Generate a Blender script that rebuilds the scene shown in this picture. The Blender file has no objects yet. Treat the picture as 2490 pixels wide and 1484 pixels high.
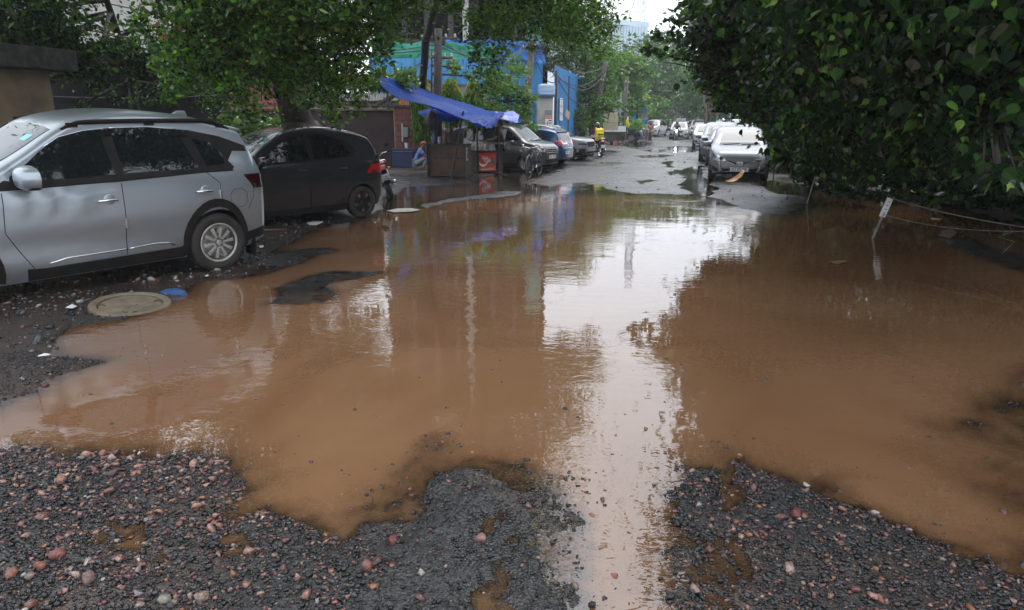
import bpy, bmesh, math, random
import numpy as np
from mathutils import Vector, Matrix, Euler
from mathutils.bvhtree import BVHTree
from mathutils.geometry import delaunay_2d_cdt

random.seed(7)
R = math.radians
# ------------------------------------------------------------------ camera
H = 1.82
PITCH = R(15.2)
F = 1660.0
SP, CP = math.sin(PITCH), math.cos(PITCH)
scene = bpy.context.scene
col = scene.collection
cam_d = bpy.data.cameras.new("camera")
cam_d.lens = 24.0
cam_d.sensor_width = 36.0
cam_d.clip_start = 0.05
cam_d.clip_end = 5000
cam = bpy.data.objects.new("camera", cam_d)
cam.location = (0, 0, H)
cam.rotation_euler = (R(90) - PITCH, 0, 0)
col.objects.link(cam)
scene.camera = cam
# ------------------------------------------------------------------ world
SUN_EL, SUN_AZ = R(62), R(20)
world = bpy.data.worlds.new("World")
scene.world = world
world.use_nodes = True
nt = world.node_tree
nt.nodes.clear()
sky = nt.nodes.new("ShaderNodeTexSky")
sky.sky_type = 'NISHITA'
sky.sun_disc = False
sky.sun_elevation = SUN_EL
sky.sun_rotation = SUN_AZ
sky.dust_density = 6
sky.air_density = 1.0
sky.ozone_density = 1.0
hs = nt.nodes.new("ShaderNodeHueSaturation")
hs.inputs['Saturation'].default_value = 0.22
mx = nt.nodes.new("ShaderNodeMix")
mx.data_type = 'RGBA'
mx.inputs['Factor'].default_value = 0.72
mx.inputs['B'].default_value = (14.0, 15.0, 16.5, 1)
bg = nt.nodes.new("ShaderNodeBackground")
bg.inputs['Strength'].default_value = 0.12
wo = nt.nodes.new("ShaderNodeOutputWorld")
nt.links.new(sky.outputs[0], hs.inputs['Color'])
nt.links.new(hs.outputs[0], mx.inputs['A'])
nt.links.new(mx.outputs['Result'], bg.inputs['Color'])
nt.links.new(bg.outputs[0], wo.inputs['Surface'])
sl = bpy.data.lights.new("sun", 'SUN')
sl.energy = 0.9
sl.angle = R(25)
sl.color = (1.0, 0.97, 0.92)
sun = bpy.data.objects.new("sun", sl)
sun.rotation_euler = (R(90) - SUN_EL, 0, -SUN_AZ + math.pi)
# lamp points down its -Z; aim from the sun's position to the origin
_d = Vector((math.sin(SUN_AZ) * math.cos(SUN_EL), math.cos(SUN_AZ) * math.cos(SUN_EL), math.sin(SUN_EL)))
sun.rotation_euler = _d.to_track_quat('Z', 'Y').to_euler()
sun.location = _d * 50
col.objects.link(sun)
scene.view_settings.view_transform = 'Standard'
scene.view_settings.look = 'None'
scene.view_settings.gamma = 1
scene.view_settings.use_curve_mapping = False
scene.view_settings.exposure = 0.55
scene.render.engine = 'CYCLES'

# ------------------------------------------------------------------ helpers
def P(px, py, z=0.0):
    u = (px - 1245) / F; v = (py - 742) / F
    t = (H - z) / (SP + v * CP)
    return Vector((u * t, (CP - v * SP) * t, z))

def PY(px, py, Y):
    u = (px - 1245) / F; v = (py - 742) / F
    t = Y / (CP - v * SP)
    return Vector((u * t, Y, H - (SP + v * CP) * t))

def tag(o, label=None, cat=None, group=None, kind=None):
    if label: o['label'] = label
    if cat: o['category'] = cat
    if group: o['group'] = group
    if kind: o['kind'] = kind
    return o

def empty(name, loc=(0, 0, 0), rz=0.0, label=None, cat=None, group=None):
    o = bpy.data.objects.new(name, None)
    o.empty_display_size = 0.2
    o.location = loc
    o.rotation_euler = (0, 0, rz)
    col.objects.link(o)
    return tag(o, label, cat, group)

def link_mesh(name, me, m=None, parent=None):
    if m is not None:
        for k in (m if isinstance(m, (list, tuple)) else [m]):
            me.materials.append(k)
    o = bpy.data.objects.new(name, me)
    col.objects.link(o)
    if parent: o.parent = parent
    return o

def np_mesh(name, verts, faces, m=None, parent=None, smooth=False, attrs=None, cols=None):
    """verts (N,3); faces (M,k) array"""
    me = bpy.data.meshes.new(name)
    verts = np.asarray(verts, dtype=np.float32); faces = np.asarray(faces, dtype=np.int32)
    n, k = faces.shape
    me.vertices.add(len(verts)); me.vertices.foreach_set('co', verts.ravel())
    me.loops.add(n * k); me.loops.foreach_set('vertex_index', faces.ravel())
    me.polygons.add(n)
    me.polygons.foreach_set('loop_start', np.arange(0, n * k, k, dtype=np.int32))
    me.polygons.foreach_set('loop_total', np.full(n, k, dtype=np.int32))
    me.update(calc_edges=True)
    if smooth: me.polygons.foreach_set('use_smooth', np.ones(n, dtype=bool))
    for nm, (dom, a) in (attrs or {}).items():
        at = me.attributes.new(nm, 'FLOAT', dom); at.data.foreach_set('value', np.asarray(a, dtype=np.float32))
    for nm, (dom, a) in (cols or {}).items():
        at = me.attributes.new(nm, 'FLOAT_COLOR', dom); at.data.foreach_set('color', np.asarray(a, dtype=np.float32).ravel())
    return link_mesh(name, me, m, parent)

class MB:
    def __init__(s): s.v = []; s.f = []; s.mi = []; s.m = 0
    def add(s, vs, fs):
        b = len(s.v); s.v += [tuple(x) for x in vs]; s.f += [tuple(b + i for i in f) for f in fs]; s.mi += [s.m] * len(fs)
        return s
    def box(s, c, d, rz=0.0, M=None):
        x, y, z = d[0] / 2, d[1] / 2, d[2] / 2
        vs = [Vector(p) for p in ((-x, -y, -z), (x, -y, -z), (x, y, -z), (-x, y, -z), (-x, -y, z), (x, -y, z), (x, y, z), (-x, y, z))]
        T = Matrix.Translation(Vector(c)) @ (M if M is not None else Matrix.Rotation(rz, 4, 'Z'))
        return s.add([T @ p for p in vs], [(0, 3, 2, 1), (4, 5, 6, 7), (0, 1, 5, 4), (1, 2, 6, 5), (2, 3, 7, 6), (3, 0, 4, 7)])
    def tube(s, pts, r, n=8, caps=True):
        pts = [Vector(p) for p in pts]
        if not isinstance(r, (list, tuple)): r = [r] * len(pts)
        rings = []; up = None
        for i, p in enumerate(pts):
            a = pts[max(i - 1, 0)]; b = pts[min(i + 1, len(pts) - 1)]
            t = (b - a); t = t.normalized() if t.length > 1e-9 else Vector((0, 0, 1))
            if up is None:
                up = Vector((0, 0, 1)) if abs(t.z) < 0.9 else Vector((1, 0, 0))
            x = up.cross(t)
            if x.length < 1e-4: x = Vector((1, 0, 0)).cross(t)
            x.normalize(); y = t.cross(x); up = y
            rings.append([p + (x * math.cos(2 * math.pi * k / n) + y * math.sin(2 * math.pi * k / n)) * r[i] for k in range(n)])
        vs = [q for g in rings for q in g]; fs = []
        for i in range(len(pts) - 1):
            for k in range(n):
                fs.append((i * n + k, i * n + (k + 1) % n, (i + 1) * n + (k + 1) % n, (i + 1) * n + k))
        if caps:
            fs.append(tuple(range(n))[::-1]); fs.append(tuple((len(pts) - 1) * n + k for k in range(n)))
        return s.add(vs, fs)
    def lathe(s, prof, n=32, M=None, close=False):
        """prof: list of (r, h) turned about local Z"""
        M = M or Matrix.Identity(4); vs = []; fs = []
        for r, h in prof:
            for k in range(n):
                a = 2 * math.pi * k / n; vs.append(M @ Vector((r * math.cos(a), r * math.sin(a), h)))
        m = len(prof)
        for i in range(m if close else m - 1):
            j = (i + 1) % m
            for k in range(n):
                fs.append((i * n + k, i * n + (k + 1) % n, j * n + (k + 1) % n, j * n + k))
        if not close:
            if prof[0][0] > 1e-5: fs.append(tuple(range(n))[::-1])
            if prof[-1][0] > 1e-5: fs.append(tuple((m - 1) * n + k for k in range(n)))
        return s.add(vs, fs)
    def sphere(s, c, r, n=12, m=8, M=None):
        if not isinstance(r, (tuple, list)): r = (r, r, r)
        vs = []; fs = []
        for i in range(m + 1):
            th = math.pi * i / m
            for k in range(n):
                a = 2 * math.pi * k / n
                p = Vector((r[0] * math.sin(th) * math.cos(a), r[1] * math.sin(th) * math.sin(a), r[2] * math.cos(th)))
                if M is not None: p = M @ p
                vs.append(p + Vector(c))
        for i in range(m):
            for k in range(n):
                fs.append((i * n + k, (i + 1) * n + k, (i + 1) * n + (k + 1) % n, i * n + (k + 1) % n))
        return s.add(vs, fs)
    def prism(s, poly, ax, a, b):
        """extrude 2D polygon; ax = function (u,v,w)->Vector; between w=a and w=b"""
        n = len(poly)
        vs = [ax(u, v, a) for u, v in poly] + [ax(u, v, b) for u, v in poly]
        fs = [tuple(range(n))[::-1], tuple(range(n, 2 * n))] + [(i, (i + 1) % n, n + (i + 1) % n, n + i) for i in range(n)]
        return s.add(vs, fs)
    def build(s, name, m=None, parent=None, smooth=False, bevel=0, sub=0, angle=None):
        me = bpy.data.meshes.new(name)
        me.from_pydata([tuple(p) for p in s.v], [], s.f)
        me.polygons.foreach_set('material_index', s.mi)
        bm = bmesh.new(); bm.from_mesh(me)
        bmesh.ops.recalc_face_normals(bm, faces=bm.faces)
        bm.to_mesh(me); bm.free()
        if smooth: me.polygons.foreach_set('use_smooth', [True] * len(me.polygons))
        if smooth and angle: me.set_sharp_from_angle(angle=angle)
        o = link_mesh(name, me, m, parent)
        if bevel:
            b = o.modifiers.new('bevel', 'BEVEL'); b.width = bevel; b.segments = 2; b.limit_method = 'ANGLE'
            if not smooth:
                me.polygons.foreach_set('use_smooth', [True] * len(me.polygons))
                b.harden_normals = True
        if sub:
            b = o.modifiers.new('subsurf', 'SUBSURF'); b.levels = sub; b.render_levels = sub
        return o

# value noise ------------------------------------------------------
def _h(ix, iy, seed):
    n = (ix * 374761393 + iy * 668265263 + seed * 1442695041) & 0xFFFFFFFF
    n = ((n ^ (n >> 13)) * 1274126177) & 0xFFFFFFFF
    return ((n ^ (n >> 16)) & 0xFFFF) / 65535.0

def vnoise(x, y, seed=0):
    x = np.asarray(x, dtype=np.float64); y = np.asarray(y, dtype=np.float64)
    ix = np.floor(x).astype(np.int64); iy = np.floor(y).astype(np.int64)
    fx = x - ix; fy = y - iy
    fx = fx * fx * (3 - 2 * fx); fy = fy * fy * (3 - 2 * fy)
    a = _h(ix, iy, seed); b = _h(ix + 1, iy, seed); c = _h(ix, iy + 1, seed); d = _h(ix + 1, iy + 1, seed)
    return (a + (b - a) * fx) * (1 - fy) + (c + (d - c) * fx) * fy

def fbm(x, y, oct=4, seed=0, gain=0.5):
    s = 0; a = 1; t = 0
    for i in range(oct):
        s = s + a * vnoise(x * 2 ** i + 17.3 * i, y * 2 ** i - 9.1 * i, seed + i); t += a; a *= gain
    return s / t

# materials --------------------------------------------------------
def pm(name, c1, c2=None, scale=5.0, rough=0.6, r2=None, metal=0.0, bump=0.0, bscale=None, coat=0.0, spec=0.5,
       emit=None, alpha=None, detail=6, trans=0.0, ior=None, lo=0.35, hi=0.65, stretch=None):
    m = bpy.data.materials.new(name); m.use_nodes = True
    t = m.node_tree; b = t.nodes['Principled BSDF']
    b.inputs['Base Color'].default_value = (*c1, 1)
    b.inputs['Roughness'].default_value = rough
    b.inputs['Metallic'].default_value = metal
    b.inputs['Specular IOR Level'].default_value = spec
    b.inputs['Coat Weight'].default_value = coat
    b.inputs['Coat Roughness'].default_value = 0.04
    if ior: b.inputs['IOR'].default_value = ior
    if trans: b.inputs['Transmission Weight'].default_value = trans
    tc = t.nodes.new('ShaderNodeTexCoord')
    src = tc.outputs['Object']
    if stretch:
        mp = t.nodes.new('ShaderNodeMapping'); mp.inputs['Scale'].default_value = stretch
        t.links.new(src, mp.inputs['Vector']); src = mp.outputs[0]
    if c2 is not None or r2 is not None:
        n = t.nodes.new('ShaderNodeTexNoise'); n.inputs['Scale'].default_value = scale; n.inputs['Detail'].default_value = detail
        t.links.new(src, n.inputs['Vector'])
        mr = t.nodes.new('ShaderNodeMapRange'); mr.inputs['From Min'].default_value = lo; mr.inputs['From Max'].default_value = hi
        t.links.new(n.outputs['Fac'], mr.inputs['Value'])
        if c2 is not None:
            mxn = t.nodes.new('ShaderNodeMix'); mxn.data_type = 'RGBA'
            mxn.inputs['A'].default_value = (*c1, 1); mxn.inputs['B'].default_value = (*c2, 1)
            t.links.new(mr.outputs[0], mxn.inputs['Factor']); t.links.new(mxn.outputs['Result'], b.inputs['Base Color'])
        if r2 is not None:
            m2 = t.nodes.new('ShaderNodeMapRange'); m2.inputs['To Min'].default_value = rough; m2.inputs['To Max'].default_value = r2
            t.links.new(mr.outputs[0], m2.inputs['Value']); t.links.new(m2.outputs[0], b.inputs['Roughness'])
    if bump:
        n2 = t.nodes.new('ShaderNodeTexNoise'); n2.inputs['Scale'].default_value = bscale or scale * 4; n2.inputs['Detail'].default_value = 5
        t.links.new(src, n2.inputs['Vector'])
        bp = t.nodes.new('ShaderNodeBump'); bp.inputs['Strength'].default_value = bump; bp.inputs['Distance'].default_value = 0.02
        t.links.new(n2.outputs['Fac'], bp.inputs['Height']); t.links.new(bp.outputs[0], b.inputs['Normal'])
    if emit:
        b.inputs['Emission Color'].default_value = (*emit[0], 1); b.inputs['Emission Strength'].default_value = emit[1]
    return m
# ================================================================== GROUND AND WATER
def Wp(pts): return np.array([tuple(P(x, y))[:2] for x, y in pts])

WATER = [
 # the main flood
 [(-500,1110),(0,1093),(70,1083),(150,1092),(220,1098),(300,1112),(380,1127),(470,1112),(520,1128),(570,1160),(600,1190),(598,1228),
  (640,1262),(700,1285),(770,1308),(840,1322),(866,1312),(880,1280),(925,1238),(985,1212),(1040,1192),(1068,1150),(1110,1128),(1180,1128),
  (1215,1150),(1255,1215),(1285,1300),(1262,1390),(1320,1484),(1340,1650),(1720,1650),(1690,1484),(1660,1400),(1650,1300),(1662,1210),
  (1680,1150),(1742,1150),(1745,1250),(1765,1340),(1815,1390),(1818,1300),(1795,1220),(1782,1165),(1800,1128),(1850,1158),(1950,1188),(2010,1187),
  (2080,1230),(2200,1285),(2300,1325),(2400,1372),(2490,1405),(2900,1500),(4300,1500),(4600,800),(3300,640),(2700,575),(2490,545),(2300,500),(2100,478),
  (1990,470),(1965,497),(1925,524),(1880,522),(1830,513),(1780,492),(1700,475),(1600,471),(1500,473),(1430,475),(1330,480),(1290,477),(1200,487),
  (1130,491),(1060,501),(1010,514),(960,522),(925,520),(900,530),(845,546),(785,543),(745,558),(705,588),(660,606),(640,640),(600,668),(564,673),(506,677),(470,690),
  (446,705),(444,720),(403,727),(350,750),(290,778),(219,784),(154,797),(110,835),(120,870),(230,885),(150,905),(90,930),(0,985),(-500,1020)],
 # dark water before the tea stall
 [(885,534),(925,505),(950,474),(1000,454),(1060,454),(1110,449),(1160,440),(1205,428),(1238,427),(1215,414),(1300,409),(1380,403),
  (1345,417),(1300,432),(1262,441),(1282,447),(1330,453),(1370,448),(1425,444),(1470,458),(1530,470),(1430,480),(1330,486),(1200,494),(1010,525),(925,532)],
 [(1650,418),(1672,408),(1708,402),(1716,430),(1745,462),(1712,478),(1672,468),(1650,455),(1668,440)],
 [(1850,446),(1868,440),(1990,452),(2150,470),(2200,500),(1990,505),(1960,480),(1880,470)],
 [(1455,397),(1480,394),(1512,396),(1505,400),(1475,401)],
 [(1545,380),(1600,376),(1640,379),(1600,384),(1570,384)],
 [(1605,398),(1620,392),(1640,392),(1630,400),(1640,408),(1612,407),(1622,402)],
 [(1545,441),(1580,437),(1592,440),(1570,444),(1560,449)],
 [(1470,349),(1500,345),(1560,343),(1580,350),(1560,358),(1500,356)],
 [(1622,358),(1660,355),(1705,356),(1712,364),(1690,370),(1640,372),(1628,366)],
 [(1455,367),(1490,366),(1500,371),(1470,374)],
 [(1560,366),(1600,363),(1625,366),(1600,371)],
 [(1625,418),(1650,413),(1652,422),(1632,426)],
 [(1420,461),(1445,457),(1460,462),(1440,466)],
 # left foreground mud pockets
 [(510,1330),(570,1320),(650,1335),(600,1370),(540,1365)],
 [(240,1270),(300,1262),(350,1290),(300,1310),(250,1300)],
 [(1150,1330),(1210,1310),(1250,1350),(1240,1440),(1200,1420),(1180,1370)],
 [(1190,1400),(1240,1390),(1250,1450),(1215,1480)],
]
LANDS = [  # (polygon, crest height, ramp)
 ([(600,640),(640,622),(720,606),(800,601),(830,606),(795,622),(720,645),(650,668),(590,672)], 0.004),
 ([(615,745),(655,727),(645,703),(740,668),(810,655),(960,660),(905,676),(815,695),(845,728),(750,743)], 0.001),
 ([(1005,500),(1080,483),(1150,472),(1220,463),(1287,465),(1275,474),(1190,484),(1100,493),(1040,507)], 0.012),
 ([(2262,575),(2310,568),(2400,592),(2520,625),(2700,690),(2700,735),(2490,668),(2400,640),(2320,612)], 0.010),
 ([(1015,1080),(1035,1065),(1062,1062),(1050,1082),(1025,1092)], -0.004),
]
SHALLOW = [ # (polygon, depth, softness m)
 ([(2210,1020),(2330,900),(2600,830),(3200,900),(3200,1500),(2490,1350),(2390,1290),(2260,1180)], 0.0095, 0.30),
 ([(1150,1120),(1300,1140),(1400,1180),(1440,1300),(1450,1500),(1430,1650),(1200,1650),(1200,1200)], 0.0045, 0.05),
 ([(1640,1180),(1700,1140),(1790,1150),(1830,1300),(1830,1500),(1640,1500),(1640,1300)], 0.008, 0.05),
 ([(0,830),(110,830),(240,885),(150,930),(0,1000),(-200,1000)], 0.004, 0.08),
 ([(870,1290),(930,1180),(1010,1090),(1080,1040),(1110,1080),(1060,1160),(960,1240),(900,1300)], 0.010, 0.08),
]

def sdf(X, Y, poly):
    """signed distance, negative inside"""
    n = len(poly); d = np.full(X.shape, 1e9); ins = np.zeros(X.shape, bool)
    for i in range(n):
        ax, ay = poly[i]; bx, by = poly[(i + 1) % n]
        ex, ey = bx - ax, by - ay
        wx, wy = X - ax, Y - ay
        t = np.clip((wx * ex + wy * ey) / (ex * ex + ey * ey + 1e-12), 0, 1)
        dx, dy = wx - ex * t, wy - ey * t
        d = np.minimum(d, dx * dx + dy * dy)
        c = ((ay <= Y) & (by > Y)) | ((by <= Y) & (ay > Y))
        xi = ax + (Y - ay) / (ey if abs(ey) > 1e-12 else 1e-12) * ex
        ins ^= c & (X < xi)
    d = np.sqrt(d)
    return np.where(ins, -d, d)

LOW = [  # (polygon, factor on the height above water, offset)
 ([(1190,1230),(1300,1190),(1440,1190),(1470,1500),(1420,1650),(1230,1650),(1130,1500),(1120,1350)], 0.08, -0.0020),
 ([(230,1180),(520,1230),(640,1300),(560,1400),(300,1380),(180,1300)], 0.25, -0.0012),
 ([(0,1400),(200,1400),(260,1500),(0,1600),(-200,1500)], 0.15, -0.002),
 ([(1640,1180),(1760,1170),(1830,1330),(1830,1500),(1640,1600)], 0.20, -0.0012),
 ([(840,1240),(1010,1200),(1040,1260),(930,1330),(840,1330)], 0.2, -0.002),
 ([(2100,1330),(2300,1400),(2490,1480),(2490,1650),(2200,1600)], 0.35, 0.0),
 ([(1060,1150),(1240,1120),(1240,1180),(1060,1200)], 0.3, 0.0),
]
MHC = P(318, 746)
_LO = [(Wp(p), a, b) for p, a, b in LOW]
_WW = [Wp(p) for p in WATER]; _LL = [(Wp(p), h) for p, h in LANDS]; _SS = [(Wp(p), a, b) for p, a, b in SHALLOW]
def ground_h(X, Y):
    X = np.asarray(X, float); Y = np.asarray(Y, float)
    r = np.hypot(X, Y)
    jit = (fbm(X * 1.7, Y * 1.7, 4, 3) - 0.5) * np.clip(r * 0.022, 0.03, 0.4) + (fbm(X * 11, Y * 11, 3, 9) - 0.5) * 0.07 + (fbm(X * 4.3, Y * 4.3, 3, 19) - 0.5) * 0.17
    s = np.full(X.shape, 1e9)
    sel = (r < 80) & (Y > -2)
    for p in _WW:
        lo = p.min(0) - 3; hi = p.max(0) + 3
        k = sel & (X > lo[0]) & (X < hi[0]) & (Y > lo[1]) & (Y < hi[1])
        if k.any(): s[k] = np.minimum(s[k], sdf(X[k], Y[k], p))
    s = np.clip(s, -3, 3)
    sj = s + jit
    w = np.clip(r / 6, 1.0, 4.0)
    z = np.where(sj > 0, 0.018 * (1 - np.exp(-sj / (0.22 * w))) + 0.03 * (1 - np.exp(-sj / (0.9 * w))), -0.020 * (1 - np.exp(sj / (0.30 * w))) - 0.06 * (1 - np.exp(sj / (0.7 * w))))
    for p, fa, of in _LO:
        m = np.clip(0.5 - (sdf(X, Y, p) + jit) / 0.16, 0, 1) * (z > 0)
        z = z * (1 - m) + (z * fa + of + (fbm(X * 6.5, Y * 4.5, 3, 41) - 0.5) * 0.030) * m
    dm = np.hypot(X - MHC.x, Y - MHC.y); z = np.where(dm < .41, np.minimum(z, -.012), z)
    for p, dep, soft in _SS:
        sd = sdf(X, Y, p) + jit
        m = np.clip(0.5 - sd / (2 * soft), 0, 1)
        z = np.where(z < -dep, z * (1 - m) + (-dep) * m, z)
    for p, hh in _LL:
        sd = sdf(X, Y, p) + jit * 0.6
        m = np.clip(0.5 - sd / (0.16 * w), 0, 1)
        z = np.maximum(z, z * (1 - m) + (hh + (fbm(X * 3.5, Y * 6.5, 3, 43) - 0.5) * 0.034) * m)
    amp = np.clip(6.0 / (r + 1e-3), 0.25, 1.0)
    z = z + ((fbm(X * 3.1, Y * 3.1, 3, 21) - 0.5) * 0.022 + (fbm(X * 17, Y * 17, 3, 33) - 0.5) * 0.012) * amp
    z = z + (vnoise(X * 60, Y * 60, 5) - 0.5) * 0.004 * np.clip(4 / (r + .1), 0, 1)
    # banks: the parking strip on the left climbs gently, the verge on the right too
    z = z + 0.06 * np.clip((-X - 3.2 - 0.10 * Y * 0) / 3, 0, 1) * (sj > 0)
    return z, s

def polar(az, rr):
    A, Rr = np.meshgrid(az, rr)
    return (np.sin(A) * Rr), (np.cos(A) * Rr)

def grid_faces(nr, na, wrap=False):
    i = np.arange(nr - 1)[:, None]; j = np.arange(na if wrap else na - 1)[None, :]
    j2 = (j + 1) % na
    return np.stack([i * na + j, i * na + j2, (i + 1) * na + j2, (i + 1) * na + j], -1).reshape(-1, 4)

az = np.concatenate([np.linspace(-48, 48, 900), np.linspace(50, 310, 66)]) * math.pi / 180
rr = np.concatenate([np.geomspace(1.2, 45, 470), np.geomspace(46, 2500, 60)])
GX, GY = polar(az, rr)
GZ, GS = ground_h(GX, GY)
gf = grid_faces(len(rr), len(az), True)
verts = np.stack([GX, GY, GZ], -1).reshape(-1, 3)
verts = np.vstack([verts, [[0, 0, 0.03]]])
# attributes: kind of surface
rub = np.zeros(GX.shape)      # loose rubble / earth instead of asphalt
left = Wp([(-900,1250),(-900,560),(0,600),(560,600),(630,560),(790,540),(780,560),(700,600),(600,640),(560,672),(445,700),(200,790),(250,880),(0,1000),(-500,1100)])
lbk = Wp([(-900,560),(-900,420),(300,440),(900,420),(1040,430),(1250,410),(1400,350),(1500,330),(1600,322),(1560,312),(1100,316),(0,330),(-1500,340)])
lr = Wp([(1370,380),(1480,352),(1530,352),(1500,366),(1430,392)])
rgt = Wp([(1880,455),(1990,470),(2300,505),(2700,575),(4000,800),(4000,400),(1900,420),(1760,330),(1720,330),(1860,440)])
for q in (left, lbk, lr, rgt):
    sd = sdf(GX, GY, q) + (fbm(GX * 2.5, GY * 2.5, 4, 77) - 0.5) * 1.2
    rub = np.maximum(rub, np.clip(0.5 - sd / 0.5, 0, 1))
wet = np.clip(1 - (GZ - 0.0) / 0.03, 0, 1)
wetn = fbm(GX * 0.6, GY * 0.6, 4, 12)
wet = np.clip(np.maximum(wet, (wetn - 0.42) * 4), 0, 1)
def nt_new(name):
    m = bpy.data.materials.new(name); m.use_nodes = True
    return m, m.node_tree, m.node_tree.nodes['Principled BSDF']
def N(t, kind, **kw):
    n = t.nodes.new(kind)
    for k, v in kw.items():
        if k in n.inputs: n.inputs[k].default_value = v
        else: setattr(n, k, v)
    return n

mg, t, b = nt_new('wet_asphalt_and_rubble')
tc = N(t, 'ShaderNodeTexCoord')
fine = N(t, 'ShaderNodeTexNoise', Scale=55.0, Detail=6.0, Roughness=0.7)
vor = N(t, 'ShaderNodeTexVoronoi', Scale=75.0)
big = N(t, 'ShaderNodeTexNoise', Scale=1.1, Detail=8.0, Roughness=0.65)
for n in (fine, vor, big): t.links.new(tc.outputs['Object'], n.inputs['Vector'])
ramp = N(t, 'ShaderNodeValToRGB')
e = ramp.color_ramp.elements
e[0].position = 0.30; e[0].color = (0.008, 0.008, 0.009, 1)
e[1].position = 0.78; e[1].color = (0.060, 0.058, 0.058, 1)
x = ramp.color_ramp.elements.new(0.52); x.color = (0.020, 0.0195, 0.020, 1)
t.links.new(fine.outputs['Fac'], ramp.inputs['Fac'])
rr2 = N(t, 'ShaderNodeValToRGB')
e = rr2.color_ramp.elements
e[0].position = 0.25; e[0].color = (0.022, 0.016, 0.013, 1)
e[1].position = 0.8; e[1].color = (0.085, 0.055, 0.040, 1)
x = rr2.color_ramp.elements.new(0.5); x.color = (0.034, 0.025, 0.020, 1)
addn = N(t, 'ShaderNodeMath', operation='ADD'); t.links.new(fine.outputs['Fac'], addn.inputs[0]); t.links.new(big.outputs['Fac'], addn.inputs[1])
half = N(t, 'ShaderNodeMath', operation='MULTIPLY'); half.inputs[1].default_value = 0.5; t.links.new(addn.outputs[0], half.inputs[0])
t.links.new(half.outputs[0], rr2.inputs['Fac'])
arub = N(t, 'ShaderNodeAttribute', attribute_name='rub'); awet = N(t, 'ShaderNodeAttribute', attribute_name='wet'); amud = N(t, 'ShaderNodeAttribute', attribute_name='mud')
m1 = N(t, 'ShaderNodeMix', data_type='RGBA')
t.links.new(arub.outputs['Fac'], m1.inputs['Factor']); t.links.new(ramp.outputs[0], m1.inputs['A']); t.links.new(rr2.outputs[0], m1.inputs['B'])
m2 = N(t, 'ShaderNodeMix', data_type='RGBA'); m2.inputs['B'].default_value = (0.12, 0.07, 0.04, 1)
t.links.new(amud.outputs['Fac'], m2.inputs['Factor']); t.links.new(m1.outputs['Result'], m2.inputs['A'])
t.links.new(m2.outputs['Result'], b.inputs['Base Color'])
mr = N(t, 'ShaderNodeMapRange'); mr.inputs['To Min'].default_value = 0.52; mr.inputs['To Max'].default_value = 0.2
t.links.new(awet.outputs['Fac'], mr.inputs['Value'])
rv = N(t, 'ShaderNodeMath', operation='MULTIPLY_ADD'); rv.inputs[1].default_value = 0.35
sub = N(t, 'ShaderNodeMath', operation='SUBTRACT'); sub.inputs[1].default_value = 0.5
t.links.new(big.outputs['Fac'], sub.inputs[0]); t.links.new(sub.outputs[0], rv.inputs[0]); t.links.new(mr.outputs[0], rv.inputs[2])
t.links.new(rv.outputs[0], b.inputs['Roughness'])
b.inputs['Specular IOR Level'].default_value = 0.5
bp = N(t, 'ShaderNodeBump', Strength=0.55, Distance=0.008)
hsum = N(t, 'ShaderNodeMath', operation='SUBTRACT'); t.links.new(fine.outputs['Fac'], hsum.inputs[0]); t.links.new(vor.outputs['Distance'], hsum.inputs[1])
t.links.new(hsum.outputs[0], bp.inputs['Height']); t.links.new(bp.outputs[0], b.inputs['Normal'])
MAT_GROUND = mg
mud = np.clip(fbm(GX * 1.3, GY * 1.3, 4, 51) * 2.4 - 1.1, 0, 1) * np.clip(1 - GZ / 0.03, 0, 1) * 0.7
z1 = lambda a: np.append(a.reshape(-1), 0.5)
ctr = len(verts) - 1
fan = np.array([[ctr, (j + 1) % len(az), j, j] for j in range(len(az))])
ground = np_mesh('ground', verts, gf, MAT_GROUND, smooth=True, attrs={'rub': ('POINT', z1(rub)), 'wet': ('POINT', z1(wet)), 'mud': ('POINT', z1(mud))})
tag(ground, kind='structure')

# water
wa = np.linspace(-50, 60, 620) * math.pi / 180
wr = np.geomspace(1.3, 90, 420)
WX, WY = polar(wa, wr)
WZ, WS = ground_h(WX, WY)
murk = 1 - np.exp(-np.clip(-WZ, 0, 1) / 0.016)
murk = np.clip(murk * 1.03, 0, 0.985)
keep = WZ < 0.02
wf = grid_faces(len(wr), len(wa))
kf = keep.reshape(-1)[wf].any(1)
wf = wf[kf]
dark = np.clip((WX * 0 + WY - 9) / 9, 0, 1)
mw = bpy.data.materials.new('muddy_flood_water'); mw.use_nodes = True
t = mw.node_tree; t.nodes.clear()
out = N(t, 'ShaderNodeOutputMaterial')
tc = N(t, 'ShaderNodeTexCoord')
am = N(t, 'ShaderNodeAttribute', attribute_name='murk')
dif = N(t, 'ShaderNodeBsdfDiffuse'); 
cn = N(t, 'ShaderNodeTexNoise', Scale=0.45, Detail=6.0); cn.inputs['Distortion'].default_value = 1.3
t.links.new(tc.outputs['Object'], cn.inputs['Vector'])
cm = N(t, 'ShaderNodeMix', data_type='RGBA'); cm.inputs['A'].default_value = (0.160, 0.080, 0.040, 1); cm.inputs['B'].default_value = (0.206, 0.112, 0.059, 1)
cmr = N(t, 'ShaderNodeMapRange'); cmr.inputs['From Min'].default_value = 0.35; cmr.inputs['From Max'].default_value = 0.65
t.links.new(cn.outputs['Fac'], cmr.inputs['Value']); t.links.new(cmr.outputs[0], cm.inputs['Factor'])
amb = N(t, 'ShaderNodeAttribute', attribute_name='brown')
cm2 = N(t, 'ShaderNodeMix', data_type='RGBA'); cm2.inputs['A'].default_value = (0.045, 0.032, 0.024, 1)
t.links.new(amb.outputs['Fac'], cm2.inputs['Factor']); t.links.new(cm.outputs['Result'], cm2.inputs['B'])
t.links.new(cm2.outputs['Result'], dif.inputs['Color'])
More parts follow.
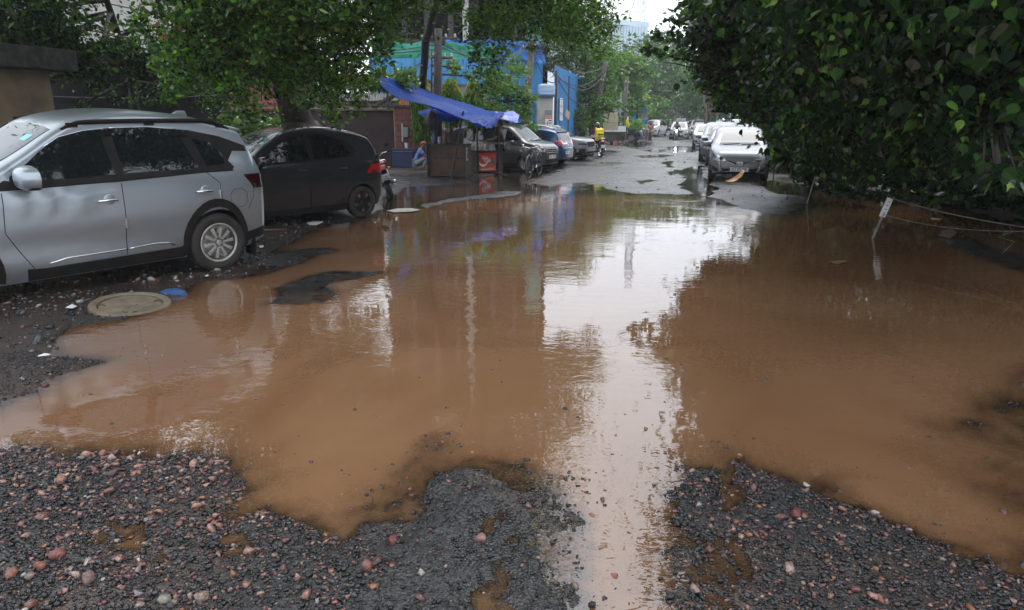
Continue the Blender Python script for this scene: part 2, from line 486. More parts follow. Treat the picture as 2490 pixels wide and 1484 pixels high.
tr = N(t, 'ShaderNodeBsdfTransparent'); tr.inputs['Color'].default_value = (0.93, 0.86, 0.78, 1)
mxa = N(t, 'ShaderNodeMixShader'); t.links.new(am.outputs['Fac'], mxa.inputs[0]); t.links.new(tr.outputs[0], mxa.inputs[1]); t.links.new(dif.outputs[0], mxa.inputs[2])
gl = N(t, 'ShaderNodeBsdfGlossy', Roughness=0.015); gl.inputs['Color'].default_value = (1, 1, 1, 1)
# ripples: a fine chop and a longer swell, stronger in patches
def wnoise(sx, sy, sc, det):
    mp = N(t, 'ShaderNodeMapping'); mp.inputs['Scale'].default_value = (sx, sy, 1); t.links.new(tc.outputs['Object'], mp.inputs['Vector'])
    n = N(t, 'ShaderNodeTexNoise', Scale=sc, Detail=det); n.inputs['Distortion'].default_value = 0.6
    t.links.new(mp.outputs[0], n.inputs['Vector']); return n
n1 = wnoise(0.55, 1.0, 9.0, 2.0); n2 = wnoise(0.7, 1.0, 26.0, 1.0); n3 = wnoise(0.5, 1.0, 1.3, 2.0); pat = wnoise(1, 1, 0.55, 3.0)
pr = N(t, 'ShaderNodeMapRange'); pr.inputs['From Min'].default_value = 0.42; pr.inputs['From Max'].default_value = 0.62; pr.inputs['To Min'].default_value = 0.12; pr.inputs['To Max'].default_value = 1.0
t.links.new(pat.outputs['Fac'], pr.inputs['Value'])
s1 = N(t, 'ShaderNodeMath', operation='MULTIPLY_ADD'); s1.inputs[1].default_value = 0.22; t.links.new(n2.outputs['Fac'], s1.inputs[0]); t.links.new(n1.outputs['Fac'], s1.inputs[2])
s2 = N(t, 'ShaderNodeMath', operation='MULTIPLY'); t.links.new(s1.outputs[0], s2.inputs[0]); t.links.new(pr.outputs[0], s2.inputs[1])
s3 = N(t, 'ShaderNodeMath', operation='MULTIPLY_ADD'); s3.inputs[1].default_value = 1.2; t.links.new(n3.outputs['Fac'], s3.inputs[0]); t.links.new(s2.outputs[0], s3.inputs[2])
bp = N(t, 'ShaderNodeBump', Strength=1.0, Distance=0.0030); t.links.new(s3.outputs[0], bp.inputs['Height'])
t.links.new(bp.outputs[0], gl.inputs['Normal'])
fr = N(t, 'ShaderNodeFresnel', IOR=1.85); t.links.new(bp.outputs[0], fr.inputs['Normal'])
mxb = N(t, 'ShaderNodeMixShader'); t.links.new(fr.outputs[0], mxb.inputs[0]); t.links.new(mxa.outputs[0], mxb.inputs[1]); t.links.new(gl.outputs[0], mxb.inputs[2])
t.links.new(mxb.outputs[0], out.inputs['Surface'])
# puddles up the road hold clear rain water, the flood in front is silt
brown = np.clip(np.clip((8 - WY) / 2, 0, 1) + 1.25 - sdf(WX, WY, _WW[0]) * 2 - np.clip((WY - 11) / 9, 0, 1) * 0.9, 0, 1)
wz = np.zeros(WX.shape)
wmesh = np_mesh('flood_water', np.stack([WX, WY, wz], -1).reshape(-1, 3), wf, mw, smooth=True,
                attrs={'murk': ('POINT', murk.reshape(-1)), 'brown': ('POINT', brown.reshape(-1))})
tag(wmesh, kind='structure')

# ------------------------------------------------------------------ gravel
ICO = None
def icos(sub=1):
    bm = bmesh.new(); bmesh.ops.create_icosphere(bm, subdivisions=sub, radius=1.0)
    v = np.array([x.co[:] for x in bm.verts]); f = np.array([[q.index for q in x.verts] for x in bm.faces]); bm.free(); return v, f
rng = np.random.default_rng(5)
IV, IF = icos(1)
IV2, IF2 = icos(2)
SHAPES = []
for k in range(16):     # crushed stone: the hull of a few random points
    bm = bmesh.new()
    for _ in range(11):
        c = rng.normal(size=3); c /= np.max(np.abs(c)) ** .6 * np.linalg.norm(c) ** .4
        bm.verts.new(c * np.array([1, rng.uniform(.6, .95), rng.uniform(.4, .75)]))
    r_ = bmesh.ops.convex_hull(bm, input=bm.verts)
    bmesh.ops.delete(bm, geom=[v for v in bm.verts if not v.link_faces], context='VERTS')
    bmesh.ops.triangulate(bm, faces=bm.faces); bmesh.ops.recalc_face_normals(bm, faces=bm.faces); bm.verts.index_update()
    SHAPES.append((np.array([v.co[:] for v in bm.verts]), np.array([[v.index for v in f.verts] for f in bm.faces]))); bm.free()
def stones(name, X, Y, Z, size, colr, mat_, sunk=0.25):
    n = len(X); sh = rng.integers(0, len(SHAPES), n)
    VV, FF, CC, b0 = [], [], [], 0
    for q in range(len(SHAPES)):
        k = np.nonzero(sh == q)[0]
        if not len(k): continue
        v, f, c = _stones(SHAPES[q], X[k], Y[k], Z[k], size[k], colr[k], sunk)
        VV.append(v); FF.append(f + b0); CC.append(c); b0 += len(v)
    return np_mesh(name, np.concatenate(VV), np.concatenate(FF), mat_, cols={'tint': ('FACE', np.concatenate(CC))})
def _stones(shape, X, Y, Z, size, colr, sunk):
    IV, IF = shape; n = len(X)
    S = np.repeat(IV[None], n, 0)
    a = rng.uniform(0, 2 * np.pi, n); tl = rng.normal(0, .35, n)
    ca, sa = np.cos(a), np.sin(a); ct, st = np.cos(tl), np.sin(tl)
    x, y, z = S[..., 0], S[..., 1], S[..., 2]
    x, z = x * ct[:, None] - z * st[:, None], x * st[:, None] + z * ct[:, None]
    x, y = x * ca[:, None] - y * sa[:, None], x * sa[:, None] + y * ca[:, None]
    V = np.stack([x, y, z], -1) * size[:, None, None] * 0.5
    V += np.stack([X, Y, Z + size * sunk * .5], -1)[:, None, :]
    nv = len(IV)
    Fc = (IF[None] + (np.arange(n) * nv)[:, None, None]).reshape(-1, 3)
    C = np.repeat(np.concatenate([colr, np.ones((n, 1))], 1), len(IF), axis=0)
    return V.reshape(-1, 3), Fc, C
ms, t, b = nt_new('wet_stone')
at = N(t, 'ShaderNodeAttribute', attribute_name='tint'); nz = N(t, 'ShaderNodeTexNoise', Scale=90.0, Detail=4.0)
tc = N(t, 'ShaderNodeTexCoord'); t.links.new(tc.outputs['Object'], nz.inputs['Vector'])
mm = N(t, 'ShaderNodeMix', data_type='RGBA', blend_type='MULTIPLY'); mm.inputs['Factor'].default_value = 0.8
rp = N(t, 'ShaderNodeValToRGB'); rp.color_ramp.elements[0].position = 0.35; rp.color_ramp.elements[0].color = (.45, .45, .45, 1); rp.color_ramp.elements[1].position = .65; rp.color_ramp.elements[1].color = (1.3, 1.3, 1.3, 1)
t.links.new(nz.outputs['Fac'], rp.inputs['Fac']); t.links.new(at.outputs['Color'], mm.inputs['A']); t.links.new(rp.outputs[0], mm.inputs['B'])
t.links.new(mm.outputs['Result'], b.inputs['Base Color']); b.inputs['Roughness'].default_value = 0.22; b.inputs['Specular IOR Level'].default_value = 0.42
bp = N(t, 'ShaderNodeBump', Strength=0.5, Distance=0.003); t.links.new(nz.outputs['Fac'], bp.inputs['Height']); t.links.new(bp.outputs[0], b.inputs['Normal'])
MAT_STONE = ms
DARKC = np.array([[.010,.010,.011],[.016,.017,.018],[.024,.025,.027],[.045,.047,.05],[.018,.015,.015],[.034,.028,.027]])
REDC = np.array([[.23,.105,.08],[.29,.15,.115],[.15,.060,.056],[.33,.19,.15],[.27,.12,.065],[.14,.06,.06],[.32,.23,.19]])
PALE = np.array([[.45,.42,.38],[.30,.27,.22],[.24,.22,.22]])
def scatter(n, x0, x1, y0, y1, dens):
    """rejection sample in the ground's own coordinates"""
    X = rng.uniform(x0, x1, n); Y = rng.uniform(y0, y1, n)
    k = rng.uniform(0, 1, n) < dens(X, Y)
    return X[k], Y[k]
redzone = Wp([(-700,1100),(0,1080),(150,1090),(470,1110),(600,1190),(640,1260),(760,1310),(860,1330),(900,1400),(820,1480),(700,1700),(-900,1700)])
redz2 = Wp([(1640,1160),(1800,1120),(2010,1180),(2490,1400),(3200,1520),(3200,1750),(1640,1750)])
chipz = Wp([(860,1330),(880,1200),(1000,1080),(1110,1040),(1180,1130),(1060,1200),(960,1330)])
chipz2 = Wp([(1215,1120),(1440,1150),(1450,1500),(1400,1650),(1640,1650),(1680,1500),(1640,1300),(1640,1120),(1760,1060),(1840,1120),(1830,1500),(1640,1700),(1380,1700)])
def mk_gravel():
    def dens_fine(X, Y):
        z, s = ground_h(X, Y)
        return np.clip((z + 0.0045) / 0.005, 0.0, 1)
    # dark chips everywhere on the near banks
    n = 170000
    X, Y = scatter(n, -4.0, 4.5, 2.0, 5.2, dens_fine)
    Z, s = ground_h(X, Y)
    inz = np.minimum(sdf(X, Y, redzone), sdf(X, Y, redz2))
    keepp = rng.uniform(0, 1, len(X)) < np.where(inz < 0.05, 0.75, 0.62)
    X, Y, Z, inz = X[keepp], Y[keepp], Z[keepp], inz[keepp]
    size = np.clip(rng.lognormal(math.log(0.0125), 0.42, len(X)), 0.006, 0.034)
    size = np.where(inz < 0.05, size * 1.2, size * 0.85)
    colr = DARKC[rng.integers(0, len(DARKC), len(X))] * rng.uniform(.6, 1.4, (len(X), 1))
    rd = (rng.uniform(0, 1, len(X)) < np.where(inz < 0.05, 0.16, 0.04))
    colr[rd] = (REDC[rng.integers(0, len(REDC), len(X))] * rng.uniform(.4, .85, (len(X), 1)))[rd]
    tag(stones('gravel', X, Y, Z, size, colr, MAT_STONE), kind='stuff')
    # chips standing out of the shallows beyond the shore
    X = rng.uniform(-4, 4.5, 60000); Y = rng.uniform(2, 5.4, 60000); Z, s = ground_h(X, Y)
    k = (Z < -.006) & (s > -.55) & (rng.uniform(0, 1, len(X)) < .10 * np.clip((fbm(X * 3, Y * 3, 3, 88) - .45) * 8, 0, 1) * np.exp(s / .16))
    k |= (Z < -.006) & (rng.uniform(0, 1, len(X)) < .003)
    k |= (Z < -.004) & (rng.uniform(0, 1, len(X)) < .26 * np.clip(.5 - np.minimum(sdf(X, Y, chipz), sdf(X, Y, chipz2)) / .2, 0, 1) * np.clip((fbm(X * 5, Y * 5, 3, 89) - .42) * 7, 0, 1))
    X, Y = X[k], Y[k]
    size = np.clip(rng.lognormal(math.log(0.017), 0.4, len(X)), 0.008, 0.04)
    colr = DARKC[rng.integers(0, len(DARKC), len(X))] * rng.uniform(.7, 1.4, (len(X), 1))
    rd = rng.uniform(0, 1, len(X)) < .12; colr[rd] = (REDC[rng.integers(0, len(REDC), len(X))] * .8)[rd]
    tag(stones('shallow_chips', X, Y, np.full(len(X), -.004), size, colr, MAT_STONE), kind='stuff')
    X = rng.uniform(-5, 9, 900); Y = rng.uniform(3, 15, 900); Z, s = ground_h(X, Y); k = Z < -.02; X, Y = X[k], Y[k]
    colr = np.array([[.02, .016, .012], [.05, .03, .015], [.10, .07, .03]])[rng.integers(0, 3, len(X))]
    tag(stones('floating_debris', X, Y, np.full(len(X), -.004), rng.uniform(.006, .018, len(X)), colr, MAT_STONE), kind='stuff')
    # the red and pale broken stones
    def dens_red(X, Y):
        z, s = ground_h(X, Y)
        a = sdf(X, Y, redzone); b2 = sdf(X, Y, redz2)
        cl = fbm(X * 2.4, Y * 2.4, 3, 61)
        fr_ = np.clip((cl - 0.44) * 6, 0.10, 1)
        d = np.where(a < 0.1, 0.9 * fr_, np.where(b2 < 0.05, 0.28 * fr_, 0.03))
        return d * np.clip((z + 0.009) / 0.009, 0, 1)
    X, Y = scatter(17000, -4.0, 4.5, 2.0, 5.0, dens_red)
    Z, s = ground_h(X, Y)
    size = np.clip(rng.lognormal(math.log(0.024), 0.50, len(X)), 0.010, 0.070)
    colr = REDC[rng.integers(0, len(REDC), len(X))] * rng.uniform(.45, .95, (len(X), 1))
    pl = rng.uniform(0, 1, len(X)) < 0.05
    colr[pl] = (PALE[rng.integers(0, len(PALE), len(X))] * rng.uniform(.6, 1, (len(X), 1)))[pl]
    tag(stones('broken_stone', X, Y, Z, size, colr, MAT_STONE), kind='stuff')
    # coarse rubble on the left bank beside the silver car, thinner rubble further on
    def dens_bank(X, Y):
        z, s = ground_h(X, Y)
        return np.where(s > -0.1, 1.0, 0.05) * np.clip((z + 0.012) / 0.02, 0, 1) * np.clip(fbm(X * 1.5, Y * 1.5, 3, 62) * 3 - 0.9, 0.1, 1)
    X, Y = scatter(16000, -9.0, -2.2, 4.5, 13, dens_bank)
    Z, s = ground_h(X, Y)
    size = np.clip(rng.lognormal(math.log(0.026), 0.5, len(X)), 0.01, 0.10)
    colr = DARKC[rng.integers(0, len(DARKC), len(X))] * rng.uniform(.8, 2.2, (len(X), 1))
    u = rng.uniform(0, 1, len(X))
    colr[u < .16] = (REDC[rng.integers(0, len(REDC), len(X))] * .55)[u < .16]
    colr[u > .86] = (PALE[rng.integers(0, len(PALE), len(X))] * .6)[u > .86]
    tag(stones('rubble', X, Y, Z, size, colr, MAT_STONE), kind='stuff')
    X, Y = scatter(5000, -5, 9, 13, 60, lambda X, Y: np.clip((ground_h(X, Y)[0]) / 0.02, 0, 1) * np.where(fbm(X * .5, Y * .3, 3, 66) > .5, .9, .12))
    Z, s = ground_h(X, Y)
    size = np.clip(rng.lognormal(math.log(0.03), 0.5, len(X)), 0.012, 0.12)
    colr = DARKC[rng.integers(0, len(DARKC), len(X))] * rng.uniform(.8, 2.0, (len(X), 1))
    tag(stones('road_grit', X, Y, Z, size, colr, MAT_STONE), kind='stuff')
mk_gravel()
# ================================================================== CARS
def interp(pts, x):
    xs = [p[0] for p in pts]; ys = [p[1] for p in pts]
    return float(np.interp(x, xs, ys))
def smooth_curve(pts, n=160, rnd=2):
    """Chaikin-rounded polyline"""
    p = [tuple(q) for q in pts]
    for _ in range(rnd):
        q = [p[0]]
        for a, b in zip(p[:-1], p[1:]):
            q.append((a[0] * .75 + b[0] * .25, a[1] * .75 + b[1] * .25)); q.append((a[0] * .25 + b[0] * .75, a[1] * .25 + b[1] * .75))
        q.append(p[-1]); p = q
    return p
def chaikin_closed(p, rnd=2):
    for _ in range(rnd):
        q = []
        for i in range(len(p)):
            a = p[i]; b = p[(i + 1) % len(p)]
            q.append((a[0] * .75 + b[0] * .25, a[1] * .75 + b[1] * .25)); q.append((a[0] * .25 + b[0] * .75, a[1] * .25 + b[1] * .75))
        p = q
    return p

M_BLACK = pm('black_plastic', (0.009, 0.009, 0.010), (0.018, 0.016, 0.014), 8, 0.6, 0.75, spec=.12)
M_GLASS = pm('car_glass', (0.006, 0.008, 0.009), rough=0.02, spec=0.6, ior=1.52)
M_GLASSW = pm('windscreen_glass', (0.045, 0.055, 0.06), rough=0.03, spec=.5, ior=1.30)
M_CHROME = pm('chrome', (0.7, 0.7, 0.7), rough=0.12, metal=1)
M_TYRE = pm('tyre_rubber', (0.010, 0.010, 0.010), (0.032, 0.025, 0.020), 7, 0.6, 0.9, bump=0.2, bscale=60)
M_RIM = pm('silver_rim', (0.42, 0.41, 0.39), (0.3, 0.28, 0.25), 9, 0.35, 0.5, metal=0.35)
M_RIMD = pm('dark_rim', (0.03, 0.03, 0.033), rough=0.3, metal=0.6)
M_ARCH = pm('wheel_arch_liner', (0.008, 0.008, 0.008), rough=0.9)
M_LAMP = pm('headlamp_lens', (0.60, 0.62, 0.65), (0.05, 0.055, 0.06), 9, 0.12, metal=0.3, coat=1, lo=.45, hi=.55)
M_LAMPD = pm('smoked_lamp', (0.05, 0.055, 0.06), rough=0.06, coat=1)
M_RED = pm('tail_lamp', (0.42, 0.01, 0.012), rough=0.1, coat=1)
M_REDD = pm('dark_tail_lamp', (0.025, 0.003, 0.004), rough=0.08, coat=1)
M_PLATE = pm('number_plate', (0.72, 0.72, 0.70), (0.6, 0.6, 0.58), 20, 0.45)
M_INK = pm('black_ink', (0.01, 0.01, 0.01), rough=0.6)
M_AMBER = pm('amber_lens', (0.7, 0.22, 0.02), rough=0.2, coat=1)
M_SEAM = pm('panel_gap', (0.006, 0.006, 0.007), rough=0.8)
M_WHITEP = pm('white_lamp', (0.8, 0.8, 0.78), rough=0.15, coat=1)
M_STICK = pm('sticker', (0.12, 0.55, 0.50), (0.2, 0.6, 0.6), 30, 0.4)
def paint(name, c, metal=0.55, rough=0.32, dirt=(0.10, 0.085, 0.07)):
    m, t, b = nt_new(name)
    tc = N(t, 'ShaderNodeTexCoord'); n = N(t, 'ShaderNodeTexNoise', Scale=3.2, Detail=7.0)
    t.links.new(tc.outputs['Object'], n.inputs['Vector'])
    sep = N(t, 'ShaderNodeSeparateXYZ'); t.links.new(tc.outputs['Object'], sep.inputs[0])
    mrz = N(t, 'ShaderNodeMapRange'); mrz.inputs['From Min'].default_value = 0.80; mrz.inputs['From Max'].default_value = 0.15
    t.links.new(sep.outputs['Z'], mrz.inputs['Value'])
    mu = N(t, 'ShaderNodeMath', operation='MULTIPLY'); t.links.new(mrz.outputs[0], mu.inputs[0]); t.links.new(n.outputs['Fac'], mu.inputs[1])
    mixc = N(t, 'ShaderNodeMix', data_type='RGBA'); mixc.inputs['A'].default_value = (*c, 1); mixc.inputs['B'].default_value = (*dirt, 1)
    t.links.new(mu.outputs[0], mixc.inputs['Factor']); t.links.new(mixc.outputs['Result'], b.inputs['Base Color'])
    b.inputs['Metallic'].default_value = metal; b.inputs['Roughness'].default_value = rough
    b.inputs['Coat Weight'].default_value = 0.6; b.inputs['Coat Roughness'].default_value = 0.03
    # rain drops
    v = N(t, 'ShaderNodeTexVoronoi', Scale=55.0); t.links.new(tc.outputs['Object'], v.inputs['Vector'])
    mr2 = N(t, 'ShaderNodeMapRange'); mr2.inputs['From Min'].default_value = 0.0; mr2.inputs['From Max'].default_value = 0.18; mr2.inputs['To Min'].default_value = 1; mr2.inputs['To Max'].default_value = 0
    t.links.new(v.outputs['Distance'], mr2.inputs['Value'])
    bp = N(t, 'ShaderNodeBump', Strength=0.10, Distance=0.001); t.links.new(mr2.outputs[0], bp.inputs['Height']); t.links.new(bp.outputs[0], b.inputs['Coat Normal'])
    return m

def text_mesh(txt, size, m, parent, M, extrude=0.0015, shear=0.0, name='lettering', width=None, bold=0.0):
    cu = bpy.data.curves.new('t', 'FONT'); cu.body = txt; cu.size = size; cu.align_x = 'CENTER'; cu.align_y = 'CENTER'
    cu.extrude = extrude; cu.shear = shear; cu.offset = bold; cu.resolution_u = 3
    o = bpy.data.objects.new('t', cu); col.objects.link(o)
    dg = bpy.context.evaluated_depsgraph_get()
    me = bpy.data.meshes.new_from_object(o.evaluated_get(dg))
    bpy.data.objects.remove(o); bpy.data.curves.remove(cu)
    if width:
        xs = [v.co.x for v in me.vertices]; s = width / (max(xs) - min(xs)); me.transform(Matrix.Diagonal((s, 1, 1, 1)))
    me.transform(M); me.materials.clear()
    return link_mesh(name, me, m, parent)

class Car:
    """front = +x, left = +y.  Side outlines are in (x,z); front outlines in (y,z)."""
    def __init__(s, name, L, W, top, zbot=0.22, plan=None, belt=None, tum=0.30, crown=0.10, wheels=(1.3, -1.3), wr=0.32, paintm=None, shape=None,
                 loc=(0, 0, 0), rz=0, label='', cat='car', group=None, scale=1.0, roll=0.0, nx=110, sect=1.0):
        s.root = empty(name, loc, rz, label, cat, group)
        if not hasattr(s, 'xm'): s.xm = None
        s.root.scale = (scale,) * 3
        if roll: s.root.rotation_euler = Euler((roll, 0, rz))
        s.L, s.W, s.wr, s.wx = L, W, wr, wheels
        s.paintm = paintm
        top = smooth_curve(top); s.top = top
        x0, x1 = top[-1][0], top[0][0]
        if top[0][0] > top[-1][0]: top = top[::-1]
        x0, x1 = top[0][0], top[-1][0]
        hw = W / 2
        plan = plan or [(x0, hw * .80), (x0 + .06, hw * .90), (x0 + .25, hw * .965), (x0 + .7, hw), (x1 - 1.1, hw), (x1 - .5, hw * .955), (x1 - .22, hw * .86), (x1 - .07, hw * .72), (x1, hw * .58)]
        plan = smooth_curve(plan, rnd=2)
        belt = belt or [(x0, 0.95), (x1, 0.85)]
        s.hwf = lambda x: interp(plan, x)
        s.beltf = lambda x: interp(belt, x)
        s.topf = lambda x: interp(top, x)
        tt = (1 - np.cos(np.linspace(0, np.pi, nx))) / 2
        xs = x0 + (x1 - x0) * (0.45 * tt + 0.55 * np.linspace(0, 1, nx))
        # more stations where the outline is steep
        verts = []; faces = []
        NS = 13; NT = 12
        for x in xs:
            zt = s.topf(x); w = s.hwf(x); zb = zbot + 0.10 * max(0, (x - (x1 - .55)) / .55) ** 2 + 0.12 * max(0, ((x0 + .5) - x) / .5) ** 2
            bz = min(s.beltf(x), zt - 0.03)
            cr = min(crown, max(0.03, (zt - zb) * 0.22))
            zs = zt - cr
            ring = []
            for k in range(NS + 1):
                z = zb + (zs - zb) * k / NS
                y = w
                # lower body barrel, tucked sill, tumblehome
                if z < bz: 
                    q = (z - zb) / max(bz - zb, .01)
                    y = w * (1 - 0.045 * (1 - q) ** 2.2 - 0.03 * max(0, q - .55) / .45)
                    if z < zb + .12: y -= 0.025 * (1 - (z - zb) / .12)
                else:
                    y = w * (1 - 0.03) - (z - bz) * tum * sect - 0.02 * min(1, (z - bz) / .05) * (1 if zt - bz > .25 else 0)
                if shape: y += shape(x, z)
                ring.append((x, y, z))
            ys = ring[-1][1]
            for k in range(1, NT + 1):
                th = math.pi / 2 * k / NT
                y = ys * max(0.0, math.cos(th)) ** (2 / 4.6)
                z = zs + cr * math.sin(th) ** (2 / 2.3)
                ring.append((x, y if k < NT else 0.0, z))
            full = ring + [(p[0], -p[1], p[2]) for p in ring[-2::-1]]
            verts += full
        m = len(verts) // len(xs)
        for i in range(len(xs) - 1):
            for k in range(m):
                k2 = (k + 1) % m
                faces.append((i * m + k, i * m + k2, (i + 1) * m + k2, (i + 1) * m + k))
        faces.append(tuple(range(m))); faces.append(tuple((len(xs) - 1) * m + k for k in range(m))[::-1])
        me = bpy.data.meshes.new('body'); me.from_pydata(verts, [], faces)
        bm = bmesh.new(); bm.from_mesh(me); bmesh.ops.recalc_face_normals(bm, faces=bm.faces)
        s.bvh = BVHTree.FromBMesh(bm); bm.to_mesh(me); bm.free()
        me.materials.append(paintm); me.materials.append(M_ARCH)
        o = bpy.data.objects.new('body', me); col.objects.link(o)
        mb = MB()
        for wx in wheels:
            for sg in (1, -1):
                mb.lathe([(wr * 1.14, hw - .30), (wr * 1.14, hw + .2)], 40, Matrix.Translation((wx, 0, wr)) @ Matrix.Rotation(R(-90 * sg), 4, 'X'))
        co = mb.build('cut', [M_ARCH, M_ARCH])
        co.data.polygons.foreach_set('material_index', [1] * len(co.data.polygons))
        bo = o.modifiers.new('b', 'BOOLEAN'); bo.operation = 'DIFFERENCE'; bo.object = co; bo.solver = 'EXACT'
        dg = bpy.context.evaluated_depsgraph_get()
        m2 = bpy.data.meshes.new_from_object(o.evaluated_get(dg))
        bpy.data.objects.remove(o); bpy.data.objects.remove(co)
        if len(m2.polygons) < 50: m2 = me
        m2.polygons.foreach_set('use_smooth', [True] * len(m2.polygons)); m2.set_sharp_from_angle(angle=R(38))
        m2.name = 'body'
        s.body = bpy.data.objects.new('body', m2); col.objects.link(s.body); s.body.parent = s.root

    def hit(s, p, d):
        h = s.bvh.ray_cast(Vector(p), Vector(d))
        if h[0] is None: h = s.bvh.find_nearest(Vector(p) + Vector(d) * 3)
        return h[0], h[1]
    def proj(s, view, a, b_):
        """view: 'L','R' side (x,z); 'F','B' front/back (y,z); 'T' top (x,y)"""
        if view in 'LR' and s.xm: a, b_ = float(np.interp(a, *s.xm)), float(np.interp(b_, *s.zm))
        if view == 'L': return s.hit((a, 3, b_), (0, -1, 0))
        if view == 'R': return s.hit((a, -3, b_), (0, 1, 0))
        if view == 'F': return s.hit((6, a, b_), (-1, 0, 0))
        if view == 'B': return s.hit((-6, a, b_), (1, 0, 0))
        if view == 'T': return s.hit((a, b_, 4), (0, 0, -1))
    def drape(s, view, poly, m, name, off=0.004, step=0.05, parent=None, rnd=0, thick=0.012, dome=0.0):
        if rnd: poly = chaikin_closed(poly, rnd)
        pts = []
        for i in range(len(poly)):
            a = Vector(poly[i]); b = Vector(poly[(i + 1) % len(poly)]); n = max(1, int((b - a).length / step))
            for k in range(n): pts.append(a.lerp(b, k / n))
        nb = len(pts)
        P2 = np.array([p[:] for p in pts]); lo = P2.min(0); hi = P2.max(0)
        gx = np.arange(lo[0] + step / 2, hi[0], step); gy = np.arange(lo[1] + step / 2, hi[1], step)
        if len(gx) and len(gy):
            A, B = np.meshgrid(gx, gy); A = A.ravel(); B = B.ravel(); sd = sdf(A, B, P2)
            for a, b in zip(A[sd < -step * .45], B[sd < -step * .45]): pts.append(Vector((a, b)))
        v, e, f, *_ = delaunay_2d_cdt(pts, [], [list(range(nb))], 1, 1e-5)
        bm = bmesh.new(); vv = []; back = {'L': (0, -1, 0), 'R': (0, 1, 0), 'F': (-1, 0, 0), 'B': (1, 0, 0), 'T': (0, 0, -1)}[view]; bk = Vector(back)
        for q in v:
            p, nrm = s.proj(view, q.x, q.y)
            if nrm.dot(bk) > 0: nrm = -nrm
            d = (-bk * .6 + nrm * .4).normalized()
            vv.append(bm.verts.new(p + d * off))
        for g in f:
            try: bm.faces.new([vv[i] for i in g])
            except ValueError: pass
        be = [x for x in bm.edges if x.is_boundary]
        r = bmesh.ops.extrude_edge_only(bm, edges=be)
        for x in r['geom']:
            if isinstance(x, bmesh.types.BMVert): x.co += bk * thick
        bmesh.ops.recalc_face_normals(bm, faces=bm.faces)
        me = bpy.data.meshes.new(name); bm.to_mesh(me); bm.free()
        # make sure the outer face looks outward
        av = sum((Vector(q.normal) * q.area for q in me.polygons), Vector())
        if av.dot(bk) > 0: me.flip_normals()
        me.polygons.foreach_set('use_smooth', [True] * len(me.polygons)); me.set_sharp_from_angle(angle=R(50))
        return link_mesh(name, me, m, parent or s.root)
    def line(s, view, pts, w=0.006, m=None, name='panel_gap', off=0.0015, parent=None, r=None, step=0.05):
        """a thin tube lying on the skin"""
        q = []
        for a, b in zip(pts[:-1], pts[1:]):
            n = max(1, int(math.dist(a, b) / step))
            q += [(a[0] + (b[0] - a[0]) * k / n, a[1] + (b[1] - a[1]) * k / n) for k in range(n)]
        q.append(pts[-1])
        P3 = [s.proj(view, a, b)[0] for a, b in q]
        mb = MB(); mb.tube(P3, r or w / 2, 5)
        return mb.build(name, m or M_SEAM, parent or s.body, smooth=True)
    def wheel(s, wx, sg, style='spoke10', rimm=None, width=0.20, out=0.0):
        R_ = s.wr; rr_ = R_ * .665
        T = Matrix.Translation((wx, sg * (s.W / 2 - width / 2 - 0.018 + out), R_)) @ Matrix.Rotation(R(-90 * sg), 4, 'X')
        h = width / 2
        mb = MB(); mb.lathe([(rr_ * .97, -h), (R_ * .88, -h), (R_ * .965, -h * .86), (R_, -h * .6), (R_ * 1.0, h * .6), (R_ * .965, h * .86), (R_ * .90, h * .98), (R_ * .80, h * 1.02), (rr_ * 1.03, h * .93), (rr_ * .97, h * .80)], 48, T)
        w = mb.build('wheel', M_TYRE, s.root, smooth=True, angle=R(60))
        rimm = rimm or M_RIM
        mb = MB(); mb.lathe([(rr_ * .98, h * .80), (rr_, h * .92), (rr_ * .95, h * .95), (rr_ * .90, h * .84), (rr_ * .88, h * .3), (rr_ * .88, -h * .5)], 48, T)
        n = {'spoke10': 10, 'five': 5, 'multi': 9, 'six': 6}[style]
        for k in range(n):
            a = 2 * math.pi * k / n + .1
            if style == 'spoke10': ws = ((.10, .22), (.16, .09), (.9, .13)); 
            if style == 'five': ws = ((.12, .30), (.5, .22), (.92, .40))
            elif style == 'multi': ws = ((.12, .14), (.5, .10), (.92, .17))
            elif style == 'six': ws = ((.12, .26), (.5, .16), (.92, .30))
            else: ws = ((.14, .07), (.45, .075), (.62, .10), (.93, .15))
            vs = []; fs = []
            for q, (ra, wd) in enumerate(ws):
                zf = h * (.74 + .10 * math.sin(ra * 3)); zb_ = zf - h * .28
                c, sn = math.cos(a), math.sin(a)
                for (yy, zz) in ((-wd, zb_), (-wd * .75, zf), (wd * .75, zf), (wd, zb_)):
                    x_, y_ = ra * rr_, yy * rr_
                    vs.append(T @ Vector((x_ * c - y_ * sn, x_ * sn + y_ * c, zz)))
            for q in range(len(ws) - 1):
                for j in range(3): fs.append((q * 4 + j, q * 4 + j + 1, q * 4 + j + 5, q * 4 + j + 4))
            mb.add(vs, fs)
        mb.lathe([(0.001, h * .90), (rr_ * .10, h * .89), (rr_ * .13, h * .80), (rr_ * .30, h * .74), (rr_ * .32, h * .5)], 24, T)
        if style == 'spoke10':
            for k in range(5):
                a = 2 * math.pi * k / 5 + .42
                mb.lathe([(0.001, h * .82), (rr_ * .05, h * .82), (rr_ * .055, h * .7)], 8, T @ Matrix.Translation((rr_ * .25 * math.cos(a), rr_ * .25 * math.sin(a), 0)))
        mb.build('rim', rimm, w, smooth=True, angle=R(35))
